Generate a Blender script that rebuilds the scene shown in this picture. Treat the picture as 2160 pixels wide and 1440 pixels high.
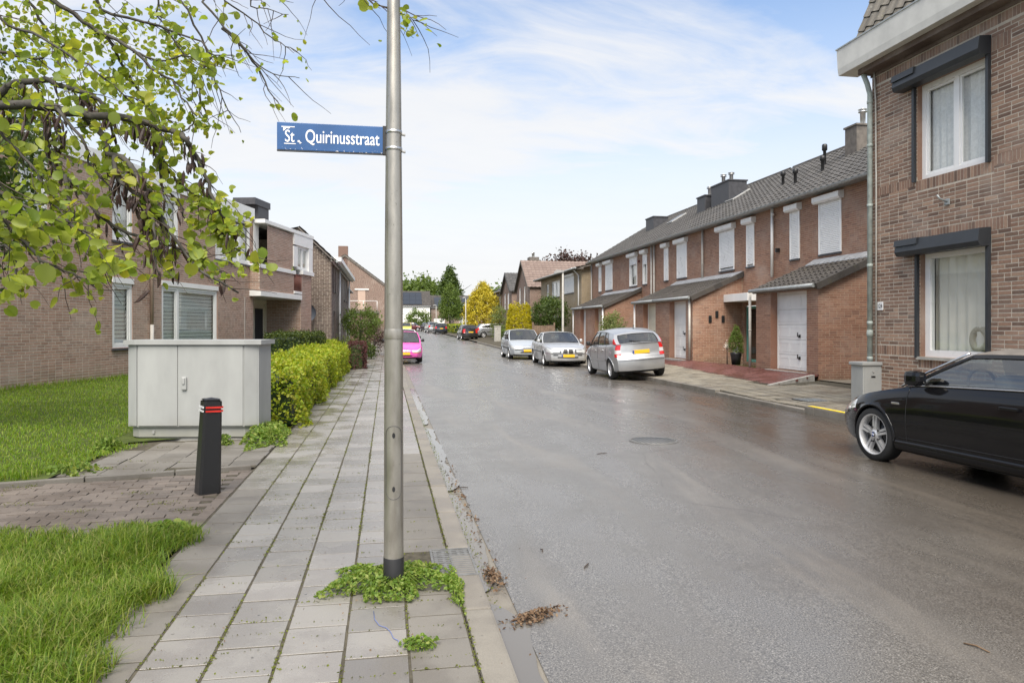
import bpy, bmesh, math, random
import numpy as np
from mathutils import Vector, Matrix
random.seed(7); RNG = np.random.default_rng(7)
for o in list(bpy.data.objects): bpy.data.objects.remove(o)
SC = bpy.context.scene; COL = SC.collection
# ---------------------------------------------------------------- camera, sky, sun, exposure
FPX, CXP, HYP, EYE = 1520.0, 1080.0, 690.0, 1.55           # photo focal length, centre, horizon (pixels), eye height (m)
YAW = math.atan((CXP-816.0)/FPX); SN, CS = math.sin(YAW), math.cos(YAW)
cam = bpy.data.cameras.new('camera'); camo = bpy.data.objects.new('camera', cam); COL.objects.link(camo)
cam.sensor_width = 36; cam.lens = 36*FPX/2160; cam.shift_y = -(720-HYP)/2160; cam.clip_start = .05; cam.clip_end = 3000
camo.location = (0, 0, EYE); camo.rotation_euler = (math.pi/2, 0, -YAW)
SC.camera = camo
SUN_EL, SUN_AZ = math.radians(56), math.radians(190)       # azimuth clockwise from +Y: behind the camera, to the left
world = bpy.data.worlds.new('World'); SC.world = world; world.use_nodes = True
def build_world():
    nt = world.node_tree; N = nt.nodes; L = nt.links; N.clear()
    out = N.new('ShaderNodeOutputWorld'); bg = N.new('ShaderNodeBackground'); bg.inputs[1].default_value = .075
    sky = N.new('ShaderNodeTexSky'); sky.sky_type = 'NISHITA'; sky.sun_disc = False
    sky.sun_elevation = SUN_EL; sky.sun_rotation = SUN_AZ; sky.air_density = 1.0; sky.dust_density = .6; sky.ozone_density = 1.6
    tc = N.new('ShaderNodeTexCoord'); sx = N.new('ShaderNodeSeparateXYZ'); L.new(tc.outputs['Generated'], sx.inputs[0])
    def m(op, a, b=None, clamp=False):
        n = N.new('ShaderNodeMath'); n.operation = op; n.use_clamp = clamp
        for i, v in enumerate((a, b)):
            if v is None: continue
            if isinstance(v, (int, float)): n.inputs[i].default_value = v
            else: L.new(v, n.inputs[i])
        return n.outputs[0]
    zc = m('MAXIMUM', sx.outputs[2], .0); zz = m('ADD', zc, .22)
    px = m('DIVIDE', sx.outputs[0], zz); py = m('DIVIDE', sx.outputs[1], zz)
    cb = N.new('ShaderNodeCombineXYZ'); L.new(px, cb.inputs[0]); L.new(py, cb.inputs[1])
    mp = N.new('ShaderNodeMapping'); mp.inputs['Rotation'].default_value = (0, 0, math.radians(28)); mp.inputs['Scale'].default_value = (.55, 1.35, 1); mp.inputs['Location'].default_value = (3.1, 1.2, 0)
    L.new(cb.outputs[0], mp.inputs[0])
    def noise(scale, det, rough, dist=0.):
        n = N.new('ShaderNodeTexNoise'); n.inputs['Scale'].default_value = scale; n.inputs['Detail'].default_value = det
        n.inputs['Roughness'].default_value = rough; n.inputs['Distortion'].default_value = dist; L.new(mp.outputs[0], n.inputs['Vector']); return n.outputs[0]
    n1 = noise(.85, 8, .56, .5); n2 = noise(3.4, 8, .62, .9)
    mix = m('ADD', m('MULTIPLY', n1, .72), m('MULTIPLY', n2, .28))
    cl = N.new('ShaderNodeMapRange'); cl.interpolation_type = 'SMOOTHSTEP'; cl.inputs[1].default_value = .40; cl.inputs[2].default_value = .62
    L.new(mix, cl.inputs[0])
    hz = N.new('ShaderNodeMapRange'); hz.interpolation_type = 'SMOOTHSTEP'; hz.inputs[1].default_value = .46; hz.inputs[2].default_value = .06
    hz.inputs[3].default_value = 0; hz.inputs[4].default_value = .97; L.new(sx.outputs[2], hz.inputs[0])
    fac = m('MAXIMUM', m('MULTIPLY', cl.outputs[0], .93), hz.outputs[0])
    mx = N.new('ShaderNodeMix'); mx.data_type = 'RGBA'; L.new(fac, mx.inputs[0])
    sg = N.new('ShaderNodeMix'); sg.data_type = 'RGBA'; sg.blend_type = 'MULTIPLY'; sg.inputs[0].default_value = 1; sg.inputs[7].default_value = (SKYG, SKYG, SKYG, 1)
    L.new(sky.outputs[0], sg.inputs[6]); L.new(sg.outputs[2], mx.inputs[6])
    # a little grey in the thick of the clouds
    cr = N.new('ShaderNodeMix'); cr.data_type = 'RGBA'; cr.inputs[6].default_value = (CLW*.93, CLW*.94, CLW*.965, 1); cr.inputs[7].default_value = (CLW*1.03, CLW*1.02, CLW*1.01, 1)
    L.new(n2, cr.inputs[0]); L.new(cr.outputs[2], mx.inputs[7])
    L.new(mx.outputs[2], bg.inputs[0]); L.new(bg.outputs[0], out.inputs[0])
SKYG, CLW = 1.30, 5.25
build_world()
sun = bpy.data.lights.new('sun', 'SUN'); sun.energy = 3.1; sun.angle = math.radians(50); sun.color = (1, .925, .82)
suno = bpy.data.objects.new('sun', sun); COL.objects.link(suno); suno.location = (-20, -20, 40)
sd = Vector((math.sin(SUN_AZ)*math.cos(SUN_EL), math.cos(SUN_AZ)*math.cos(SUN_EL), math.sin(SUN_EL)))
suno.rotation_euler = (-sd).to_track_quat('-Z', 'Y').to_euler()
SC.view_settings.view_transform = 'Standard'; SC.view_settings.look = 'None'; SC.view_settings.exposure = 1.28; SC.view_settings.gamma = 1
SC.view_settings.use_curve_mapping = False
SC.render.engine = 'CYCLES'; SC.cycles.max_bounces = 8; SC.cycles.transparent_max_bounces = 16; SC.cycles.sample_clamp_indirect = 6

# ---------------------------------------------------------------- pixel -> place
def ray(x, y):
    r = (x-CXP)/FPX; return Vector((SN+CS*r, CS-SN*r, (HYP-y)/FPX))
def onZ(x, y, z=0.):
    d = ray(x, y); t = (z-EYE)/d.z; return Vector((d.x*t, d.y*t, z))
def atd(x, y, d):                                         # point at camera depth d
    r = ray(x, y); return Vector((r.x*d, r.y*d, EYE+r.z*d))
def proj(p):
    f = SN*p[0]+CS*p[1]; r = CS*p[0]-SN*p[1]
    if f < .1: return (-1e6, -1e6, f)
    return (CXP+FPX*r/f, HYP-FPX*(p[2]-EYE)/f, f)
def gz(Y): return 0. if Y < 40 else .011*(Y-40)           # the street climbs gently beyond the parked cars

# ---------------------------------------------------------------- materials
class NT:
    def __init__(s, name):
        s.mat = bpy.data.materials.new(name); s.mat.use_nodes = True; s.nt = s.mat.node_tree; s.N = s.nt.nodes; s.L = s.nt.links
        s.p = s.N['Principled BSDF']; s.out = s.N['Material Output']; s._pos = None
    def pos(s):
        if s._pos is None: s._pos = s.N.new('ShaderNodeNewGeometry')
        return s._pos.outputs['Position']
    def node(s, t, **kw):
        n = s.N.new(t)
        for k, v in kw.items(): setattr(n, k, v)
        return n
    def mapv(s, scale=(1,1,1), rot=(0,0,0), src=None):
        m = s.N.new('ShaderNodeMapping'); m.inputs['Scale'].default_value = scale; m.inputs['Rotation'].default_value = rot
        s.L.new(src or s.pos(), m.inputs[0]); return m.outputs[0]
    def noise(s, scale, det=4, rough=.55, vec=None, dist=0):
        n = s.N.new('ShaderNodeTexNoise'); n.inputs['Scale'].default_value = scale; n.inputs['Detail'].default_value = det
        n.inputs['Roughness'].default_value = rough; n.inputs['Distortion'].default_value = dist
        s.L.new(vec if vec is not None else s.pos(), n.inputs['Vector']); return n.outputs[0]
    def math(s, op, a, b=None, clamp=False):
        n = s.N.new('ShaderNodeMath'); n.operation = op; n.use_clamp = clamp
        for i, v in enumerate((a, b)):
            if v is None: continue
            if isinstance(v, (int, float)): n.inputs[i].default_value = v
            else: s.L.new(v, n.inputs[i])
        return n.outputs[0]
    def rng(s, v, a, b, c=0., d=1., smooth=True):
        n = s.N.new('ShaderNodeMapRange'); n.interpolation_type = 'SMOOTHSTEP' if smooth else 'LINEAR'
        for i, q in enumerate((a, b, c, d)): n.inputs[i+1].default_value = q
        s.L.new(v, n.inputs[0]); return n.outputs[0]
    def ramp(s, fac, stops, interp='LINEAR'):
        n = s.N.new('ShaderNodeValToRGB'); n.color_ramp.interpolation = interp; e = n.color_ramp.elements
        e[0].position, e[0].color = stops[0][0], (*stops[0][1], 1); e[1].position, e[1].color = stops[-1][0], (*stops[-1][1], 1)
        for p, c in stops[1:-1]:
            q = e.new(p); q.color = (*c, 1)
        s.L.new(fac, n.inputs[0]); return n.outputs[0]
    def mix(s, fac, a, b, mode='MIX'):
        n = s.N.new('ShaderNodeMix'); n.data_type = 'RGBA'; n.blend_type = mode
        for i, v in ((0, fac), (6, a), (7, b)):
            if isinstance(v, (int, float)): n.inputs[i].default_value = v
            elif isinstance(v, tuple): n.inputs[i].default_value = (*v, 1) if len(v) == 3 else v
            else: s.L.new(v, n.inputs[i])
        return n.outputs[2]
    def rand(s):                                            # one value for each piece, joined or single
        g = s.N.new('ShaderNodeNewGeometry'); o = s.N.new('ShaderNodeObjectInfo')
        return s.math('FRACT', s.math('ADD', g.outputs['Random Per Island'], o.outputs['Random']))
    def bump(s, h, strength=.4, dist=.01):
        b = s.N.new('ShaderNodeBump'); b.inputs['Strength'].default_value = strength; b.inputs['Distance'].default_value = dist
        s.L.new(h, b.inputs['Height']); s.L.new(b.outputs[0], s.p.inputs['Normal'])
    def set(s, color=None, rough=None, metal=None, spec=None, coat=None, coatr=None):
        for k, v in (('Base Color', color), ('Roughness', rough), ('Metallic', metal), ('Specular IOR Level', spec), ('Coat Weight', coat), ('Coat Roughness', coatr)):
            if v is None: continue
            if isinstance(v, (int, float)): s.p.inputs[k].default_value = v
            elif isinstance(v, tuple): s.p.inputs[k].default_value = (*v, 1)
            else: s.L.new(v, s.p.inputs[k])
        return s.mat
M = {}
def plain(name, col, rough=.6, metal=0., var=.12, scale=6., spec=.5, coat=0.):
    t = NT(name); n = t.noise(scale, 5); d = tuple(c*(1-var) for c in col); e = tuple(min(1, c*(1+var)) for c in col)
    t.set(t.ramp(n, [(.3, d), (.7, e)]), t.math('ADD', t.math('MULTIPLY', n, .2), rough-.1), metal, spec, coat); M[name] = t.mat; return t.mat
def brickmat(name, cols, stain=None, mort=False, wet=.7, weather=(.2, .7)):
    t = NT(name); r = t.rand(); k = len(cols)
    c = t.ramp(r, [(i/(k-1), cols[i]) for i in range(k)])
    f = t.noise(38, 4, .7); c = t.mix(.5, c, t.ramp(f, [(.25, (.35,.35,.35)), (.75, (1.,1.,1.))]), 'MULTIPLY')
    big = t.noise(.9, 5, .6)
    c = t.mix(t.rng(big, weather[0]+.25, weather[1]+.1, 0, .35), c, (.52,.46,.40))
    if stain:                                              # grime and moss low on the wall, with a ragged edge
        sz = t.node('ShaderNodeSeparateXYZ'); t.L.new(t.pos(), sz.inputs[0])
        h = t.math('ADD', sz.outputs[2], t.math('MULTIPLY', t.noise(2.2, 5, .6), .7))
        c = t.mix(t.rng(h, stain[1], stain[0], 0, .75), c, stain[2])
    t.bump(t.noise(70, 4, .7), .5, .006); t.set(c, wet, 0, .35); M[name] = t.mat
def build_materials():
    brickmat('brick_left', [(0.342,0.206,0.147),(0.419,0.262,0.195),(0.478,0.309,0.236),(0.407,0.269,0.206),(0.319,0.203,0.156)], stain=(.45,1.0,(.22,.18,.10)))
    brickmat('brick_corner', [(0.157,0.097,0.072),(0.319,0.199,0.141),(0.235,0.142,0.101),(0.420,0.277,0.195),(0.146,0.092,0.069),(0.342,0.215,0.151),(0.263,0.153,0.104)])
    brickmat('brick_terrace', [(0.263,0.134,0.089),(0.342,0.180,0.119),(0.297,0.156,0.104),(0.386,0.213,0.142),(0.241,0.129,0.093)], stain=(.35,.85,(.13,.085,.055)))
    brickmat('brick_dark', [(.085,.06,.05),(.14,.10,.08),(.11,.078,.062),(.165,.12,.095)])
    brickmat('brick_beige', [(0.287,0.218,0.132),(0.368,0.282,0.172),(0.322,0.247,0.149)])
    brickmat('brick_far', [(.165,.10,.078),(.23,.14,.11),(.19,.12,.095)])
    t = NT('mortar'); n = t.noise(14, 5); t.set(t.ramp(n, [(.3,(.40,.355,.29)),(.7,(.56,.50,.42))]), .9, 0, .2); t.bump(t.noise(90,3), .4, .004); M['mortar'] = t.mat
    t = NT('mortar_terrace'); n = t.noise(14, 5); t.set(t.ramp(n, [(.3,(.32,.25,.18)),(.7,(.45,.36,.27))]), .9, 0, .2); M['mortar_terrace'] = t.mat
    plain('white_paint', (.74,.74,.72), .38, var=.05, scale=2.5)
    plain('cream_paint', (.62,.58,.46), .42, var=.06, scale=2.5)
    plain('white_plastic', (.78,.78,.77), .3, var=.03)
    plain('fascia', (.60,.59,.55), .5, var=.12, scale=3)
    plain('anthracite', (.028,.032,.037), .42, var=.15)
    plain('dish_grey', (.075,.085,.105), .45, .1, var=.15)
    plain('iron', (.15,.15,.145), .6, .2, var=.25, scale=20)
    plain('zinc', (.33,.35,.35), .45, .35, var=.2, scale=9)
    plain('zinc_green', (.34,.38,.35), .6, .1, var=.25, scale=9)
    plain('pvc_grey', (.42,.40,.36), .5, 0, var=.1)
    plain('pvc_brown', (.34,.25,.20), .55, 0, var=.12)
    plain('lead', (.34,.35,.36), .55, .2, var=.25, scale=5)
    plain('black_plastic', (.014,.014,.015), .45, var=.2)
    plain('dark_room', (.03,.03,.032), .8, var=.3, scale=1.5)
    plain('curtain', (.80,.77,.69), .85, var=.06, scale=3)
    plain('lace', (.74,.73,.71), .9, var=.1, scale=20)
    plain('blind', (.80,.83,.82), .5, var=.04)
    plain('teal_paint', (.10,.30,.25), .4, var=.1)
    plain('concrete', (.34,.33,.30), .8, var=.2, scale=8)
    plain('slate', (.045,.045,.05), .5, var=.3, scale=6)
    plain('stainless', (.55,.55,.54), .3, .9, var=.1)
    plain('render_white', (.78,.77,.73), .85, var=.05)
    plain('timber', (.16,.11,.075), .8, var=.3, scale=7)
    plain('timber_grey', (.13,.115,.10), .8, var=.3, scale=7)
    plain('board', (.46,.34,.27), .8, var=.06)
    plain('railing_brown', (.19,.07,.05), .5, var=.2)
    plain('grey_metal', (.31,.31,.30), .5, var=.15)
    plain('bark', (.05,.046,.039), .9, var=.45, scale=30)
    plain('twig', (.05,.036,.028), .85, var=.4, scale=25)
    plain('pod', (.032,.014,.010), .55, var=.4, scale=40)
    plain('yellow_paint', (.75,.55,.03), .55, var=.1, scale=9)
    plain('stone_ring', (.45,.42,.34), .8, var=.2, scale=40)
    plain('cord_blue', (.12,.16,.36), .5)
    plain('flower_cream', (.75,.68,.58), .7)
    plain('asphalt_dark', (.03,.03,.03), .7)
    # roof tiles
    for nm, cols, moss in (('tile_dark', [(.04,.036,.033),(.065,.058,.052),(.05,.045,.04)], .25), ('tile_brown', [(.15,.108,.09),(.20,.15,.125),(.175,.128,.108)], .1),
                           ('tile_mossy', [(.085,.078,.066),(.13,.118,.10),(.105,.097,.08)], .75), ('tile_grey', [(.06,.058,.056),(.09,.086,.082)], .1)):
        t = NT(nm); c = t.ramp(t.rand(), [(i/(len(cols)-1), cc) for i, cc in enumerate(cols)])
        c = t.mix(t.rng(t.noise(5, 6, .7), .55, .72, 0, moss), c, (.15,.14,.06)); c = t.mix(t.rng(t.noise(16, 5, .7), .58, .68, 0, moss*.8), c, (.27,.27,.23))
        t.set(c, t.rng(t.noise(3,3), .3,.7,.42,.7), 0, .4); t.bump(t.noise(60,3), .3, .004); M[nm] = t.mat
    # glass: see-through with a sky mirror
    for nm, tint, base in (('glass', (.97,.98,.975), .05), ('car_glass', (.50,.55,.53), .22), ('car_glass_dark', (.16,.17,.17), .16), ('car_glass_clear', (.60,.66,.63), .20)):
        t = NT(nm); t.N.remove(t.p); tr = t.N.new('ShaderNodeBsdfTransparent'); tr.inputs[0].default_value = (*tint, 1)
        gl = t.N.new('ShaderNodeBsdfGlossy'); gl.inputs['Roughness'].default_value = .02
        fr = t.N.new('ShaderNodeLayerWeight'); fr.inputs[0].default_value = .5; f = t.math('ADD', t.math('MULTIPLY', t.math('POWER', fr.outputs['Facing'], 4.0), .9), base, True)
        ms = t.N.new('ShaderNodeMixShader'); t.L.new(f, ms.inputs[0]); t.L.new(tr.outputs[0], ms.inputs[1]); t.L.new(gl.outputs[0], ms.inputs[2]); t.L.new(ms.outputs[0], t.out.inputs[0]); M[nm] = t.mat
    # wet asphalt
    t = NT('asphalt'); fine = t.noise(120, 2, .65); grit = t.noise(260, 1, .5); big = t.noise(.22, 4, .55, dist=.4); mid = t.noise(1.1, 6, .7); streak = t.noise(.8, 6, .62, vec=t.mapv((1.5, .22, 1)), dist=.6)
    c = t.ramp(fine, [(.30,(.048,.045,.041)),(.47,(.103,.097,.088)),(.60,(.155,.147,.134)),(.74,(.30,.285,.262))])
    c = t.mix(t.rng(grit, .66, .72, 0, .35), c, (.42,.39,.35)); c = t.mix(t.rng(grit, .36, .30, 0, .7), c, (.035,.03,.025))
    c = t.mix(t.rng(streak, .50, .66, 0, .30), c, (.25,.228,.195))
    sx = t.node('ShaderNodeSeparateXYZ'); t.L.new(t.pos(), sx.inputs[0])          # darker and slightly smoother towards the right foreground
    right_dark = t.math('ADD', t.math('MULTIPLY', t.math('SUBTRACT', sx.outputs[0], t.math('MULTIPLY', sx.outputs[1], .22)), .16), t.math('ADD', t.math('MULTIPLY', big, .5), t.math('MULTIPLY', mid, .35)))
    dm = t.rng(right_dark, .55, 1.05); c = t.mix(dm, c, t.mix(1., c, (.52,.47,.42), 'MULTIPLY'))
    vo = t.node('ShaderNodeTexVoronoi', feature='DISTANCE_TO_EDGE'); vo.inputs['Scale'].default_value = .33
    ds = t.node('ShaderNodeMix', data_type='VECTOR'); ds.inputs[0].default_value = .16; nz = t.node('ShaderNodeTexNoise'); nz.inputs['Scale'].default_value = 1.6; nz.inputs['Detail'].default_value = 6; t.L.new(t.pos(), nz.inputs['Vector']); t.L.new(t.pos(), ds.inputs[4]); t.L.new(nz.outputs['Color'], ds.inputs[5]); t.L.new(ds.outputs[1], vo.inputs['Vector'])
    crack = t.math('MULTIPLY', t.rng(vo.outputs['Distance'], .0035, .001), t.rng(t.noise(.4, 3), .50, .58)); c = t.mix(t.math('MULTIPLY', crack, .38), c, (.022,.019,.016))
    wetm = t.math('ADD', t.math('MULTIPLY', mid, .45), t.math('MULTIPLY', streak, .55))
    t.set(c, t.math('SUBTRACT', t.rng(wetm, .36, .62, .20, .38), t.math('MULTIPLY', dm, .04)), 0, .5); t.bump(fine, .22, .004); M['asphalt'] = t.mat
    # concrete pavers
    for nm, cols, rlo, rhi in (('paver', [(.165,.155,.140),(.225,.212,.192),(.19,.18,.162),(.26,.246,.225),(.205,.193,.173)], .11, .42),
                          ('paver_rough', [(.14,.131,.115),(.18,.168,.147),(.158,.147,.128)], .5, .8), ('kerbstone', [(.185,.17,.142),(.225,.205,.175),(.20,.185,.155)], .42, .75),
                          ('klinker', [(.125,.103,.085),(.16,.133,.11),(.145,.121,.101),(.18,.15,.124),(.11,.092,.077)], .45, .75), ('paver_yellow', [(.205,.183,.138),(.255,.228,.175),(.23,.207,.16),(.18,.165,.133)], .45, .75),
                          ('paver_red', [(.12,.045,.037),(.155,.06,.048),(.135,.052,.043)], .3, .6)):
        t = NT(nm); k = len(cols); c = t.ramp(t.rand(), [(i/(k-1), cc) for i, cc in enumerate(cols)])
        g = t.noise(150, 3, .7); c = t.mix(.35, c, t.ramp(g, [(.3,(.45,.45,.45)),(.7,(1.15,1.15,1.15))]), 'MULTIPLY')
        wet = t.noise(1.7, 5, .6); c = t.mix(t.rng(wet, .58, .40, 0, .45), c, t.mix(1., c, (.55,.5,.45), 'MULTIPLY'))
        sp = t.noise(23, 3, .5); c = t.mix(t.rng(sp, .70, .75, 0, .8), c, (.04,.035,.028))
        t.set(c, t.rng(wet, .38, .62, rlo, rhi), 0, .5); t.bump(g, .35, .003); M[nm] = t.mat
    t = NT('soil'); n = t.noise(20, 5); t.set(t.ramp(n, [(.3,(.028,.022,.016)),(.7,(.075,.058,.04))]), .95, 0, .2); t.bump(t.noise(60,4), .8, .02); M['soil'] = t.mat
    t = NT('joint_sand'); n = t.noise(18, 5); t.set(t.ramp(n, [(.3,(.045,.04,.03)),(.7,(.095,.085,.062))]), .95, 0, .2); M['joint_sand'] = t.mat
    t = NT('lawn_soil'); n = t.noise(7, 6); t.set(t.ramp(n, [(.3,(.035,.05,.012)),(.7,(.085,.11,.025))]), .95, 0, .2); t.bump(t.noise(40,4), .8, .03); M['lawn_soil'] = t.mat
    t = NT('water'); t.set((.13,.12,.105), .10, 0, .5); t.bump(t.noise(9,2), .05, .004); M['water'] = t.mat
    t = NT('litter'); t.set(t.ramp(t.rand(), [(0,(.05,.028,.016)),(.5,(.11,.065,.035)),(1,(.17,.12,.075))]), .8, 0, .3); M['litter'] = t.mat
    # foliage
    def leaf(name, cols, trans=.35, rough=.5, spec=.35):
        t = NT(name); k = len(cols); c = t.ramp(t.rand(), [(i/(k-1), cc) for i, cc in enumerate(cols)])
        big = t.noise(1.3, 3); c = t.mix(.55, c, t.ramp(big, [(.3,(.62,.62,.62)),(.7,(1.2,1.2,1.2))]), 'MULTIPLY')
        t.set(c, rough, 0, spec); tl = t.N.new('ShaderNodeBsdfTranslucent'); t.L.new(t.mix(1., c, (1.5,1.45,.75), 'MULTIPLY'), tl.inputs[0])
        ms = t.N.new('ShaderNodeMixShader'); ms.inputs[0].default_value = trans; t.L.new(t.p.outputs[0], ms.inputs[1]); t.L.new(tl.outputs[0], ms.inputs[2]); t.L.new(ms.outputs[0], t.out.inputs[0]); M[name] = t.mat
    leaf('leaf_judas', [(.15,.22,.03),(.23,.30,.045),(.32,.37,.065),(.20,.26,.045),(.36,.36,.05)], .55, .42)
    leaf('leaf_dark', [(.038,.068,.014),(.065,.105,.02),(.10,.145,.026)], .35)
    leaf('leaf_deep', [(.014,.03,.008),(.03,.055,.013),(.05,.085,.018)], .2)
    leaf('leaf_hedge', [(.14,.22,.012),(.24,.32,.016),(.34,.39,.022),(.32,.31,.04),(.19,.285,.02)], .4)
    leaf('leaf_yew', [(.022,.042,.007),(.05,.075,.010),(.085,.11,.013)], .2)
    leaf('leaf_gold', [(.38,.31,.02),(.52,.43,.03),(.60,.52,.06),(.26,.23,.02)], .35)
    leaf('leaf_lime', [(.40,.34,.008),(.50,.43,.012),(.32,.30,.01)], .3)
    leaf('leaf_purple', [(.07,.018,.025),(.12,.035,.04),(.05,.02,.02),(.10,.075,.03)], .25)
    leaf('leaf_mid', [(.075,.12,.022),(.115,.17,.032),(.155,.215,.045)], .4)
    leaf('leaf_copper', [(.045,.022,.02),(.07,.035,.03),(.06,.045,.03)], .25)
    leaf('leaf_pale', [(.12,.16,.05),(.17,.21,.07),(.21,.25,.09)], .4)
    leaf('grass_blade', [(.065,.13,.010),(.105,.185,.014),(.15,.24,.02),(.21,.275,.035),(.34,.33,.12)], .45)
    leaf('grass_short', [(.095,.18,.012),(.14,.245,.016),(.185,.29,.024),(.28,.31,.06)], .5)
    leaf('weed', [(.085,.16,.02),(.15,.245,.034),(.22,.31,.06),(.30,.34,.09)], .45)
    leaf('moss', [(.085,.105,.014),(.15,.175,.024),(.11,.115,.024)], .2, .9)
    # cars
    for nm, col, metal, r in (('paint_black',(.006,.006,.007),.0,.10),('paint_silver',(.40,.41,.42),.6,.36),('paint_silver_b',(.50,.51,.515),.55,.36),('paint_ice',(.50,.54,.57),.5,.40),('paint_pink',(.72,.10,.42),.1,.22),
                              ('paint_white',(.75,.76,.76),0,.2),('paint_charcoal',(.035,.034,.033),.4,.22),('paint_navy',(.03,.036,.045),.4,.22),('paint_grey',(.30,.31,.32),.6,.25),('paint_red',(.42,.03,.03),.1,.25),('paint_yellow',(.62,.55,.06),0,.3),('paint_maroon',(.10,.012,.015),.2,.25)):
        t = NT(nm); n = t.noise(5,4); t.set(t.ramp(n, [(.3, tuple(c*.93 for c in col)), (.7, tuple(min(1,c*1.05) for c in col))]), r, metal, .25 if nm == 'paint_black' else .5, .35 if nm == 'paint_black' else .6, .05); M[nm] = t.mat
    plain('tyre', (.016,.016,.016), .8, var=.3, scale=30)
    plain('alloy', (.66,.66,.66), .35, .6, var=.05)
    plain('chrome', (.72,.72,.72), .12, 1., var=.03)
    plain('interior', (.03,.03,.032), .75, var=.3)
    plain('seat_grey', (.12,.12,.12), .8, var=.2)
    plain('plate_yellow', (.70,.42,.02), .45, var=.06, scale=12)
    plain('plate_blue', (.03,.08,.30), .4)
    plain('lamp_red', (.45,.012,.012), .15, coat=1.)
    plain('lamp_clear', (.62,.64,.64), .12, .3, coat=1.)
    plain('lamp_amber', (.60,.22,.02), .2, coat=1.)
    plain('lamp_dark', (.10,.105,.11), .1, .4, coat=1.)
    plain('panel_solar', (.035,.042,.055), .18, .2, var=.1)
    t = NT('sign_blue'); a = t.noise(55, 5, .7); sz = t.node('ShaderNodeSeparateXYZ'); t.L.new(t.pos(), sz.inputs[0])
    chip = t.math('ADD', a, t.rng(sz.outputs[2], 2.62, 2.545, 0, .2)); c = t.mix(t.rng(t.noise(4,4), .3,.7), (.022,.075,.20), (.032,.10,.26)); c = t.mix(t.rng(chip, .70, .72), c, (.72,.72,.72))
    t.set(c, .35, 0, .5); M['sign_blue'] = t.mat
    plain('sign_white', (.80,.80,.80), .45, var=.05)
    # galvanised, slightly stained steel
    t = NT('galvanised'); v = t.noise(14, 6, .6, vec=t.mapv((1,1,.25))); c = t.ramp(v, [(.25,(.25,.235,.20)),(.5,(.36,.34,.30)),(.8,(.45,.43,.385))])
    c = t.mix(t.rng(t.noise(60,3), .66,.72,0,.5), c, (.12,.11,.09)); t.set(c, t.rng(v,.3,.7,.28,.42), .75, .5); M['galvanised'] = t.mat
    t = NT('cabinet_grey'); v = t.noise(3, 6, .6, vec=t.mapv((1,1,.35))); c = t.ramp(v, [(.3,(.27,.278,.272)),(.7,(.335,.344,.336))]); sz = t.node('ShaderNodeSeparateXYZ'); t.L.new(t.pos(), sz.inputs[0])
    h = t.math('ADD', sz.outputs[2], t.math('MULTIPLY', t.noise(5,4), .3)); c = t.mix(t.rng(h, .52, .15, 0, .5), c, (.22,.21,.15)); t.set(c, .48, 0, .4); t.bump(t.noise(220,2), .12, .002); M['cabinet_grey'] = t.mat
    t = NT('bollard_black'); v = t.noise(16, 5, .65); t.set(t.mix(t.rng(v,.62,.72,0,.5), (.012,.012,.013), (.06,.055,.05)), .42, 0, .5); t.bump(v,.3,.004); M['bollard_black'] = t.mat
    plain('reflect_red', (.62,.03,.02), .3); plain('reflect_white', (.75,.75,.75), .3)
build_materials()
# ---------------------------------------------------------------- mesh helpers
def tag(o, label=None, cat=None, group=None, kind=None):
    for k, v in (('label', label), ('category', cat), ('group', group), ('kind', kind)):
        if v: o[k] = v
    return o
def empty(name, loc=(0,0,0), rz=0., label=None, cat=None, group=None):
    o = bpy.data.objects.new(name, None); COL.objects.link(o); o.location = loc; o.rotation_euler = (0,0,rz); o.empty_display_size = .1
    return tag(o, label, cat, group)
def link(name, me, mat, parent=None, loc=None, rot=None, scale=None, smooth=False):
    o = bpy.data.objects.new(name, me); COL.objects.link(o); o.parent = parent
    if mat is not None and not me.materials: me.materials.append(M[mat] if isinstance(mat, str) else mat)
    if loc is not None: o.location = loc
    if rot is not None: o.rotation_euler = rot
    if scale is not None: o.scale = scale
    return o
def npmesh(name, V, F, smooth=False):
    """V (n,3), F: array (m,k) of equal k, or list of such arrays"""
    V = np.asarray(V, dtype=np.float32); Fs = F if isinstance(F, list) else [F]; Fs = [np.asarray(f, dtype=np.int32) for f in Fs if len(f)]
    me = bpy.data.meshes.new(name); me.vertices.add(len(V)); me.vertices.foreach_set('co', V.ravel())
    nl = sum(f.size for f in Fs); nf = sum(len(f) for f in Fs); me.loops.add(nl); me.polygons.add(nf)
    me.loops.foreach_set('vertex_index', np.concatenate([f.ravel() for f in Fs]))
    tot = np.concatenate([np.full(len(f), f.shape[1], dtype=np.int32) for f in Fs]); st = np.concatenate([[0], np.cumsum(tot)[:-1]]).astype(np.int32)
    me.polygons.foreach_set('loop_start', st); me.polygons.foreach_set('loop_total', tot)
    me.polygons.foreach_set('use_smooth', np.full(nf, bool(smooth)))
    me.update(); me.validate(); return me
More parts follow.
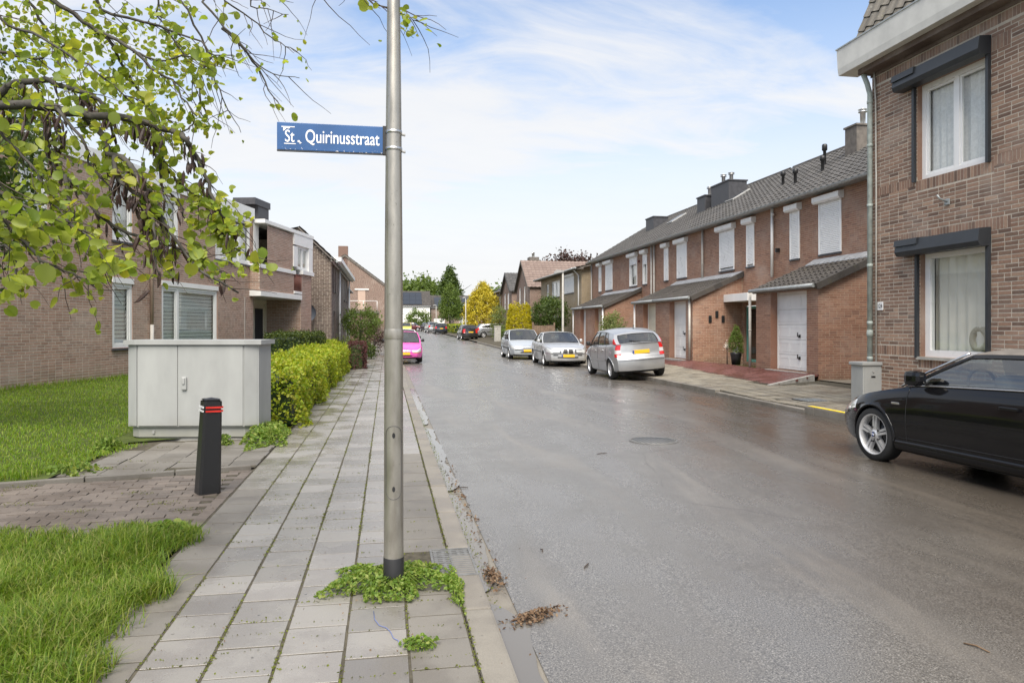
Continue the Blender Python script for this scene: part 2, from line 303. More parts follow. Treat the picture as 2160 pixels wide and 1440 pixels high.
class MB:
    def __init__(s): s.v = []; s.f = []; s.sm = []
    def add(s, vs, fs, smooth=False):
        b = len(s.v); s.v += [tuple(v) for v in vs]; s.f += [tuple(b+i for i in f) for f in fs]; s.sm += [smooth]*len(fs); return s
    def box(s, x0, x1, y0, y1, z0, z1, mtx=None):
        vs = [Vector((x,y,z)) for z in (z0,z1) for y in (y0,y1) for x in (x0,x1)]
        if mtx is not None: vs = [mtx @ v for v in vs]
        return s.add(vs, [(0,2,3,1),(4,5,7,6),(0,1,5,4),(2,6,7,3),(0,4,6,2),(1,3,7,5)])
    def bevbox(s, x0, x1, y0, y1, z0, z1, b=.01, mtx=None):
        bm = bmesh.new(); bmesh.ops.create_cube(bm, size=1)
        for v in bm.verts: v.co = Vector(((x0+x1)/2+v.co.x*(x1-x0), (y0+y1)/2+v.co.y*(y1-y0), (z0+z1)/2+v.co.z*(z1-z0)))
        bmesh.ops.bevel(bm, geom=bm.edges[:], offset=b, segments=2, profile=.6, affect='EDGES', clamp_overlap=True)
        bm.verts.ensure_lookup_table(); bm.verts.index_update()
        vs = [(mtx @ v.co if mtx is not None else v.co.copy()) for v in bm.verts]; s.add(vs, [[v.index for v in f.verts] for f in bm.faces]); bm.free(); return s
    def quad(s, a, b, c, d): return s.add([a,b,c,d], [(0,1,2,3)])
    def prism(s, poly, h0, h1, axis='z', mtx=None):
        """poly: list of 2D points; extruded along axis between h0 and h1"""
        n = len(poly); mk = {'z': lambda p,h: Vector((p[0],p[1],h)), 'y': lambda p,h: Vector((p[0],h,p[1])), 'x': lambda p,h: Vector((h,p[0],p[1]))}[axis]
        vs = [mk(p,h0) for p in poly]+[mk(p,h1) for p in poly]
        if mtx is not None: vs = [mtx @ v for v in vs]
        return s.add(vs, [tuple(range(n))[::-1], tuple(range(n,2*n))]+[(i,(i+1)%n,n+(i+1)%n,n+i) for i in range(n)])
    def tube(s, pts, r, n=8, cap=True):
        pts = [Vector(p) for p in pts]; rs = r if isinstance(r, (list, tuple)) else [r]*len(pts); b = len(s.v); up = Vector((0,0,1)); prev = None
        for i, p in enumerate(pts):
            t = (pts[min(i+1,len(pts)-1)]-pts[max(i-1,0)]).normalized()
            if prev is None: a = t.cross(up) if abs(t.z) < .95 else t.cross(Vector((0,1,0)))
            else: a = prev-t*prev.dot(t)
            a.normalize(); prev = a; c = t.cross(a)
            for k in range(n): s.v.append(tuple(p+(a*math.cos(2*math.pi*k/n)+c*math.sin(2*math.pi*k/n))*rs[i]))
        for i in range(len(pts)-1):
            for k in range(n):
                s.f.append((b+i*n+k, b+i*n+(k+1)%n, b+(i+1)*n+(k+1)%n, b+(i+1)*n+k)); s.sm.append(True)
        if cap:
            s.f.append(tuple(b+k for k in range(n))[::-1]); s.f.append(tuple(b+(len(pts)-1)*n+k for k in range(n))); s.sm += [False]*2
        return s
    def lathe(s, prof, n=24, mtx=None, smooth=True):
        """prof: (r, h) list around z"""
        vs = [Vector((r*math.cos(2*math.pi*k/n), r*math.sin(2*math.pi*k/n), h)) for r, h in prof for k in range(n)]
        if mtx is not None: vs = [mtx @ v for v in vs]
        fs = [(i*n+k, i*n+(k+1)%n, (i+1)*n+(k+1)%n, (i+1)*n+k) for i in range(len(prof)-1) for k in range(n)]
        return s.add(vs, fs, smooth)
    def grid(s, P, smooth=True, flip=False):
        r = len(P); c = len(P[0]); fs = []
        for i in range(r-1):
            for j in range(c-1):
                q = (i*c+j, i*c+j+1, (i+1)*c+j+1, (i+1)*c+j); fs.append(q[::-1] if flip else q)
        return s.add([p for row in P for p in row], fs, smooth)
    def build(s, name, mat, parent=None, **kw):
        me = bpy.data.meshes.new(name); me.from_pydata([tuple(v) for v in s.v], [], s.f); me.polygons.foreach_set('use_smooth', s.sm); me.update()
        return link(name, me, mat, parent, **kw)
def bx(name, mat, parent, x0, x1, y0, y1, z0, z1, b=0.):
    m = MB(); m.bevbox(x0,x1,y0,y1,z0,z1,b) if b else m.box(x0,x1,y0,y1,z0,z1); return m.build(name, mat, parent)
def structure(name, m, mat): return tag(m.build(name, mat), kind='structure')

# ---------------------------------------------------------------- bricks
BRICK_UNIT = None
def brick_unit():
    global BRICK_UNIT
    if BRICK_UNIT is None: BRICK_UNIT = {}
    return BRICK_UNIT
CORN = np.array([(0,0,0),(1,0,0),(1,0,1),(0,0,1),(0,1,0),(1,1,0),(1,1,1),(0,1,1)], dtype=np.float32)   # y=1 outer face
BF = np.array([(4,7,6,5),(0,4,5,1),(1,5,6,2),(2,6,7,3),(3,7,4,0)], dtype=np.int32)
class Bricks:
    """collects the bricks of one house; the biggest in the picture become single parts, the rest one part for each wall"""
    def __init__(s, root, mat, mortar='mortar', course=.0625, blen=.22, joint=.012, nsep=300):
        s.root, s.mat, s.mortar, s.course, s.blen, s.joint, s.nsep = root, mat, mortar, course, blen, joint, nsep; s.items = []; s.walls = []
    def wall(s, p0, p1, z0, z1, openings=(), top=None, soldier=(), reveal=.11, name='wall', phase=0, bricks=True):
        p0 = Vector((*p0, 0)); p1 = Vector((*p1, 0)); L = (p1-p0).length; d = (p1-p0)/L; n = Vector((d.y, -d.x, 0))
        tf = top or (lambda u: z1); m = MB(); rvs = []
        us = {0., L}; zs = {z0}; mx = z1
        for a, b, c, e in openings: us |= {max(0,a), min(L,b)}; zs |= {c, e}
        if top:
            k = max(2, int(L/.3)); us |= {L*i/k for i in range(k+1)}; mx = max(tf(L*i/k) for i in range(k+1))
        zs.add(mx); us = sorted(us); zs = sorted(z for z in zs if z <= mx)
        P = lambda u, z, o=0: p0+d*u+n*o+Vector((0,0,z))
        for i in range(len(us)-1):
            ua, ub = us[i], us[i+1]
            if ub-ua < 1e-5: continue
            for j in range(len(zs)-1):
                za, zb = zs[j], zs[j+1]; cu, cz = (ua+ub)/2, (za+zb)/2
                if any(a < cu < b and c < cz < e for a, b, c, e in openings): continue
                ta, tb = min(zb, tf(ua)), min(zb, tf(ub))
                if max(ta, tb) <= za: continue
                m.quad(P(ua,za), P(ub,za), P(ub,max(za,tb)), P(ua,max(za,ta)))
        for a, b, c, e in openings:
            rv = MB(); rvs.append(rv)
            for q in ((P(a,c),P(a,e),P(a,e,-reveal),P(a,c,-reveal)), (P(b,e),P(b,c),P(b,c,-reveal),P(b,e,-reveal)), (P(a,e),P(b,e),P(b,e,-reveal),P(a,e,-reveal)), (P(b,c),P(a,c),P(a,c,-reveal),P(b,c,-reveal))): rv.quad(*q)
        w = m.build(name, s.mortar, s.root)
        for q in rvs: q.build('reveal', s.mat, w)
        if bricks: s._lay(w, p0, d, n, L, z0, mx, tf, openings, soldier, phase)
        return w
    def _lay(s, w, p0, d, n, L, z0, z1, tf, openings, soldier, phase):
        wi = len(s.walls); s.walls.append((w, p0, d, n)); c, bl, jt = s.course, s.blen, s.joint; k = 0; z = z0; R = random.Random(wi*91+int(L*100))
        while z < z1-.02:
            u = -(bl*.5 if (k+phase) % 2 else 0.)-R.random()*.01; h = c-jt
            while u < L:
                b = u+bl*(1 if R.random() > .06 else .5); ua, ub = max(0, u+jt/2), min(L, b-jt/2); zc = z+c/2; u = b
                segs = [(ua, ub)]
                for o in list(openings)+[(a,b2,c2,e2) for a,b2,c2,e2 in soldier]:
                    if not (o[2] < zc < o[3]): continue
                    ns = []
                    for q0, q1 in segs:
                        if q1 <= o[0] or q0 >= o[1]: ns.append((q0,q1)); continue
                        if q0 < o[0]: ns.append((q0, o[0]-.003))
                        if q1 > o[1]: ns.append((o[1]+.003, q1))
                    segs = ns
                for q0, q1 in segs:
                    if q1-q0 < .035: continue
                    t = min(tf(q0), tf(q1))
                    if z+h*.6 > t: continue
                    s.items.append((wi, q0, q1, z+jt/2, min(z+jt/2+h, max(z+jt/2+.015,t)), .0018+R.random()*.0022))
            z += c; k += 1
        for a, b, c2, e2 in soldier:
            q = a
            while q < b-.03:
                s.items.append((wi, q+.005, min(b, q+c-.005), c2+.006, e2-.006, .002+R.random()*.002)); q += c
    def finish(s, world):
        """world: matrix of the root"""
        sc = []
        for i, (wi, a, b, za, zb, pr) in enumerate(s.items):
            w, p0, d, n = s.walls[wi]; c = world @ (p0+d*((a+b)/2)+Vector((0,0,(za+zb)/2))); x, y, f = proj(c); nn = (world.to_3x3() @ n); v = (Vector((0,0,EYE))-c)
            vis = 0 <= x <= 2160 and 0 <= y <= 1440 and v.dot(nn) > 0
            sc.append((-(b-a)*(zb-za)*v.normalized().dot(nn)/f**2 if vis else 1, i))
        sc.sort(); sep = {i for q, i in sc[:s.nsep] if q < 0}
        me = None
        U = brick_unit(); key = s.mat
        if sep and key not in U:
            U[key] = npmesh('brick', (CORN-np.array([.5,0,.5],dtype=np.float32)), BF); U[key].materials.append(M[s.mat])
        for wi, (w, p0, d, n) in enumerate(s.walls):
            idx = [i for i, it in enumerate(s.items) if it[0] == wi]; ang = math.atan2(n.x, -n.y) + math.pi       # local y -> n
            J = [i for i in idx if i not in sep]
            for i in idx:
                if i not in sep: continue
                _, a, b, za, zb, pr = s.items[i]; o = bpy.data.objects.new('brick', U[key]); COL.objects.link(o); o.parent = w
                o.location = p0+d*((a+b)/2)+Vector((0,0,(za+zb)/2)); o.rotation_euler = (0, 0, math.atan2(-n.x, n.y)); o.scale = (b-a, pr, zb-za)
            if J:
                A = np.array([s.items[i][1:] for i in J], dtype=np.float32); D = np.array(d); Nn = np.array(n); P0 = np.array(p0)
                uu = A[:,0:1]+(A[:,1:2]-A[:,0:1])*CORN[None,:,0]; oo = A[:,4:5]*CORN[None,:,1]; zz = A[:,2:3]+(A[:,3:4]-A[:,2:3])*CORN[None,:,2]
                V = P0[None,None,:]+uu[:,:,None]*D+oo[:,:,None]*Nn; V[:,:,2] = zz
                F = (BF[None]+8*np.arange(len(J))[:,None,None]).reshape(-1,4)
                # orientation: CORN faces are laid for a left-handed frame when n = right of d
                me = npmesh('brickwork', V.reshape(-1,3), F[:, ::-1]); tag(link('brickwork', me, s.mat, w), kind='stuff')
# ---------------------------------------------------------------- ground, road, pavements
def sheet(name, mat, outline_rows, kind='structure', thick=None):
    """outline_rows: list of rows of points (grid)"""
    m = MB(); m.grid([[Vector(p) for p in r] for r in outline_rows], smooth=False, flip=True); o = m.build(name, mat); tag(o, kind=kind)
    if o.data.polygons[0].normal.z < 0: o.data.flip_normals()
    return o
YS = [-12, 2, 12, 25, 40, 60, 80, 100, 130, 170, 230, 320, 500, 900]
sheet('ground', 'lawn_soil', [[(x, y, gz(y)-.16) for x in (-500,-60,-10,0,10,60,500)] for y in YS])
ROAD_Z = -.045
YR = [-8]+[y for y in np.arange(0, 140.1, 5)]
def road_z(x, y): return ROAD_Z+gz(y)+.035*math.sin(math.pi*min(1,max(0,(x-.72)/6.93)))   # slight camber
sheet('road', 'asphalt', [[(x, y, road_z(x,y)) for x in np.linspace(.72, 7.66, 12)] for y in YR])
sheet('road_junction', 'asphalt', [[(x, y, ROAD_Z+gz(y)-.004+(0 if y > 139 else 0)) for x in (-60,-20,0,10,30,70)] for y in (139.9, 144, 149)])

def tile_mesh(name, lx, ly, th=.045, b=.0012):
    m = MB(); x, y = lx/2, ly/2
    vs = [(-x,-y,-th),(x,-y,-th),(x,y,-th),(-x,y,-th),(-x,-y,-b),(x,-y,-b),(x,y,-b),(-x,y,-b),(-x+b,-y+b,0),(x-b,-y+b,0),(x-b,y-b,0),(-x+b,y-b,0)]
    m.add(vs, [(8,9,10,11)]+[(4+i,4+(i+1)%4,8+(i+1)%4,8+i) for i in range(4)]+[(i,(i+1)%4,4+(i+1)%4,4+i) for i in range(4)])
    me = bpy.data.meshes.new(name); me.from_pydata(m.v, [], m.f); me.update(); return me
TILE_CACHE = {}
def tile_field(parent, tiles, nsep=300, name='paver', field='paver_field'):
    """tiles: (x, y, z, lx, ly, rz, tiltx, tilty, mat)"""
    sc = []
    for i, t in enumerate(tiles):
        x, y, f = proj((t[0], t[1], t[2])); vis = f > .5 and -60 < x < 2220 and 0 < y < 1500
        sc.append((-t[3]*t[4]/f**3 if vis else 1, i))
    sc.sort(); sep = {i for q, i in sc[:nsep] if q < 0}; rest = {}
    for i, (x, y, z, lx, ly, rz, tx, ty, mat) in enumerate(tiles):
        if i in sep:
            k = (round(lx,3), round(ly,3), mat)
            if k not in TILE_CACHE: TILE_CACHE[k] = tile_mesh(name, lx, ly); TILE_CACHE[k].materials.append(M[mat])
            link(name, TILE_CACHE[k], None, parent, (x,y,z), (tx,ty,rz))
        else: rest.setdefault(mat, []).append((x,y,z,lx,ly,rz,tx,ty))
    for mat, R in rest.items():
        A = np.array(R, dtype=np.float64); b, th = .0012, .045
        base = np.array([(-1,-1,-th,0),(1,-1,-th,0),(1,1,-th,0),(-1,1,-th,0),(-1,-1,-b,0),(1,-1,-b,0),(1,1,-b,0),(-1,1,-b,0),(-1,-1,0,1),(1,-1,0,1),(1,1,0,1),(-1,1,0,1)])
        lx = A[:,3:4]/2*base[None,:,0]-b*base[None,:,0]*base[None,:,3]; ly = A[:,4:5]/2*base[None,:,1]-b*base[None,:,1]*base[None,:,3]; lz = base[None,:,2]+lx*-np.tan(A[:,7:8])+ly*np.tan(A[:,6:7])
        c, s = np.cos(A[:,5:6]), np.sin(A[:,5:6]); V = np.stack([A[:,0:1]+lx*c-ly*s, A[:,1:2]+lx*s+ly*c, A[:,2:3]+lz], -1)
        F0 = np.array([(8,9,10,11)]+[(4+i,4+(i+1)%4,8+(i+1)%4,8+i) for i in range(4)]+[(i,(i+1)%4,4+(i+1)%4,4+i) for i in range(4)])
        F = (F0[None]+12*np.arange(len(A))[:,None,None]).reshape(-1,4)
        tag(link(field, npmesh(field, V.reshape(-1,3), F), mat, parent), kind='stuff')
R_ = random.Random(3)
jig = lambda a: R_.uniform(-a, a)
# left pavement: six columns of slabs, kerb, gutter
PX0, PW = -1.42, .305
pav = sheet('pavement_left', 'joint_sand', [[(x, y, gz(y)-.004) for x in (PX0-.02, .41)] for y in YR[:-1]])
tiles = []
for c in range(6):
    y = 1.2+[.05,.17,.02,.21,.11,.26][c]
    while y < 62:
        ly = .303 if R_.random() > .05 else .2
        if c == 5 and 5.15 < y < 8.6: ly = .60
        skip = (c == 5 and 4.42 < y+ly/2 < 5.08)
        if not skip:
            mat = 'paver_rough' if (c == 0 and y < 7) or (c == 5 and y < 8.7) else 'paver'
            tiles.append((PX0+PW*(c+.5)+jig(.002), y+ly/2, gz(y)+jig(.0012), PW-.015, ly-.011, jig(.006), jig(.004), jig(.004), mat))
        y += ly+.002
tile_field(pav, tiles)
kb = empty('kerb_left', (0,0,0)); tag(kb, kind='structure')
def kerb_run(parent, x0, x1, ys, z0, z1, step, mat, name='kerbstone'):
    y = ys[0]; i = 0
    while y < ys[1]:
        L_ = step; g = gz(y+L_/2)
        m = MB(); m.bevbox(x0, x1, y+.006, y+L_-.006, z0+g, z1+g+jig(.004), .018); m.build(name, mat, parent); y += L_; i += 1
kerb_run(kb, .417, .572, (1.0, 4.45), -.15, .004, .98, 'kerbstone'); kerb_run(kb, .417, .572, (5.06, 62), -.15, .004, 1.0, 'kerbstone')
gut = sheet('gutter', 'kerbstone', [[(x, y, gz(y)+z) for x, z in ((.574,-.056),(.65,-.064),(.735,-.051))] for y in YR[:-1]])
# standing water in the gutter
def puddle(name, label, ctr, poly, z):
    bm = bmesh.new(); vs = [bm.verts.new((x, y, z)) for x, y in poly]; bm.faces.new(vs); me = bpy.data.meshes.new(name); bm.to_mesh(me); bm.free()
    o = link(name, me, 'water'); tag(o, kind='structure')
def strip(y0, y1, xa, xb, amp, seed):
    n = int((y1-y0)/.04)+2; yy = [y0+(y1-y0)*i/n for i in range(n+1)]; e = lambda i: min(1, i/8, (n-i)/8)**.5
    return [(xa, y) for y in yy]+[(xa+(xb-xa+amp*(math.sin(y*3.1+seed)+.6*math.sin(y*7.7+seed*2)+.3*math.sin(y*17)))*e(i), y) for i, y in list(enumerate(yy))[::-1]]
def strip_old(y0, y1, xa, xb, amp, seed):
    r = random.Random(seed); n = int((y1-y0)/.12)+2; L_ = [(xa+r.uniform(0,.012), y0+(y1-y0)*i/n) for i in range(n+1)]
    Rr = [(xb+amp*(math.sin(i*.8+seed)+r.uniform(-1,1))*(.4 if i in (0,n) else 1), y0+(y1-y0)*i/n) for i in range(n+1)]
    Rr[0] = ((xa+xb)/2, y0-.05); Rr[-1] = ((xa+xb)/2, y1+.08); return L_+Rr[::-1]
for i, (a, b, xb, am) in enumerate(((1.2,4.12,.715,.02),(4.3,6.9,.69,.016),(7.0,11.5,.71,.018),(11.8,19,.70,.016))):
    puddle('gutter_water', '', 0, strip(a, b, .578, xb, am, i+2), -.0425)
# right kerb, pavement, driveway
kr = empty('kerb_right', (0,0,0)); tag(kr, kind='structure')
def kerb_run_r(y0, y1, mat, z1, nm='kerbstone', x0=7.665, x1=7.80):
    y = y0
    while y < y1-.01:
        e = min(y1, y+1.0); m = MB(); m.bevbox(x0, x1, y+.005, e-.005, -.15+gz(y), z1+gz(y)+jig(.004), .015); m.build(nm, mat, kr); y = e
kerb_run_r(3.0, 9.0, 'kerbstone', .085); kerb_run_r(12.3, 16.0, 'kerbstone', .02); kerb_run_r(16, 62, 'kerbstone', .075)
kerb_run_r(9.0, 12.3, 'kerbstone', .085, nm='painted_kerbstone')
sheet('kerb_paint', 'yellow_paint', [[(x, y, .0935) for x in (7.672,7.785)] for y in (9.05,10.2,12.22)])
sheet('kerb_far_right', 'kerbstone', [[(x, y, gz(y)+.075) for x in (7.665, 7.8)] for y in (62, 80, 100, 139)])
def rz_(x, y): return .075+.022*(min(x,10.5)-7.8)+gz(y)-(.05*max(0,1-abs(y-13.8)/2.6) if y < 17 else 0)*max(0,(9.6-x)/1.8 if x < 9.6 else 0)
YP = [3,6,9,11,12,13,14,15,16,17,20,25,30,35,40,46,55,62,80,100,139]
pvr = sheet('pavement_right', 'joint_sand', [[(x, y, rz_(x,y)-.008) for x in (7.8,8.3,8.8,9.3,9.8,10.5,11.4)] for y in YP])
sheet('forecourt', 'paver_yellow', [[(x, y, rz_(10.5,y)+.02) for x in (11.3, 12.4, 14, 20)] for y in (11, 14, 17.6)])
sheet('forecourt_gardens', 'lawn_soil', [[(x, y, gz(y)+.10) for x in (11.39, 13, 20, 40)] for y in (17.7, 46, 60, 80, 100, 139)])
tiles = []
for c in range(9):
    y = 4+[.0,.13,.05,.22,.1,.27,.16,.02,.2][c]; x = 7.8+.305*(c+.5)
    while y < 46:
        if not ((y < 12.1 and x > 8.75) or (x > 9.3+.14*(y-16.2) and y > 16.2)):
            tiles.append((x+jig(.003), y+.15, rz_(x,y)+jig(.003), .295, .296, jig(.008), jig(.006), -.022+jig(.006), 'paver_yellow'))
        y += .305
tile_field(pvr, tiles)
# red clinker driveway in front of the garages: a warped ramp
drv = sheet('driveway_base', 'joint_sand', [[(9.42+.118*(y-16.6)+(11.29-9.42-.118*(y-16.6))*f, y+(.85*f if y < 17.7 else 0)*(1-(y-16.6)/1.1 if y < 17.7 else 0), .112+.185*f) for f in (0,.25,.5,.75,1)] for y in (16.6,17.15,17.7,20,24,26.2)])
def ramp_z(x, y):
    xo = 9.42+.118*(y-16.6); return .118+.19*max(0,min(1,(x-xo)/(11.29-xo)))
tiles = []; r = 0; y = 16.6
while y < 26.2:
    x = 9.3+(.1 if r % 2 else 0)
    while x < 11.3:
        xo = 9.42+.118*(y-16.6); yfront = 16.6+.47*(x-9.42)
        if x-.1 > xo-.02 and x+.1 < 11.31 and y > yfront-.02 and y < 26.2: tiles.append((x, y, ramp_z(x,y)+jig(.003), .194, .096, jig(.01), jig(.01), -math.atan(.19/(11.29-xo)), 'paver_red'))
        x += .2
    y += .1; r += 1
tile_field(drv, tiles, 300, 'clinker', 'clinker_field')
m = MB(); m.prism([(9.36,.03),(11.24,.03),(11.24,.30),(9.36,.125)], -.05, .05, 'y', Matrix.Translation((9.36,16.56,0)) @ Matrix.Rotation(math.radians(25),4,'Z') @ Matrix.Translation((-9.36,0,0)))
structure('ramp_edge', m, 'concrete')
sheet('driveway_far', 'paver_red', [[(x, y, .10+.18*f) for x, f in ((10.45,0),(11.3,1))] for y in (26.2, 32, 46)])
# clinker path, slab apron and edging on the left
far_e = lambda x: 8.62+.24*x; near_e = lambda x: 5.78-.06*(x+1.4)
path = sheet('clinker_path', 'joint_sand', [[(x, near_e(x)+(far_e(x)-near_e(x))*f-(.45 if f == 0 else 0), -.006) for x in (-9,-6,-3,-1.43)] for f in (0,.5,1)])
tiles = []; k = 0; ang = math.radians(6); y = 4.2
while y < 10:
    x = -7-(.105 if k % 2 else 0)
    while x < 0:
        X = x*math.cos(ang)-(y-7)*math.sin(ang); Y = 7+x*math.sin(ang)+(y-7)*math.cos(ang)
        if X < -1.56 and near_e(X)-.2 < Y < far_e(X)-.09 and X > -4.6: tiles.append((X, Y, .002+jig(.004), .203, .098, ang+jig(.025), jig(.02), jig(.02), 'klinker'))
        x += .21
    y += .105; k += 1
for i in range(12): tiles.append((-1.485, 5.75+i*.21, .001+jig(.002), .098, .203, jig(.02), jig(.01), jig(.01), 'klinker'))
tile_field(path, tiles, 300, 'clinker', 'clinker_field')
apr = sheet('slab_apron', 'joint_sand', [[(-3.85+.3*f, 7.68+2.7*f, .010), (-1.43, 8.3+2.1*f, .010)] for f in (0,.5,1)])
tiles = []
for i in range(9):
    for j in range(9):
        x = -4.03+i*.305+(.0 if j % 2 else .012); y = 7.95+j*.305
        if x < -1.56 and y > far_e(x)+.2 and y < 10.2 and x > -3.65+.3*(y-7.7): tiles.append((x, y, .018+jig(.004), .296, .296, jig(.01), jig(.012), jig(.012), 'paver_rough'))
tile_field(apr, tiles, 300, 'slab', 'slab_field')
ed = empty('path_edging', (0,0,0)); tag(ed, kind='structure')
x = -6.2
while x < -1.5:
    x2 = min(-1.46, x+.8); m = MB(); a = Vector((x+.006, far_e(x), 0)); b = Vector((x2-.006, far_e(x2), 0)); mt = Matrix.Translation(a) @ Matrix.Rotation(math.atan2(b.y-a.y,b.x-a.x),4,'Z')
    m.bevbox(0, (b-a).length, -.035, .035, -.1, .045+jig(.006), .008, mt); m.build('edging_stone', 'paver_rough', ed); x = x2
# lawns
sheet('soil_left', 'soil', [[(x, y, -.034) for x in (-12,-6,-3,PX0)] for y in (.5,6,12,20,27.4)])
LO = Vector((-6.801, 19.045, 0)); LU = Vector((.24818, .96871, 0)); LN = Vector((.96871, -.24818, 0))
def lawn_z(x, y):
    dn = (Vector((x,y,0))-LO).dot(LN); return .30-.265*max(0,min(1,dn/5.2))
rows = []
for i in range(27):
    y = 7.0+i*.8; row = []
    for j in range(13):
        xw = LO.x+(y-LO.y)*LU.x/LU.y-.25; xe = -1.6 if y > 10.6 else -3.35; q = xw+(xe-xw)*j/12; yy = max(y, far_e(q)+.03); row.append((q, yy, lawn_z(q,yy)))
    rows.append(row)
sheet('lawn_back', 'lawn_soil', rows)
sheet('lawn_front', 'lawn_soil', [[(x, y, .012) for x in (-9,-5,-3,-1.45)] for y in (.5,2,4,5.75)])
sheet('verge_left', 'lawn_soil', [[(x, y, gz(y)-.008) for x in (-9,-4,-1.45)] for y in (27.4,35,45,62,80,100,139)])
sheet('pavement_left_far', 'paver', [[(x, y, gz(y)-.004) for x in (-1.44,.6)] for y in (62.1,80,100,139)])
# ---------------------------------------------------------------- house pieces
def frame_mesh(m, x0, x1, z0, z1, y0, y1, w):
    m.box(x0,x1,y0,y1,z0,z0+w); m.box(x0,x1,y0,y1,z1-w,z1); m.box(x0,x0+w,y0,y1,z0+w,z1-w); m.box(x1-w,x1,y0,y1,z0+w,z1-w)
def window(root, x0, x1, z0, z1, y=0., w=.055, split=(), mat='white_paint', inside='curtain', sash=.045, depth=.09, sill='slate', lintel=None, glass='glass', recess=.06):
    """opening x0..x1, z0..z1 in a wall whose face is y (outside is -y)"""
    m = MB(); yf = y+recess-.03; frame_mesh(m, x0, x1, z0, z1, yf, yf+depth, w)
    xs = [x0]+list(split)+[x1]
    for s in split: m.box(s-w*.55, s+w*.55, yf+.004, yf+depth-.004, z0+w, z1-w)
    f = m.build('window', mat, root)
    for i in range(len(xs)-1):
        a = xs[i]+(w if i == 0 else w*.55); b = xs[i+1]-(w if i == len(xs)-2 else w*.55)
        if sash:
            m = MB(); frame_mesh(m, a+.004, b-.004, z0+w+.004, z1-w-.004, yf+.018, yf+.06, sash); m.build('sash', mat, f); q = sash
        else: q = 0
        bx('pane', glass, f, a+q, b-q, yf+.036, yf+.042, z0+w+q, z1-w-q)
    if sill: bx('sill', sill, f, x0-.04, x1+.04, y-.06, y+recess+.05, z0-.055, z0-.002)
    if lintel: bx('lintel', lintel, f, x0-.02, x1+.02, y-.03, y+.08, z1+.002, z1+.14)
    yi = yf+depth
    if inside == 'curtain':                                   # gathered curtain
        n = int((x1-x0)/.028); P = [[Vector((x0+(x1-x0)*i/n, yi+.10+.028*math.sin(i*.9)+.012*math.sin(i*2.3+1), z)) for i in range(n+1)] for z in (z0, z1)]; m = MB(); m.grid(P); m.build('curtain', 'curtain', f)
    elif inside == 'lace':
        n = int((x1-x0)/.02); P = [[Vector((x0+(x1-x0)*i/n, yi+.06+.02*math.sin(i*.8)+.012*math.sin(i*1.9+2), z)) for i in range(n+1)] for z in (z0, z1)]; m = MB(); m.grid(P); m.build('lace_curtain', 'lace', f)
    elif inside == 'blind':
        k = int((z1-z0-.1)/.105); base = MB(); base.box(x0+w, x1-w, -.002, .002, -.047, .047); first = None
        for i in range(k):
            mt = (.0, .0, 0); o = base.build('slat', 'blind', f) if first is None else link('slat', first.data, None, f); first = first or o
            o.location = (0, yi+.03, z0+.09+i*.105); o.rotation_euler = (math.radians(14), 0, 0)
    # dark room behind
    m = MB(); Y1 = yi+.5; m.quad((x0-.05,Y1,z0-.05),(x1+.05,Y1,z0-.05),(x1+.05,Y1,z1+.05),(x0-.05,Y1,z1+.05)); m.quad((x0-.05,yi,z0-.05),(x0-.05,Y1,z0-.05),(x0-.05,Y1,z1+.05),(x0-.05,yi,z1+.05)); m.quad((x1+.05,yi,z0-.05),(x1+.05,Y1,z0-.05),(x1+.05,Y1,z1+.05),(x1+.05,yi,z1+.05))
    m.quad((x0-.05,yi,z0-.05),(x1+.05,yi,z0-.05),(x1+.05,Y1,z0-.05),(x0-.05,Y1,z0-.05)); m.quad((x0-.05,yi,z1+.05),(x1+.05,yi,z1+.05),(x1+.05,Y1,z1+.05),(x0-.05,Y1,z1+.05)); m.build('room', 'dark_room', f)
    return f
def shutter(root, x0, x1, z0, z1, drop=1., y=0., mat='white_plastic', box=None, inside='curtain', boxh=.20, boxd=.20, over=.12):
    """white roller shutter in front of a window"""
    f = window(root, x0, x1, z0, z1, y, .05, inside=inside, sash=.035) if drop < 1 else MB().box(x0,x1,y+.03,y+.06,z0,z1).build('window', 'white_paint', root)
    if drop >= 1: bx('sill', 'slate', f, x0-.03, x1+.03, y-.05, y+.10, z0-.05, z0-.002)
    b = MB(); b.prism([(y-boxd, z1-.02+boxh*.25), (y-boxd, z1-.02+boxh), (y+.0, z1+boxh+.02), (y+.0, z1-.02), (y-boxd*.75, z1-.02)], x0-over, x1+over, 'x'); b.build('shutter_box', mat, f)
    for x in (x0-.02, x1-.035): bx('guide_rail', mat, f, x, x+.055, y-.035, y+.028, z0, z1-.022)
    zb = z1-(z1-z0)*drop; m = MB(); z = zb; s = .055; prof = []
    while z < z1-.001: prof += [(y-.004, z), (y-.026, z+s*.25), (y-.026, z+s*.78), (y-.004, z+s*.97)]; z += s
    P = [[Vector((x, py, min(pz, z1-.022))) for x in (x0+.036, x1-.036)] for py, pz in prof]
    m.grid(P, smooth=False); m.build('shutter_slats', mat, f); return f
def downpipe(root, x, y, z0, z1, r=.04, mat='pvc_grey', rings=(1.2,2.6,4.), name='downpipe', bend=None):
    m = MB(); pts = [(x,y,z0),(x,y,z1)]
    if bend: pts = [(x,y,z0),(x,y,z1-.5),(x+bend[0]*.5,y+bend[1]*.5,z1-.2),(x+bend[0],y+bend[1],z1)]
    m.tube(pts, r, 12); p = m.build(name, mat, root)
    for z in rings:
        if z0 < z < z1-.4: MB().lathe([(r,-.02),(r+.007,-.018),(r+.007,.018),(r,.02)], 12, Matrix.Translation((x,y,z))).build('pipe_collar', mat, p)
    return p
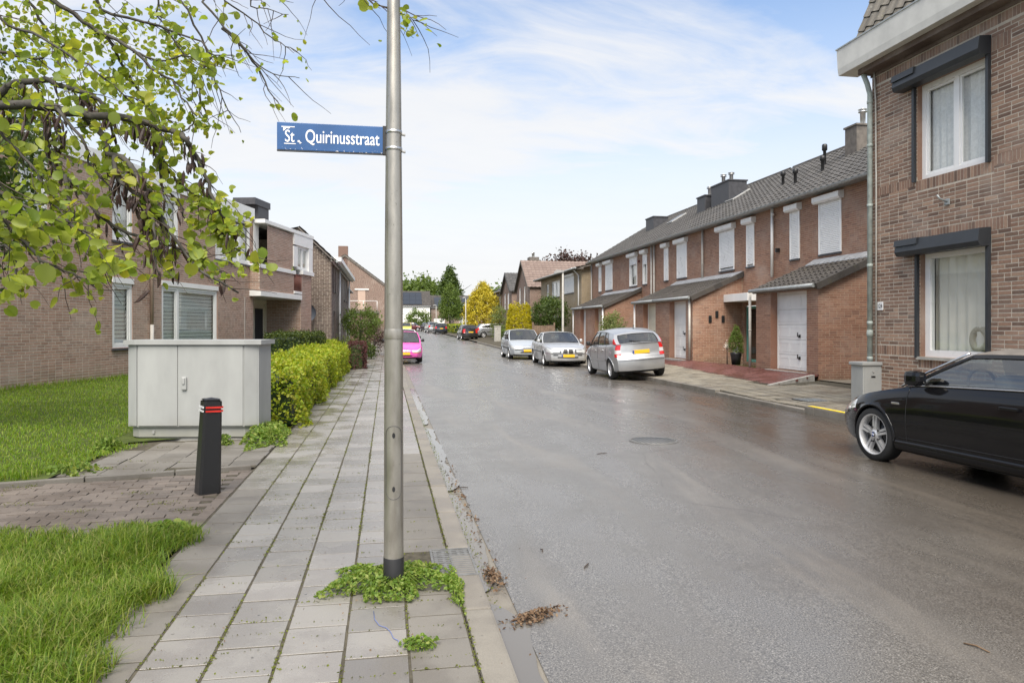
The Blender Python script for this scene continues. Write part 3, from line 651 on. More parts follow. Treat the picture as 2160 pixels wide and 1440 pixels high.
def pantile_mesh(w, l, amp=.024, th=.014, n=6):
    """one tile lying along +y (up the slope), x across; wavy S profile"""
    prof = [(w*(i/n-.5)*1.04, amp*(math.cos(2*math.pi*(i/n)*1.0+math.pi*.15)) ) for i in range(n+1)]
    vs = []; 
    for yy, up in ((-l/2*1.08, .020), (l/2*1.08, -.006)):
        vs += [(x, yy, z+up) for x, z in prof]
    vs += [(x, -l/2*1.08, z+.020-th) for x, z in prof]; k = n+1
    fs = [(i, i+1, k+i+1, k+i) for i in range(n)]+[(2*k+i, 2*k+i+1, i+1, i) for i in range(n)]+[(0,k,2*k)[::-1],(n, k+n, 2*k+n)]
    return np.array(vs, dtype=np.float64), fs
def tile_roof(root, world, o, ux, uy, width, length, mat, tw=.30, tl=.34, nsep=300, name='roof', nx=None, thick=.06, clip=None, n=6, amp=.024, backing='timber_grey'):
    """o: eave corner, ux: unit vector along the eave, uy: unit vector up the slope (root space)"""
    ux = Vector(ux).normalized(); uy = Vector(uy).normalized(); nz = ux.cross(uy); o = Vector(o)
    m = MB(); q = [o, o+ux*width, o+ux*width+uy*length, o+uy*length]; lo = -nz*(thick+.03); m.add([p-nz*.03 for p in q]+[p+lo for p in q], [(0,1,2,3),(7,6,5,4),(0,4,5,1),(1,5,6,2),(2,6,7,3),(3,7,4,0)]); rf = m.build(name, backing, root)
    nc = max(1, round(width/tw)); nr = max(1, round(length/tl)); tw2, tl2 = width/nc, length/nr; base, fs = pantile_mesh(tw2, tl2, amp=amp, n=n)
    Rm = Matrix((ux, uy, nz)).transposed(); W3 = world
    cells = []
    for r in range(nr):
        for c in range(nc):
            p = o+ux*(tw2*(c+.5))+uy*(tl2*(r+.5))
            if clip and not clip(p): continue
            x, y, f = proj(W3 @ p); v = f > .5 and -20 < x < 2180 and -20 < y < 1460; cells.append((f if v else 1e9, p))
    cells.sort(key=lambda q: q[0]); sep = [p for f, p in cells[:nsep] if f < 1e8]; rest = [p for f, p in cells[len(sep):]]
    if sep:
        me = bpy.data.meshes.new('roof_tile'); me.from_pydata([tuple(v) for v in base], [], fs); me.update(); me.materials.append(M[mat]); e = Rm.to_euler()
        for p in sep: link('roof_tile', me, None, rf, p+nz*.012, (e.x+jig(.012), e.y+jig(.012), e.z))
    if rest:
        B = base @ np.array(Rm.transposed()); V = (B[None]+np.array([tuple(p+nz*.012) for p in rest])[:,None,:]); nb = len(base); F4 = np.array([f for f in fs if len(f) == 4]); F3 = np.array([f for f in fs if len(f) == 3]); K = nb*np.arange(len(rest))[:,None,None]
        tag(link('roof_tiles', npmesh('roof_tiles', V.reshape(-1,3), [(F4[None]+K).reshape(-1,4), (F3[None]+K).reshape(-1,3)]), mat, rf), kind='stuff')
    return rf
def mtx(root): return Matrix.Translation(root.location) @ root.rotation_euler.to_matrix().to_4x4()

# ---------------------------------------------------------------- corner house (right foreground)
def corner_house():
    h = empty('corner_house', (8.83, 11.97, .08), -math.pi/2, 'brown brick corner house with anthracite shutter boxes, nearest on the right', 'house'); W = mtx(h)
    B = Bricks(h, 'brick_corner', 'mortar', .0645, .232, .0155); U = lambda Y: 11.97-Y; z = lambda v: v-.08
    ops = [(U(10.82), U(9.32), z(4.02), z(5.62)), (U(10.75), U(9.32), z(1.06), z(2.80))]
    # two courses of upright bricks at the floor levels, and over and under the windows
    sol = [(0, U(10.86), z(3.92), z(4.09)), (U(10.86), U(9.26), z(3.84), z(4.02)), (U(9.26), 6, z(3.92), z(4.09)), (.75, 3.0, z(5.62), z(5.83)), (.75, 3.0, z(2.98), z(3.17)), (0, U(10.80), z(1.06), z(1.23)), (U(9.26), 6, z(1.06), z(1.23)), (U(10.8), U(9.26), z(.87), z(1.06)), (0, 6, z(5.98), z(6.13))]
    B.wall((0,0), (6.2,0), 0, z(6.22), ops, soldier=sol)
    B.wall((0,9), (0,0), 0, z(6.22))                       # side wall, facing up the street
    B.wall((6.2,0), (6.2,9), 0, z(6.22), bricks=False)
    B.finish(W)
    # windows with shutter boxes
    for (x0,x1,z0,z1), sp, ins in ((ops[0], (U(10.07),), 'lace'), (ops[1], (), 'curtain')):
        f = window(h, x0, x1, z0, z1, 0, .085 if sp else .11, sp, 'white_plastic', ins, .035 if sp else 0, sill=None, recess=.12)
        m = MB(); zt = z1+(.0 if sp else -.02); m.prism([(-.23, zt+.05), (-.20, zt+.24), (0, zt+.26), (0, zt-.02), (-.19, zt-.02)], x0-.34, x1+.01, 'x'); b = m.build('shutter_box', 'anthracite', f)
        m = MB(); m.prism([(-.243, zt+.145), (-.226, zt+.25), (-.03, zt+.27), (-.03, zt+.15)], x0-.345, x0+.18, 'x'); m.build('motor_cover', 'anthracite', b)
        for a in (x0-.075, x1-.045): bx('guide_rail', 'anthracite', f, a, a+.052, -.055, .02, z0-.02, zt-.025)
        if not sp: bx('sill', 'concrete', f, x0-.05, x1+.03, -.05, .14, z0-.05, z0-.003)
    f = window  # noqa
    # stone ring ornament inside the lower window
    m = MB(); pts = [(U(9.83)+.15*math.cos(t), .30, z(1.36)+.16*math.sin(t)) for t in np.linspace(0, 2*math.pi, 25)]; m.tube(pts, .055, 10, cap=False); m.box(U(9.83)-.07, U(9.83)+.07, .25, .35, z(1.17), z(1.22))
    o = m.build('stone_ornament', 'stone_ring'); o.matrix_world = W; tag(o, 'round stone ring ornament standing inside the lower corner house window', 'ornament')
    # eaves: box gutter, soffit, steep tiled mansard
    m = MB(); m.prism([(-.42, z(6.42)), (-.44, z(6.78)), (-.40, z(6.80)), (-.38, z(6.70)), (.0, z(6.70)), (.0, z(6.30)), (-.40, z(6.30))], -.42, 6.3, 'x'); m.build('box_gutter', 'fascia', h)
    bx('gutter_lip', 'zinc', h, -.44, 6.3, -.455, -.425, z(6.775), z(6.80))
    bx('frieze', 'brick_dark', h, -.01, 6.2, -.03, -.014, z(6.14), z(6.30))
    th = math.radians(68); uy = (0, math.cos(th), math.sin(th))
    tile_roof(h, W, (-.10, -.28, z(6.74)), (1,0,0), uy, 6.3, 2.7, 'tile_mossy', .25, .29, 300, amp=.03, n=8)
    m = MB(); m.prism([(-.25, z(6.70)), (.74, z(9.2)), (9.2, z(9.2)), (9.2, z(6.2)), (-.25, z(6.2))], -.06, 6.15, 'x'); m.build('attic', 'brick_dark', h)
    for k in range(10):                                     # verge tiles along the sloping edge
        mt = Matrix.Translation((-.13, -.22+k*.275*uy[1], z(6.78)+k*.275*uy[2])) @ Matrix.Rotation(th, 4, 'X')
        mm = MB(); mm.bevbox(-.055, .055, 0, .30, -.06, .05, .02, mt); mm.build('verge_tile', 'tile_mossy', h)
    # pipes at the corner
    m = MB(); m.tube([(.05,-.085,.55),(.05,-.085,5.75),(.02,-.12,5.95),(-.04,-.20,6.24)], .045, 14); p = m.build('downpipe', 'zinc_green', h)
    for zz in (.9, 1.55, 2.6, 3.7, 4.8, 5.6): MB().lathe([(.045,-.03),(.052,-.027),(.052,.027),(.045,.03)], 14, Matrix.Translation((.05,-.085,zz))).build('pipe_collar', 'zinc_green', p)
    MB().lathe([(.0,-.06),(.052,-.06),(.056,.0),(.052,.06),(.045,.07)], 14, Matrix.Translation((.05,-.085,1.35))).build('pipe_socket', 'zinc_green', p)
    m = MB(); m.tube([(.15,-.03,.5),(.15,-.03,4.3),(.145,-.03,4.31),(.135,-.03,5.6),(.11,-.05,6.2)], .015, 8); m.build('cable_conduit', 'pvc_grey', h)
    # number sign 124
    sx, sz = U(11.72), z(1.93); m = MB(); m.bevbox(sx-.075, sx+.075, -.03, -.012, sz-.075, sz+.075, .012); s = m.build('house_number_sign', 'white_plastic', h)
    cu = bpy.data.curves.new('t', 'FONT'); cu.body = '124'; cu.size = .095; cu.align_x = 'CENTER'; cu.align_y = 'CENTER'; cu.extrude = .0015; to = bpy.data.objects.new('t', cu); COL.objects.link(to)
    dg = bpy.context.evaluated_depsgraph_get(); me = bpy.data.meshes.new_from_object(to.evaluated_get(dg)); bpy.data.objects.remove(to)
    link('number', me, 'slate', s, (sx, -.0325, sz), (math.pi/2,0,0), (.92,1.15,1))
    m = MB(); m.bevbox(U(10.14)-.05, U(10.14)+.05, -.03, -.008, z(3.50), z(3.60), .008); mo = m.build('bracket', 'zinc', h); MB().tube([(U(10.14),-.03,z(3.55)),(U(10.14)-.02,-.14,z(3.60)),(U(10.14)-.03,-.18,z(3.66))], .016, 8).build('bracket_arm', 'zinc', mo)
    return h
corner_house()

# ---------------------------------------------------------------- terrace on the right
TX, GX = 13.3, 11.3
def terrace():
    EV = 5.72; names = ['nearest terrace house beside the corner house, with both shutters down', 'terrace house with the teal front door and three wall plaques', 'middle terrace house above the cream garage door', 'terrace house with half open shutters left of the middle pipes', 'farthest brick terrace house beside the beige house']
    unit = [(17.2, 23.42), (23.42, 29.0), (29.0, 34.58), (34.58, 40.2), (40.2, 45.75)]
    wins = [((19.41,20.50),(21.6,22.13)), ((26.1,27.31),(24.56,25.09)), ((30.59,31.66),(32.75,33.23)), ((37.13,38.29),(35.62,36.19)), ((41.44,42.77),(43.7,44.18))]
    drops = [(1,1),(.93,.95),(1,1),(.28,.36),(1,.5)]
    roots = []
    for k, (ya, yb) in enumerate(unit):
        h = empty('terrace_house', (TX, yb, .25), -math.pi/2, names[k], 'house', 'brick terrace houses with garages'); W = mtx(h); roots.append(h); z = lambda v: v-.25; U = lambda Y: yb-Y; Lw = yb-ya
        B = Bricks(h, 'brick_terrace', 'mortar_terrace', .0625, .22, .011, nsep=(300,300,120,0,0)[k]); ops = []
        for a, b in wins[k]: ops.append((U(b), U(a), z(3.80), z(5.40)))
        gar = [(17.48,20.75), (25.45,29.0), (29.0,31.7), (36.5,40.2), (40.2,42.75)][k]       # stretch of the facade behind this unit's garage
        fo = ops+([(U(25.3), U(24.25), .0, 2.1)] if k == 1 else [])
        B.wall((0,0), (Lw,0), -.2, z(EV), fo)
        if k == 4: B.wall((0,9), (0,0), -.2, z(EV), top=lambda u: z(EV)+min(u, 9-u)*.59, bricks=True)
        if k == 0: B.wall((Lw,0), (Lw,9), -.2, z(EV), bricks=False)
        # garage
        gx = -(TX-GX)
        if k in (0,1,3):
            a, b = U(gar[1]), U(gar[0]); top = lambda u: z(2.62)+u*.46
            B.wall((b, gx), (b, 0), -.25, z(2.6), top=top, name='garage_side_wall')
        if k == 0: B.wall((U(gar[1]), 0), (U(gar[1]), gx), -.25, z(2.6), top=lambda u: z(3.54)-u*.46, name='garage_side_wall', bricks=False)
        door = [(18.02,19.90), (26.1,27.72), (29.25,30.75), (37.2,38.35), (39.98,41.4)][k]; a, b = U(gar[1]), U(gar[0]); d0, d1 = U(door[1]), U(door[0])
        B.wall((a, gx), (b, gx), -.25, z(2.66), [(d0-a, d1-a, .06, z(2.58))], name='garage_front_wall', reveal=.30)
        dm = ('white_paint','white_paint','cream_paint','cream_paint','white_paint')[k]; g = MB(); g.box(d0, d1, gx+.26, gx+.29, .07, z(2.58)); gd = g.build('garage_door', dm, h); gd['label'] = 'cream garage door' if dm == 'cream_paint' else 'white sectional garage door'
        for i in range(5):
            z0 = .075+i*(z(2.50)-.075)/5; z1 = z0+(z(2.50)-.075)/5-.012; m = MB(); m.bevbox(d0+.03, d1-.03, gx+.238, gx+.262, z0, z1, .006); pn = m.build('door_panel', dm, gd)
            for j in range(3):
                w3 = (d1-d0-.10)/3; m = MB(); frame_mesh(m, d0+.06+j*w3, d0+.02+(j+1)*w3, z0+.08, z1-.08, gx+.232, gx+.239, .018); m.build('panel_moulding', dm, pn)
        bx('frame_side', 'white_paint', gd, d0, d0+.028, gx+.22, gx+.26, .06, z(2.58)); bx('frame_side', 'white_paint', gd, d1-.028, d1, gx+.22, gx+.26, .06, z(2.58))
        xm = d0+(d1-d0)*.62
        for zz in (.42, 1.04):
            m = MB(); m.bevbox(xm-.05, xm+.05, gx+.215, gx+.232, zz-.04, zz+.05, .006); m.tube([(xm,gx+.215,zz),(xm,gx+.16,zz),(xm+.03,gx+.15,zz+.11)], .014, 8); m.build('door_handle', 'black_plastic', gd)
        bx('threshold', 'concrete', h, d0-.05, d1+.05, gx-.16, gx+.20, -.06, .055)
        bx('garage_fascia', 'white_paint', h, a-.0, b+.0, gx-.02, gx+.22, z(2.585), z(2.74)) if k != 0 else bx('garage_fascia', 'white_paint', h, d0-.35, d1+.02, gx-.02, gx+.22, z(2.585), z(2.74))
        # lean-to roof, gutter, lead flashing
        s = Vector((0, TX-GX+.14, .93)); e0, e1 = (a-.02, b+.10)
        tile_roof(h, W, (e0, gx-.14, z(2.66)), (1,0,0), s, e1-e0, s.length, 'tile_dark', .235, .30, (300,300,200,100,100)[k], name='garage_roof', amp=.026)
        m = MB(); m.tube([(e0-.04, gx-.19, z(2.66)), (e1-.02, gx-.19, z(2.66))], .055, 10); m.build('garage_gutter', 'zinc', h)
        m = MB(); m.prism([(-.33, z(3.47)), (-.32, z(3.50)), (-.02, z(3.68)), (-.012, z(3.60))], e0, e1-.05, 'x'); m.build('lead_flashing', 'lead', h)
        if k in (0,1,3):                                      # cloaked verge tiles
            for i in range(7):
                t0 = i/7; mt = Matrix.Translation((e1-.01, gx-.14, z(2.66))) @ Matrix.Rotation(math.atan2(s.z, s.y), 4, 'X'); m = MB(); m.bevbox(-.02, .05, t0*s.length, (t0+1/7)*s.length+.02, -.13+i*.002, .06+i*.002, .012, mt); m.build('verge_tile', 'tile_dark', h)
        # pipes
        if k == 0: downpipe(h, U(20.95), gx-.10, .06, z(2.62), .042, 'pvc_grey'); downpipe(h, U(23.16), -.09, z(3.3), z(EV)-.05, .05, 'white_paint', (4.2,))
        if k == 1: downpipe(h, b-.10, gx-.09, .06, z(2.62), .042, 'pvc_grey'); downpipe(h, .22, -.09, z(3.3), z(EV)-.05, .045, 'pvc_grey', (4.,))
        if k == 2: downpipe(h, a+.06, gx-.09, .06, z(2.62), .042, 'white_paint'); downpipe(h, .18, -.09, .1, z(EV)-.05, .045, 'pvc_grey', (4.,))
        if k == 3: downpipe(h, Lw-.2, -.09, .1, z(EV)-.05, .045, 'pvc_grey'); downpipe(h, b-.10, gx-.09, .06, z(2.62), .042, 'white_paint')
        if k == 4: downpipe(h, .12, -.09, .1, z(EV)-.05, .045, 'pvc_grey'); downpipe(h, a+.06, gx-.09, .06, z(2.62), .042, 'white_paint')
        for (x0,x1,z0,z1), dr in zip(ops, drops[k]): shutter(h, x0, x1, z0, z1, dr, boxh=.20, over=.13)
        # main roof
        s2 = Vector((0, 4.6, 2.75)); tile_roof(h, W, (-.02 if k == 4 else .0, -.32, z(EV+.06)), (1,0,0), s2, Lw+(.0 if k else .0)+(.02 if k == 4 else 0), s2.length, 'tile_grey', .30, .345, (300,300,150,0,0)[k], amp=.022, n=4)
        m = MB(); m.prism([(4.28, z(EV+2.78)), (9.2, z(EV)), (9.2, z(EV)-.15), (4.28, z(EV+2.62))], 0, Lw, 'x'); m.build('rear_roof', 'tile_dark', h)
        for i in range(int(Lw/.33)): MB().lathe([(.085,0),(.10,.02),(.10,.33),(.085,.34)], 8, Matrix.Translation((i*.33+.0, 4.28, z(EV+2.80))) @ Matrix.Rotation(math.pi/2,4,'Y')).build('ridge_tile', 'tile_dark', h)
        m = MB(); P = [[Vector((x, -.42+.075*math.cos(t), z(EV)+.02+.075*math.sin(t))) for x in (0, Lw)] for t in np.linspace(math.pi*.98, 2*math.pi*1.01, 9)]; m.grid(P); m.box(0,Lw,-.34,-.02,z(EV)-.03,z(EV)+.0); m.build('gutter', 'zinc', h)
        B.finish(W)
        if k == 1:
            bx('canopy', 'white_paint', h, U(25.43), U(23.60), -.78, -.01, z(2.49), z(2.77), .01)
            d = MB(); frame_mesh(d, U(25.25), U(24.3), .02, 2.08, .06, .14, .09); d = d.build('front_door', 'teal_paint', h); bx('pane', 'car_glass_dark', d, U(25.16), U(24.39), .09, .10, .11, 1.99); bx('door_leaf', 'dark_room', d, U(25.2), U(24.35), .145, .2, .02, 2.08)
            for q, (yy, zz) in enumerate(((-1.32, 1.62), (-1.05, 1.80), (-.80, 1.62))):
                m = MB(); m.bevbox(U(25.45)+.012, U(25.45)+.045, yy-.06, yy+.06, zz-.14, zz+.12, .02); m.build('wall_plaque', 'black_plastic', h)
            m = MB()
            for i in range(7): m.box(U(25.45)+.012, U(25.45)+.03, -.42, -.14, .32+i*.034, .342+i*.034)
            m.build('vent_grille', 'grey_metal', h)
        if k == 0:
            m = MB(); m.box(U(22.88), U(22.80), -.14, -.01, z(4.12), z(4.26)); m.build('wall_lamp', 'black_plastic', h)
            m = MB(); m.tube([(U(23.06),-.06,z(5.45)),(U(22.98),-.2,z(5.46)),(U(22.9),-.2,z(5.42))], .035, 8); m.build('camera_bracket', 'white_paint', h)
        if k == 3:
            m = MB(); m.bevbox(U(36.85), U(36.75), -.1, -.01, z(5.0), z(5.14), .02); m.build('alarm_box', 'railing_brown', h)
        # chimneys and vents on the roof
        def stack(y, x0, x1, zb, zt, mat='slate', pipes=()):
            m = MB(); m.bevbox(x0, x1, y, y+.9, zb, zt-.06, .01); c = m.build('chimney', mat, h); bx('chimney_cap', mat, c, x0-.04, x1+.04, y-.04, y+.94, zt-.06, zt)
            for px, hh in pipes: MB().lathe([(.09,zt),(.09,zt+hh*.75),(.15,zt+hh*.77),(.15,zt+hh*.82),(.10,zt+hh*.84),(.10,zt+hh*.9),(.16,zt+hh*.92),(.02,zt+hh)], 14, Matrix.Translation((px, y+.45, 0))).build('flue', 'stainless', c)
        rt = lambda y: z(EV+.06)+(y+.32)*2.75/4.6
        if k == 0: stack(2.7, U(23.15), U(22.5), rt(2.7)-.1, 8.35, 'timber_grey', ((U(22.8), .62),))
        if k == 2: stack(2.3, U(33.0), U(31.15), rt(2.3)-.1, 8.15, 'slate', ((U(32.6), .55),(U(31.8),.48))); stack(2.2, U(34.4), U(33.45), rt(2.3)-.1, 7.85, 'slate', ((U(33.9), .5),))
        if k == 4: stack(2.3, U(42.0), U(40.7), rt(2.3)-.1, 7.9, 'slate')
        if k in (0,1):
            for yy, uu, hh in (((1.7, U(22.95), .6),) if k == 0 else ((1.7, U(25.5), .6),(1.3, U(24.0), .6),(2.6, U(24.2), .85))):
                MB().lathe([(.055,rt(yy)-.1),(.055,rt(yy)+hh*.6),(.095,rt(yy)+hh*.64),(.095,rt(yy)+hh*.86),(.07,rt(yy)+hh*.9),(.0,rt(yy)+hh*.91)], 12, Matrix.Translation((uu, yy, 0))).build('roof_vent', 'black_plastic', h)
        if k in (2,3): 
            p = Vector((U((30.9,38.0)[k-2]), 2.2, rt(2.2))); mt = Matrix.Translation(p) @ Matrix.Rotation(math.atan2(2.75,4.6),4,'X'); m = MB(); m.bevbox(-.4,.4,0,1.0,.02,.10,.02,mt); sk = m.build('skylight', 'grey_metal', h); m = MB(); m.box(-.33,.33,.08,.92,.098,.106,mt); m.build('pane', 'panel_solar', sk)
    return roots
terrace()

# ---------------------------------------------------------------- brick house on the left with the balcony
def left_house():
    h = empty('brick_house', LO, math.atan2(LU.y, LU.x), 'pinkish brown brick house with white framed windows and corner balcony behind the lawn', 'house'); W = mtx(h)
    B = Bricks(h, 'brick_left', 'mortar', .0628, .222, .0155); ZT = 5.42
    up = [(.31,1.15,3.72,5.28), (2.53,3.37,3.72,5.28), (-2.75,-1.9,3.72,5.28), (5.55,8.1,3.75,5.25)]; lo = [(.31,1.15,1.02,2.66), (2.49,5.68,.80,2.72)]
    sh = lambda q: [(a+6, b+6, c, d) for a,b,c,d in q]
    B.wall((-6,0), (8.33,0), .1, ZT, sh(up+lo))
    off = -.36
    # entrance recess under the balcony
    B.wall((8.33,0), (8.33,1.2), .1, 2.66); B.wall((8.33,1.2), (12.0,1.2), .1, 2.66, bricks=False); B.wall((12.0,1.2), (12.0,off), .1, 2.66, name='recess_wall')
    B.wall((12.0,off), (13.2,off), .1, 3.72, name='pillar'); B.wall((13.2,off), (13.2,9), .1, ZT, bricks=False)
    B.wall((8.05,0), (8.05,off), 2.86, 3.66, name='balcony_wall'); B.wall((8.05,off), (11.25,off), 2.86, 3.66, name='balcony_wall')
    B.wall((8.75,off+.02), (11.2,off+.02), 3.82, 5.25, name='upper_wall')
    B.finish(W)
    bx('balcony_slab', 'white_paint', h, 8.02, 12.0, off-.06, 1.5, 2.66, 2.86, .01); bx('band', 'white_paint', h, 8.0, 11.35, off-.05, .3, 3.66, 3.81, .01)
    d = bx('front_door', 'cream_paint', h, 10.86, 11.88, 1.13, 1.17, .3, 2.5); bx('door_frame', 'cream_paint', d, 11.85, 11.99, 1.08, 1.16, .3, 2.65); bx('door_frame', 'cream_paint', d, 10.78, 11.85, 1.08, 1.16, 2.5, 2.65); bx('door_pane', 'dark_room', d, 10.98, 11.72, 1.122, 1.129, .9, 2.3)
    for q, ins in zip(up+lo, ('lace','lace','lace','curtain','blind','blind')):
        a,b,c,d = q; sp = (3.35,) if q == lo[1] else ((6.6,7.3) if q == up[3] else ()); window(h, a, b, c, d, 0, .09, sp, 'white_paint', ins, .05, lintel='white_paint', recess=.05)
    # white window box at the far end
    bx('window_surround', 'white_paint', h, 11.2, 11.62, off-.02, .3, 3.98, 4.80); bx('window_surround', 'white_paint', h, 11.2, 13.3, off-.04, .4, 4.86, 5.42); bx('window_surround', 'white_paint', h, 12.85, 13.3, off-.03, .4, 3.72, 4.86); bx('window_surround', 'white_paint', h, 12.05, 13.34, off-.08, .4, 3.72, 3.88)
    window(h, 11.62, 12.85, 3.9, 4.86, off+.0, .07, (12.25,), 'white_paint', 'curtain', .05, sill=None)
    m = MB()
    for i in range(9): m.tube([(11.3+i*.09, off-.01, 3.0), (11.3+i*.09, off-.01, 3.66)], .012, 6)
    m.tube([(11.25,off-.01,3.66),(12.05,off-.01,3.66)], .018, 6); m.build('balcony_railing', 'railing_brown', h); bx('railing_sill', 'white_paint', h, 11.22, 12.02, off-.05, .1, 2.90, 3.0); bx('railing_back', 'railing_brown', h, 11.25, 12.02, .25, .3, 2.95, 3.6)
    # fascias and roof
    bx('fascia', 'white_paint', h, -6, 8.33, -.06, .3, ZT+.003, 5.80, .008); bx('fascia', 'white_paint', h, 8.36, 13.35, off-.06, .3, 5.30, 5.44, .008); bx('roof', 'slate', h, -6, 13.2, .3, 9, 5.3, 5.40)
    bx('white_panel', 'white_paint', h, 8.35, 8.75, -.02, .2, 3.83, 5.29); bx('brick_fill', 'brick_left', h, -6, 13.19, 8.6, 9, .1, 5.3)
    m = MB(); m.prism([(1.6,5.40),(4.8,6.55),(8,5.40)], 8.6, 13.1, 'x'); m.build('pitched_roof', 'tile_brown', h)
    m = MB(); m.bevbox(10.9, 11.9, .95, 1.75, 5.3, 6.58, .01); c = m.build('chimney', 'slate', h); bx('chimney_cap', 'slate', c, 10.5, 11.95, .9, 1.8, 6.36, 6.62)
    m = MB(); m.bevbox(12.3, 13.0, 1.0, 1.6, 5.3, 5.85, .01); m.build('chimney', 'slate', h)
    # brown downpipe, grey foot
    downpipe(h, 1.9, -.07, 1.62, ZT, .045, 'pvc_brown', (3.4,)); downpipe(h, 1.9, -.075, .3, 1.62, .05, 'pvc_grey', (1.2,), 'downpipe_foot')
    m = MB(); m.box(7.62,7.65,-.016,-.004,.3,2.6); m.build('expansion_joint', 'pvc_grey', h)
left_house()
# ---------------------------------------------------------------- houses further away
def gable_house(name, label, loc, rz, w, depth, ev, ridge, ridge_dir, bmat, roofmat, wins=(), nsep=0, over=.25, mortar='mortar', rtile=(.32,.36), solar=None, chimneys=(), apex=.5, verge='timber_grey', bricks=True, cat='house', group='houses along the street', sidewins=()):
    h = empty(name, loc, rz, label, cat, group); W = mtx(h); z0 = loc[2]; ev -= z0; ridge -= z0
    B = Bricks(h, bmat, mortar, nsep=nsep)
    if bmat == 'render_white': bricks = False; B.mortar = 'render_white'
    ops = [q[:4] for q in wins]; xa = w*apex
    if ridge_dir == 'y':
        ft = lambda u: ev+(ridge-ev)*(u/xa if u < xa else (w-u)/(w-xa))
        B.wall((0,0),(w,0),-.3,ev,ops,top=ft,bricks=bricks); B.wall((w,0),(w,depth),-.3,ev,bricks=bricks and w < 20); B.wall((0,depth),(0,0),-.3,ev,bricks=bricks); B.wall((w,depth),(0,depth),-.3,ev,top=lambda u: ft(w-u),bricks=False)
        for sgn in (0,1):
            ux = Vector((0,1,0)) if sgn == 0 else Vector((0,-1,0)); run = xa if sgn == 0 else w-xa; dz = ridge-ev; sl = dz/run; o = Vector((-over, -over, ev-sl*over)) if sgn == 0 else Vector((w+over, depth+over, ev-sl*over))
            if sgn == 0: tile_roof(h, W, o+Vector((0,depth+2*over,0)), (0,-1,0), (run+over,0,dz+sl*over), depth+2*over, math.hypot(run+over, dz+sl*over), roofmat, *rtile, 0, n=4)
            else: tile_roof(h, W, o+Vector((0,-depth-2*over,0)), (0,1,0), (-(run+over),0,dz+sl*over), depth+2*over, math.hypot(run+over, dz+sl*over), roofmat, *rtile, 0, n=4)
        for sgn in (0,1):                                     # barge boards
            a = Vector((-over,-over-.02,ev-(ridge-ev)/xa*over)) if sgn == 0 else Vector((w+over,-over-.02,ev-(ridge-ev)/(w-xa)*over)); b = Vector((xa,-over-.02,ridge)); m = MB(); m.add([a,b,b-Vector((0,0,.22)),a-Vector((0,0,.22))]+[p+Vector((0,.03,0)) for p in (a,b,b-Vector((0,0,.22)),a-Vector((0,0,.22)))], [(0,1,2,3),(7,6,5,4),(0,4,5,1),(2,6,7,3),(1,5,6,2),(0,3,7,4)]); m.build('barge_board', verge, h)
    else:
        ya = depth*apex; B.wall((0,0),(w,0),-.3,ev,ops,bricks=bricks); gt = lambda u: ev+(ridge-ev)*(u/ya if u < ya else (depth-u)/(depth-ya))
        B.wall((w,0),(w,depth),-.3,ev,top=gt,bricks=bricks); B.wall((0,depth),(0,0),-.3,ev,top=lambda u: gt(depth-u),bricks=bricks); B.wall((w,depth),(0,depth),-.3,ev,bricks=False)
        sl = (ridge-ev)/ya; tile_roof(h, W, (-over,-over,ev-sl*over+.05), (1,0,0), (0,ya+over,(ridge-ev)+sl*over), w+2*over, math.hypot(ya+over, ridge-ev+sl*over), roofmat, *rtile, 0, n=4)
        m = MB(); m.quad((-over,ya,ridge+.05),(w+over,ya,ridge+.05),(w+over,depth+over,ev),(-over,depth+over,ev)); m.build('rear_roof', roofmat, h)
        m = MB(); m.tube([(-over,-over-.06,ev-sl*over+.02),(w+over,-over-.06,ev-sl*over+.02)], .06, 8); m.build('gutter', 'zinc', h); bx('eaves_board', 'white_paint' if verge == 'white_paint' else 'timber_grey', h, -over, w+over, -over+.02, .0, ev-.16, ev-.06)
        if solar:
            e = Vector((0,ya+over,ridge-ev+sl*over)).normalized(); nz = Vector((1,0,0)).cross(e)
            for (x0, x1, t0, t1, nx, ny) in solar:
                for i in range(nx):
                    for j in range(ny):
                        pw, ph = (x1-x0)/nx, (t1-t0)/ny; p = Vector((x0+i*pw,-over,ev-sl*over+.05))+e*(t0+j*ph)+nz*.10; q = [p, p+Vector((pw-.03,0,0)), p+Vector((pw-.03,0,0))+e*(ph-.03), p+e*(ph-.03)]; m = MB(); m.add([v+nz*.03 for v in q]+q, [(0,1,2,3),(0,4,5,1),(1,5,6,2),(2,6,7,3),(3,7,4,0)]); m.build('solar_panel', 'panel_solar', h)
    B.finish(W)
    for q in wins:
        x0,x1,c,d = q[:4]; kind = q[4] if len(q) > 4 else 'plain'
        if kind == 'shutter': shutter(h, x0, x1, c, d, 1., boxh=.18, over=.05, boxd=.12)
        elif kind == 'garage': f = bx('garage_door', 'white_paint', h, x0, x1, .06, .10, c, d)
        else: window(h, x0, x1, c, d, 0, .08, (((x0+x1)/2,) if x1-x0 > 1 else ()), 'white_paint' if kind != 'dark' else 'timber_grey', 'lace' if kind != 'dark' else None, .05, sill='slate', recess=.07)
    for (x0,x1,y0,y1,zt,cm,fl) in chimneys:
        zt -= z0; m = MB(); m.bevbox(x0,x1,y0,y1,ev,zt,.01); c = m.build('chimney', cm, h)
        for i in range(fl): MB().lathe([(.08,zt),(.08,zt+.45),(.12,zt+.47),(.02,zt+.55)], 10, Matrix.Translation((x0+(x1-x0)*(i+.5)/fl, (y0+y1)/2, 0))).build('flue', 'stainless', c)
    return h
V3 = Vector
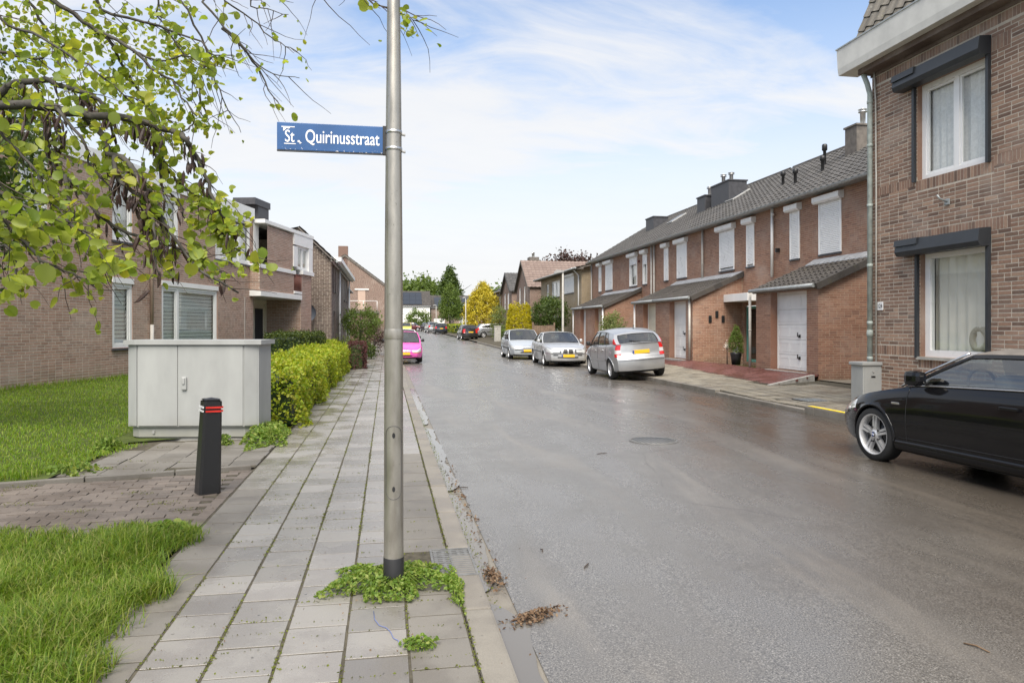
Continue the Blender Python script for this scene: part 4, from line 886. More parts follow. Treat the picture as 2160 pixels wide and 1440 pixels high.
# left side
dk = gable_house('brown_brick_house', 'dark brown brick house with satellite dish side wall, beyond the balcony house', (-2.5,33.9,.05), math.pi/2, 14.2, 7, 4.72, 6.05, 'x', 'brick_dark', 'tile_dark',
    [(.75,1.35,3.2,4.45,'dark'),(2.2,2.8,3.2,4.45,'dark'),(5.6,6.4,3.2,4.45,'dark'),(9.9,10.9,3.1,4.4),(12.2,13.2,3.1,4.4),(1.2,2.6,.5,2.3,'dark'),(4.9,5.7,.1,2.3,'dark'),(9.4,10.4,.05,2.25,'garage'),(12,13.2,.6,2.2)], nsep=120, apex=.2, over=.2)
downpipe(dk, 4.5, -.09, 0, 4.5, .05, 'white_paint'); downpipe(dk, 14.0, -.09, 0, 4.5, .05, 'white_paint'); bx('box_gutter', 'white_paint', dk, -.1, 14.3, -.45, .02, 4.50, 4.70, .01)
m = MB(); n = 20; mt = Matrix.Translation((-.42, 1.05, 2.15)) @ Matrix.Rotation(math.radians(-82),4,'Y') @ Matrix.Rotation(math.radians(12),4,'X')
m.lathe([(.0,-.10),(.12,-.095),(.24,-.075),(.34,-.04),(.41,.0),(.415,.008)], 28, mt); dish = m.build('satellite_dish', 'dish_grey'); dish.matrix_world = mtx(dk); tag(dish, 'round grey satellite dish on the dark brown side wall', 'satellite dish')
m = MB(); m.tube([(-.02,1.05,2.0),(-.32,1.05,2.05),(-.36,1.05,2.15)], .02, 8); m.build('dish_arm', 'grey_metal', dish); m = MB(); m.tube([(-.42,1.1,2.0),(-.78,1.02,1.85)], .012, 6); m.bevbox(-.84,-.76,.98,1.06,1.82,1.9,.01); m.build('feed_horn', 'grey_metal', dish)
gable_house('lean_roof_house', 'low brick house with a sloping verge beyond the dark brown house', (-2.9,48.6,.1), math.pi/2, 8, 7, 4.3, 5.6, 'x', 'brick_far', 'tile_dark', [(1.2,2.2,3.0,4.0),(4.6,5.8,.7,2.1)], apex=.35)
bg = gable_house('big_gable_house', 'tall brick gable wall with chimney and boarded window on the left', (-8.2,71,gz(71)), 0, 8.0, 12, 5.75, 8.55, 'y', 'brick_far', 'tile_dark', [], apex=.53, over=.06, chimneys=((3.6,4.5,.0,.7,9.35,'brick_far',0),))
bx('boarded_window', 'board', bg, 5.45, 6.15, -.03, .02, 2.9, 4.75); bx('lintel', 'white_paint', bg, 5.15, 6.5, -.08, .02, 4.80, 4.92)
an = empty('flat_roof_annex', (-4.5,65,gz(65)), 0, 'low flat roofed brick annex with white railing in front of the tall gable', 'annex'); bx('wall', 'brick_far', an, 0, 3.7, 0, 5, -.3, 2.5); bx('roof_edge', 'timber_grey', an, -.1, 3.8, -.1, 5.1, 2.5, 2.7)
m = MB(); [m.tube([(x,0,2.7),(x,0,3.6)], .02, 6) for x in (.05,1.25,2.45,3.65)]; m.tube([(.05,0,3.6),(3.65,0,3.6)], .025, 6); m.build('railing', 'white_paint', an)
# right side
bh = gable_house('beige_house', 'beige brick house with dark eaves and a white roller shutter', (13.0,60.3,gz(54)), -math.pi/2, 13.0, 9, 5.62, 6.6, 'x', 'brick_beige', 'tile_dark',
    [(8.3,11.0,3.85,5.05,'shutter'),(4.0,6.7,3.75,5.0),(2.1,3.0,3.75,4.9),(3.2,6.2,.6,2.3)], over=.5)
downpipe(bh, 12.5, -.08, 1.5, 5.45, .05, 'white_paint', (), bend=(-.45,-.4))
bb = gable_house('brown_tile_house', 'brown brick house with brown tiled roof and two tall white windows', (12.5,69.2,gz(66)), -math.pi/2, 6.5, 14, 5.3, 7.75, 'y', 'brick_far', 'tile_brown', [(1.2,2.0,3.2,5.0),(3.6,4.4,3.2,5.0)], over=.25, rtile=(.36,.40))
downpipe(bb, 6.58, 1.2, 0, 5.1, .05, 'white_paint', ())
gb = gable_house('grey_roof_house', 'narrow brick gable house with grey slate chimney left of the brown tiled house', (12.3,77.0,gz(74)), -math.pi/2, 6.0, 12, 5.3, 7.2, 'y', 'brick_far', 'tile_grey', [(1.4,2.4,3.0,4.7),(3.4,4.4,3.0,4.7)], verge='slate', chimneys=((3.9,5.1,2.0,3.0,8.7,'timber_grey',2),))
gable_house('solar_house', 'brick house with solar panels seen above the golden conifer', (12.8,90.5,gz(85)), -math.pi/2, 12, 9, 5.7, 7.9, 'x', 'brick_far', 'slate', [(4,5.4,3.2,4.6),(8,9.4,3.2,4.6)], solar=[(5.5,11.5,.5,3.6,4,2)], chimneys=((6.2,7.4,4.0,4.8,8.6,'brick_far',0),))
# end of the street
gable_house('white_house', 'white rendered house with solar panels at the end of the street', (-6,150,gz(150)), 0, 14.8, 8, 6.0, 9.15, 'x', 'render_white', 'tile_dark', [(11.0,12.2,3.15,4.35),(8.2,9.4,3.15,4.35),(11.2,12.2,.5,2.0),(5.2,6.4,3.15,4.35)], verge='white_paint', over=.2, solar=[(.6,13.2,.5,4.7,10,3)], rtile=(.4,.45))
gable_house('far_brick_house', 'brick house with solar panels and white garage at the end of the street', (9.2,153,gz(153)), 0, 10.5, 8, 5.75, 8.4, 'x', 'brick_far', 'tile_dark', [(.6,2.9,-.1,2.2,'garage'),(3.6,5.6,2.6,4.2),(5.3,6.9,.4,2.1)], solar=[(.8,5.4,.3,4.0,4,3),(6.8,10.,1.9,4.0,3,2)], over=.2, rtile=(.4,.45))
gable_house('white_verge_house', 'small brick house with white verge boards behind the golden conifer', (11.6,126,gz(126)), 0, 8, 9, 4.3, 7.2, 'y', 'brick_far', 'tile_dark', [(1.0,2.4,.4,2.3)], verge='white_paint', over=.2, rtile=(.4,.45))
# ---------------------------------------------------------------- cars
def lerp_tab(tab, x):
    if x <= tab[0][0]: return tab[0][1]
    for (a, va), (b, vb) in zip(tab, tab[1:]):
        if x <= b:
            t = (x-a)/(b-a); return va+(vb-va)*t
    return tab[-1][1]
def smooth_tab(tab, x):
    """monotone-ish cosine blend between table points"""
    n = len(tab)
    if x <= tab[0][0]: return tab[0][1]
    if x >= tab[-1][0]: return tab[-1][1]
    for i in range(n-1):
        a, va = tab[i]; b, vb = tab[i+1]
        if x <= b:
            t = (x-a)/(b-a); m0 = (vb-tab[i-1][1])/(b-tab[i-1][0]) if i else (vb-va)/(b-a); m1 = (tab[i+2][1]-va)/(tab[i+2][0]-a) if i < n-2 else (vb-va)/(b-a); h = b-a
            return (2*t**3-3*t**2+1)*va+(t**3-2*t**2+t)*h*m0+(-2*t**3+3*t**2)*vb+(t**3-t**2)*h*m1
PROF = [(.0,.90),(.02,.955),(.10,.972),(.28,.985),(.45,1.0),(.58,1.0),(.70,.992),(.82,.978),(.92,.955),(1.0,.915)]
def car(name, label, loc, heading, p, roll=0., group=None):
    """heading: direction of the nose (radians from +X, counter-clockwise)"""
    root = empty(name, loc, heading, label, 'car', group); root.rotation_euler = (roll, 0, heading)
    L, Wd, wr = p['L'], p['W']/2, p.get('wr', .30); fo, wb = p['fo'], p['wb']; paint = p['paint']; zs = p.get('sill', .20)
    X = lambda x: L/2-x
    zt = lambda x: smooth_tab(p['shoulder'], x)
    kf, rf, kr, rr = p.get('kf', .22), p.get('rf', .8), p.get('kr', .16), p.get('rr', .6)
    hw = lambda x: Wd*(1-kf*(max(0,rf-x)/rf)**2.4-kr*(max(0,x-(L-rr))/rr)**2.4)
    nose = p.get('nose', [(.2,.06),(.35,.0),(.55,.0),(.66,.03),(.75,.09)]); tail = p.get('tail', [(.2,.08),(.4,.0),(.6,.0),(.75,.05),(.95,.10)])
    def shift(x, z):
        a = max(0, 1-x/.55); b = max(0, 1-(L-x)/.5); return x+a*a*lerp_tab(nose, z)-b*b*lerp_tab(tail, z)
    ra = wr+p.get('arch', .055); wx = (fo, fo+wb)
    def zbase(x): return zs+.05*max(0,1-x/.5)+.06*max(0,1-(L-x)/.5)
    def side(x, f, sgn=1, off=0.):
        z = zbase(x)+f*(zt(x)-zbase(x)); y = lerp_tab(PROF, f)*hw(x)+off
        return Vector((X(shift(x,z)), sgn*y, z))
    def cap(end, yf, f, off=0.):
        x = 0. if end == 'f' else L; s = side(x, f); bul = p.get('bulge', .10)*(1-abs(yf)**2.2); fx = s.x+(bul+off)*(1 if end == 'f' else -1); return Vector((fx, s.y*yf, s.z+(.015*(1-yf*yf) if f > .97 else 0)))
    xs = set(np.linspace(0, .6, 13)) | set(np.linspace(.6, L-.5, 24)) | set(np.linspace(L-.5, L, 11))
    for w in wx: xs |= {w+ra*math.cos(t) for t in np.linspace(0, math.pi, 25)} | {w-ra-.002, w+ra+.002}
    xs = sorted(xs); fr = [0,.015,.06,.12,.2,.3,.4,.5,.6,.7,.8,.88,.95,1.]
    def clipz(v, x):
        for w in wx:
            if abs(x-w) < ra:
                za = wr+math.sqrt(ra*ra-(x-w)**2)
                if v.z < za: v = Vector((v.x, v.y, za))
        return v
    body = MB()
    for sgn in (1,-1):
        P = [[clipz(side(x, f, sgn), x) for x in xs] for f in fr]; body.grid(P, flip=(sgn > 0))
    cab0, cab1 = p['cowl'], p['deck']
    def topz(x, y): return zt(x)+p.get('crown', .045)*(1-(y/(.915*hw(x)))**2)
    for a, b in ((0, cab0), (cab1, L)):
        xx = sorted({x for x in xs if a < x < b} | {a, b}); yf = [-1,-.85,-.6,-.3,0,.3,.6,.85,1]
        P = [[Vector((X(shift(x, zt(x))), q*.915*hw(x), topz(x, q*.915*hw(x))))+(Vector((p.get('bulge',.10)*(1-abs(q)**2.2)*(max(0,1-x/.5)**2 - max(0,1-(L-x)/.45)**2),0,0))) for q in yf] for x in xx]
        if b-a > .03: body.grid(P, flip=True)
    for end in 'fr':
        P = [[cap(end, q/8, f) if f < 1 else Vector((cap(end,q/8,1).x, cap(end,q/8,1).y, topz(0. if end == 'f' else L, cap(end,q/8,1).y))) for q in range(-8,9)] for f in fr]; body.grid(P, flip=(end == 'r'))
    bo = body.build('body', paint, root)
    under = MB(); under.box(X(L-.35), X(.35), -.70*Wd, .70*Wd, .17, min(.62, zt(L/2)-.2)); under.box(X(L-.45), X(.55), -.84*Wd, .84*Wd, zs-.02, zs+.06); under.build('underbody', 'black_plastic', root)
    # arch lips
    for w in wx:
        for sgn in (1,-1):
            pts = []
            for t in np.linspace(-.12, math.pi+.12, 22):
                x = w+ra*math.cos(t); z = wr+ra*math.sin(t)
                if z < zs+.02: continue
                f = (z-zbase(x))/(zt(x)-zbase(x)); y = lerp_tab(PROF, max(0,min(1,f)))*hw(x); pts.append((X(shift(x,z)), sgn*(y-.004), z))
            MB().tube(pts, .016, 6).build('wheel_arch', p.get('archmat', paint), root)
    # ---- greenhouse
    H = p['H']; rail = lambda x: smooth_tab(p['roof'], x); yr = lambda x: Wd*p.get('tumble', .76)
    pil = p['pillars']                                        # list of (x base, x top, half width)
    def gs(xb, xt, t, sgn, off=0.):
        b = Vector((X(xb), .915*hw(xb), zt(xb))); e = Vector((X(xt), yr(xt), rail(xt)-.05)); q = b.lerp(e, t); q.y += .035*math.sin(math.pi*t)+off; q.y *= sgn; return q
    gh = MB(); lines = []
    for i, (a, b, w) in enumerate(pil): lines.append((a-w if i else a, b-w if i else b)); lines.append((a+w, b+w) if i < len(pil)-1 else (a, b))
    lines[0] = (pil[0][0], pil[0][1]); lines[1] = (pil[0][0]+2*pil[0][2], pil[0][1]+2*pil[0][2]); lines[-1] = (pil[-1][0], pil[-1][1]); lines[-2] = (pil[-1][0]-2*pil[-1][2], pil[-1][1]-2*pil[-1][2])
    t0, t1 = .05, .90; fm = p.get('framemat', 'black_plastic')
    def patch(mb, l0, l1, ta, tb, sgn, off=0., n=8):
        P = [[gs(l0[0]+(l1[0]-l0[0])*i/n, l0[1]+(l1[1]-l0[1])*i/n, ta+(tb-ta)*j/6, sgn, off) for i in range(n+1)] for j in range(7)]; mb.grid(P, flip=(sgn > 0))
    glass = p.get('glass', 'car_glass')
    for sgn in (1,-1):
        for i in range(len(lines)-1):
            if i % 2 == 0: patch(gh, lines[i], lines[i+1], 0, 1, sgn)
            else:
                patch(gh, lines[i], lines[i+1], 0, t0, sgn); patch(gh, lines[i], lines[i+1], t1, 1, sgn); g = MB(); patch(g, lines[i], lines[i+1], t0, t1, sgn, -.004); w = g.build('side_window', glass, root)
                pts = [gs(*lines[i], t, sgn, .002) for t in np.linspace(t0,t1,7)]+[gs(lines[i][0]+(lines[i+1][0]-lines[i][0])*q, lines[i][1]+(lines[i+1][1]-lines[i][1])*q, t1, sgn, .002) for q in np.linspace(0,1,7)[1:]]+[gs(*lines[i+1], t, sgn, .002) for t in np.linspace(t1,t0,7)[1:]]+[gs(lines[i][0]+(lines[i+1][0]-lines[i][0])*q, lines[i][1]+(lines[i+1][1]-lines[i][1])*q, t0, sgn, .002) for q in np.linspace(1,0,7)[1:]]
                MB().tube(pts, .009, 5, cap=False).build('window_seal', fm, w)
    def screen(which, ta, tb, sa, sb, off, n=12, m_=8):
        (xb, xt, _) = pil[0] if which == 'f' else pil[-1]; d = 1 if which == 'f' else -1; P = []
        for j in range(m_+1):
            t = ta+(tb-ta)*j/m_; e = gs(xb, xt, t, 1); row = []
            for i in range(n+1):
                q = sa+(sb-sa)*i/n; row.append(Vector((e.x+d*((p.get('bow',.13)*(1-t*.55))*(1-q*q)+off), e.y*q, e.z+(.05*t+.02*(1-t))*(1-q*q)+off*.6)))
            P.append(row)
        return P
    if p.get('pillarlamp'):
        for sgn in (1,-1):
            (xb, xt, _) = pil[-1]; lo = [gs(xb-.20*(1-i/4)+.004, xt-.20*(1-i/4)+.004, 0., sgn, .008) for i in range(5)]; mi_ = [gs(xb-.13*(1-i/4)+.004, xt-.13*(1-i/4)+.004, .28, sgn, .008) for i in range(5)]; hi = [gs(xb-.05*(1-i/4)+.004, xt-.05*(1-i/4)+.004, .56, sgn, .008) for i in range(5)]; m = MB(); m.grid([lo,mi_,hi], flip=(sgn > 0)); m.add([lo[4],mi_[4],hi[4],hi[4]-Vector((0,sgn*.10,0)),mi_[4]-Vector((0,sgn*.14,0)),lo[4]-Vector((0,sgn*.17,0))], [(0,1,4,5),(1,2,3,4)]); m.build('tail_lamp_top', 'lamp_red', root)
    roofm = MB()
    for which in 'fr':
        ta, tb, sa = (.04,.95,.93) if which == 'f' else p.get('rearglass', (.10,.88,.86))
        for a, b, c, d in ((0,ta,-1,1),(tb,1,-1,1),(ta,tb,-1,-sa),(ta,tb,sa,1)): gh.grid(screen(which,a,b,c,d,0), flip=(which == 'r'))
        g = MB(); g.grid(screen(which,ta,tb,-sa,sa,-.003), flip=(which == 'r')); sc = g.build('windscreen' if which == 'f' else 'rear_window', p.get('screen', glass) if which == 'f' else p.get('rglass', glass), root)
        P = screen(which,ta,tb,-sa,sa,.001); loop = P[0]+[r[-1] for r in P[1:]]+P[-1][::-1][1:]+[r[0] for r in P[::-1][1:]]; MB().tube(loop, .011, 5, cap=False).build('screen_seal', 'black_plastic', sc)
        # wiper
        a = screen(which,ta+.02,ta+.05,-sa,sa,.012); 
        if which == 'f': MB().tube([a[0][2],a[4][7]], .008, 5).build('wiper', 'black_plastic', sc); MB().tube([a[0][6],a[4][11]], .008, 5).build('wiper', 'black_plastic', sc)
        elif p.get('rwiper', True): MB().tube([a[0][6],screen('r',.25,.3,-sa,sa,.012)[0][9]], .009, 5).build('wiper', 'black_plastic', sc)
    xf, xr = pil[0][1], pil[-1][1]; ft = screen('f',1,1,-1,1,0)[0]; rt = screen('r',1,1,-1,1,0)[0]; P = []
    for j in range(13):
        s_ = j/12; row = []; x = xf+(xr-xf)*s_; e = gs(x, x, 1, 1)
        for i in range(13):
            q = -1+2*i/12; base = Vector((X(x), e.y*q, e.z+.05*(1-q*q))); bf = ft[i]-Vector((X(xf), ft[i].y, gs(xf,xf,1,1).z+.05*(1-q*q))); br = rt[i]-Vector((X(xr), rt[i].y, gs(xr,xr,1,1).z+.05*(1-q*q))); row.append(base+bf*(1-s_)**3+br*s_**3)
        P.append(row)
    roofm.grid(P, flip=True); roofm.build('roof', p.get('roofmat', paint), root); gh.build('pillars', p.get('pillarmat', paint), root)
    # cabin
    cabin = MB(); cabin.box(X(pil[-1][0]-.05), X(pil[0][0]+.1), -.84*Wd, .84*Wd, .5, zt(L/2)-.30); cabin.bevbox(X(pil[0][0]+.52), X(pil[0][0]+.02), -.84*Wd, .84*Wd, zt(L/2)-.3, zt(L/2)-.03, .05); cabin.build('interior', 'interior', root)
    for sx in (pil[0][0]+1.15, pil[0][0]+1.95):
        for sgn in (1,-1):
            if sx > pil[-1][0]-.25: continue
            m = MB(); mt = Matrix.Translation((X(sx), sgn*.37, zt(L/2)-.35)) @ Matrix.Rotation(math.radians(12),4,'Y'); m.bevbox(-.08,.08,-.23,.23,0,.50,.05,mt); m.bevbox(-.05,.05,-.12,.12,.52,.70,.04,mt); m.build('seat', 'seat_grey', root)
    sw = MB(); c = Vector((X(pil[0][0]+.62), .36, zt(L/2)-.0)); sw.tube([c+Vector((.06*math.cos(t)*.5, .18*math.sin(t), .18*math.cos(t))) for t in np.linspace(0,2*math.pi,19)], .016, 6, cap=False); sw.build('steering_wheel', 'black_plastic', root)
    # wheels
    for w in wx:
        for sgn in (1,-1):
            wheel(root, (X(w), sgn*(hw(w)-.115), wr), wr, sgn, p.get('spokes', 5), p.get('rimr', .66), p.get('double', False), p.get('emblem', False))
    # lamps, grille, plates, bumpers
    def wrap(end, y0, f0, f1, x1, sgn, off=.007, n=8):
        """patch from yf=y0 on the cap round the corner to x1 along the side"""
        P = []
        for j in range(6):
            f = f0+(f1-f0)*j/5; row = [cap(end, sgn*(y0+(1-y0)*i/n), f, off) for i in range(n+1)]
            if x1: row += [side((x1*i/5) if end == 'f' else L-(x1*i/5), f, sgn, off) for i in range(1,6)]
            P.append(row)
        return P
    def put(nm, mat, end, y0, f0, f1, x1=0., off=.007, both=True, par=None):
        for sgn in ((1,-1) if both else (1,)):
            m = MB(); P = wrap(end, y0, f0, f1, x1, sgn, off); m.grid(P, flip=((end == 'r') ^ (sgn > 0))); c = sum((v for r in P for v in r), Vector())/ (len(P)*len(P[0]))
            # rim of the patch back to the body, so that it has thickness
            loop = P[0]+[r[-1] for r in P[1:]]+P[-1][::-1][1:]+[r[0] for r in P[::-1][1:-1]]; inn = [v.lerp(c,.02)+Vector((-.02 if end == 'f' else .02,0,0)) for v in loop]; k = len(loop); m.add(loop+inn, [(i,(i+1)%k,k+(i+1)%k,k+i) for i in range(k)]); m.build(nm, mat, par or root)
    def center(nm, mat, end, y0, y1, f0, f1, off=.006):
        m = MB(); P = [[cap(end, y0+(y1-y0)*i/8, f0+(f1-f0)*j/3, off) for i in range(9)] for j in range(4)]; m.grid(P, flip=(end == 'r')); d = Vector((-.02 if end == 'f' else .02,0,0)); loop = P[0]+[r[-1] for r in P[1:]]+P[-1][::-1][1:]+[r[0] for r in P[::-1][1:-1]]; k = len(loop); m.add(loop+[v+d for v in loop], [(i,(i+1)%k,k+(i+1)%k,k+i) for i in range(k)]); return m.build(nm, mat, root)
    for q in p.get('lamps', ()): put(*q)
    for q in p.get('centers', ()): center(*q)
    for end, f, yc in p.get('plates', ()):
        v = cap(end, yc, f, .018); d = 1 if end == 'f' else -1; m = MB(); m.bevbox(v.x-.008, v.x+.008, v.y-.26, v.y+.26, v.z-.055, v.z+.055, .006); pl = m.build('number_plate', 'plate_yellow', root); yb = v.y-d*.235*1 if end == 'r' else v.y-.235; m = MB(); yy = v.y+(.235 if end == 'r' else -.235); m.box(v.x-.011, v.x+.011, yy-.024, yy+.024, v.z-.05, v.z+.05); m.build('plate_band', 'plate_blue', pl)
    for f0, f1 in p.get('strips', ()):
        for sgn in (1,-1):
            a, b = wx[0]+ra+.04, wx[1]-ra-.04; m = MB(); m.grid([[side(a+(b-a)*i/12, f0+(f1-f0)*j/2, sgn, .012 if j == 1 else .002) for i in range(13)] for j in range(3)], flip=(sgn > 0)); m.build('side_strip', p.get('stripmat', 'black_plastic'), root)
    # door gaps, handles, mirrors
    for x in p.get('seams', ()):
        for sgn in (1,-1):
            pts = [clipz(side(x, f, sgn, .0005), x) for f in np.linspace(.06, 1, 14)]; MB().tube(pts, .0045, 4).build('door_gap', 'black_plastic', root)
    for x, f in p.get('handles', ()):
        for sgn in (1,-1):
            a = side(x, f, sgn, .02); m = MB(); m.bevbox(a.x-.10, a.x+.10, a.y-.018, a.y+.014, a.z-.016, a.z+.016, .008); m.build('door_handle', p.get('handlemat', paint), root)
    for sgn in (1,-1):
        a = gs(pil[0][0]+.26, pil[0][1]+.26, .10, sgn); m = MB(); ms = p.get('mirror', 1.); m.bevbox(a.x-.06*ms, a.x+.10*ms, a.y+sgn*.05-(.13*ms if sgn < 0 else 0), a.y+sgn*.05+(.13*ms if sgn > 0 else 0), a.z-.02, a.z+.12*ms, .045*ms); mi = m.build('mirror', p.get('mirrormat', 'black_plastic'), root); MB().tube([a, a+Vector((0,sgn*.08,.03))], .02, 6).build('mirror_arm', 'black_plastic', mi)
    return root, side, cap
WHEELS = {}
def wheel(root, loc, r, sgn, spokes, rimr, double, emblem):
    key = (round(r,3), spokes, rimr, double)
    if key not in WHEELS:
        w = .10; R = r*rimr; t = MB(); t.lathe([(R*.98,-w),(r*.93,-w),(r*.985,-w*.8),(r,-w*.5),(r,w*.5),(r*.985,w*.8),(r*.93,w),(R*1.0,w)], 36, Matrix.Rotation(math.pi/2,4,'X'))
        rm = MB(); rm.lathe([(R*1.0,w*.98),(R*.96,w*1.0),(R*.93,w*.85),(R*.9,w*.2),(R*.88,-w)], 36, Matrix.Rotation(math.pi/2,4,'X')); 
        for i in range(spokes):
            an = 2*math.pi*i/spokes
            for d in ((-.17,.17) if double else (0,)):
                wd = .0125*r/.3 if double else .034*r/.3; mt = Matrix.Rotation(an+d*.35,4,'Y'); c0 = [(R*.20,-wd*.9),(R*.93,-wd*1.15),(R*.93,wd*1.15),(R*.20,wd*.9)]
                if double: c0 = [(x, y+math.copysign(.012+x*.115,d)*1.0) for x, y in c0]
                f = [Vector((x,-w*.62-(.02*(1-x/R)),y)) for x, y in c0]; k = [Vector((x,-w*.25,y)) for x, y in c0]; rm.add([mt @ v for v in f+k], [(0,1,2,3),(7,6,5,4),(0,4,5,1),(1,5,6,2),(2,6,7,3),(3,7,4,0)])
        rm.lathe([(.0,.075+.012),(R*.2,.075+.010),(R*.25,.06),(R*.26,.02)], 20, Matrix.Rotation(math.pi/2,4,'X'))
        dk = MB(); dk.lathe([(.0,.0),(R*.92,.0)], 28, Matrix.Rotation(math.pi/2,4,'X')); dk.lathe([(.0,.012),(R*.62,.012),(R*.62,.0)], 24, Matrix.Rotation(math.pi/2,4,'X'))
        WHEELS[key] = (t, rm, dk, {})
    t, rm, dk, c = WHEELS[key]
    def inst(mb, nm, mat, par):
        if nm not in c:
            o = mb.build(nm, mat, par); c[nm] = o.data; return o
        return link(nm, c[nm], None, par)
    e = inst(t, 'wheel', 'tyre', root); e.location = loc; e.rotation_euler = (0, random.Random(int(loc[0]*100)).uniform(0,1.2), 0 if sgn < 0 else math.pi)
    a = inst(rm, 'rim', 'alloy', e); a2 = inst(dk, 'brake_disc', 'black_plastic', e)
    if emblem:
        R = r*rimr
        for i in range(5):
            an = 2*math.pi*i/5+.3; MB().lathe([(0,.09),(.012,.09),(.012,.06)], 8, Matrix.Translation((R*.36*math.cos(an),.0,R*.36*math.sin(an))) @ Matrix.Rotation(math.pi/2,4,'X')).build('wheel_bolt', 'black_plastic', e)
        MB().lathe([(0,.0935),(R*.13,.0930),(R*.135,.085)], 16, Matrix.Rotation(math.pi/2,4,'X')).build('hub_cap', 'slate', e)
        for q in range(4):
            m = MB(); pts = [Vector((0,-.0945,0))]+[Vector((R*.095*math.cos(t),-.0945,R*.095*math.sin(t))) for t in np.linspace(q*math.pi/2,(q+1)*math.pi/2,6)]; m.add(pts, [tuple(range(7))]); m.build('hub_emblem', 'plate_blue' if q % 2 else 'sign_white', e)
HATCH = lambda L, h: [(0,.62*h/1.45),(.35,.74*h/1.45),(1.0,.90*h/1.45),(1.6,.95*h/1.45),(L*.6,.99*h/1.45),(L-.35,1.02*h/1.45),(L,1.0*h/1.45)]
def hatch(L, W, H, paint, **kw):
    p = dict(L=L, W=W, H=H, fo=.78, wb=L-.78-.62, wr=.295, paint=paint, shoulder=HATCH(L,H), cowl=.98, deck=L-.08, roof=[(.9,H-.02),(1.9,H),(L*.62,H-.01),(L-.5,H-.07),(L,H-.12)],
             pillars=[(.95,1.62,.035),(2.0,2.06,.035),(2.95,2.85,.035),(L-.10,L-.50,.17)], tail=[(.2,.05),(.4,.0),(.6,.0),(.75,.05),(1.0,.08)], seams=(1.12,2.0,2.93), handles=((1.82,.80),(2.72,.82)),
             lamps=(('headlamp','lamp_clear','f',.56,.66,.93,.32),('tail_lamp','lamp_red','r',.80,.60,.98,.12)), centers=(('grille','black_plastic','f',-.42,.42,.70,.80),('intake','black_plastic','f',-.6,.6,.20,.34)), plates=(('f',.50,0.),('r',.62,0.)), strips=((.42,.50),))
    p.update(kw); return p
UP, DN = math.pi/2, -math.pi/2
RZ = lambda x, y: road_z(x, y)
# black coupe in the foreground
Lb = 4.36
bmw1 = dict(L=Lb, W=1.75, H=1.42, fo=.78, wb=2.66, wr=.315, arch=.035, sill=.185, paint='paint_black', shoulder=[(0,.60),(.30,.70),(.75,.815),(1.35,.915),(1.9,.945),(3.0,.985),(3.7,1.01),(4.36,.99)], cowl=1.14, deck=3.62,
    roof=[(1.5,1.30),(2.0,1.345),(2.6,1.36),(3.2,1.36),(3.6,1.26)], pillars=[(1.20,1.98,.03),(2.88,2.72,.035),(3.70,3.20,.14)], tumble=.70, kf=.26, rf=.85, seams=(1.32,2.93), handles=((2.62,.80),), crown=.055, glass='car_glass_clear', framemat='black_plastic',
    pillarmat='paint_black', roofmat='timber_grey', rimr=.76, double=True, emblem=True, lamps=(('headlamp','lamp_clear','f',.50,.74,.93,.42),('tail_lamp','lamp_red','r',.62,.62,.85,.22)), centers=(('grille','black_plastic','f',-.2,.2,.62,.82),('intake','black_plastic','f',-.7,.7,.16,.36)), plates=(('f',.46,0.),), rwiper=False, bow=.2, mirror=1.2, mirrormat='paint_black',  # grey-brown roof colour paints in a brownish reflection on the black roof
    nose=[(.2,.05),(.35,.0),(.5,.0),(.6,.03),(.7,.10)])
c1, side1, cap1 = car('black_coupe', 'black coupe with five double spoke alloy wheels parked by the corner house', (6.57, 6.30, RZ(6.5,6)), UP+math.radians(2.2), bmw1)
hwY = lambda v: v
s = c1; X1 = lambda x: Lb/2-x
# chrome line along the screen pillar and the window sill, sill skirt, side blinker
def gline(a0, a1, n=14):
    return [Vector((X1(a0+(a1-a0)*i/n), .915*.875+.012, 0)) for i in range(n+1)]
def sh1(x): return smooth_tab(bmw1['shoulder'], x)
pts = [Vector((X1(x), .915*.875*(1)+.006, sh1(x)+.012)) for x in np.linspace(1.28,3.6,14)]; MB().tube(pts, .008, 6).build('chrome_strip', 'chrome', c1)
pts = [Vector((X1(1.19),.795,.905)).lerp(Vector((X1(1.95),.628,1.298)), t)+Vector((0,.035*math.sin(math.pi*t)+.010,.010)) for t in np.linspace(0,1,9)]; MB().tube(pts, .012, 6).build('chrome_strip', 'chrome', c1)
a = side1(1.16,.76,1,.004); m = MB(); m.bevbox(a.x-.06,a.x+.06,a.y-.004,a.y+.008,a.z-.012,a.z+.012,.004); m.build('side_blinker', 'chrome', c1)
m = MB(); m.grid([[side1(1.15+(3.0-1.15)*i/12, f, 1, o) for i in range(13)] for f, o in ((.02,.0),(.05,.022),(.12,.026),(.17,.004))], flip=True); m.build('side_skirt', 'paint_black', c1)
m = MB(); m.tube([side1(1.2+(2.9-1.2)*i/12, .22, 1, .002) for i in range(13)], .004, 5); m.build('door_crease', 'black_plastic', c1)
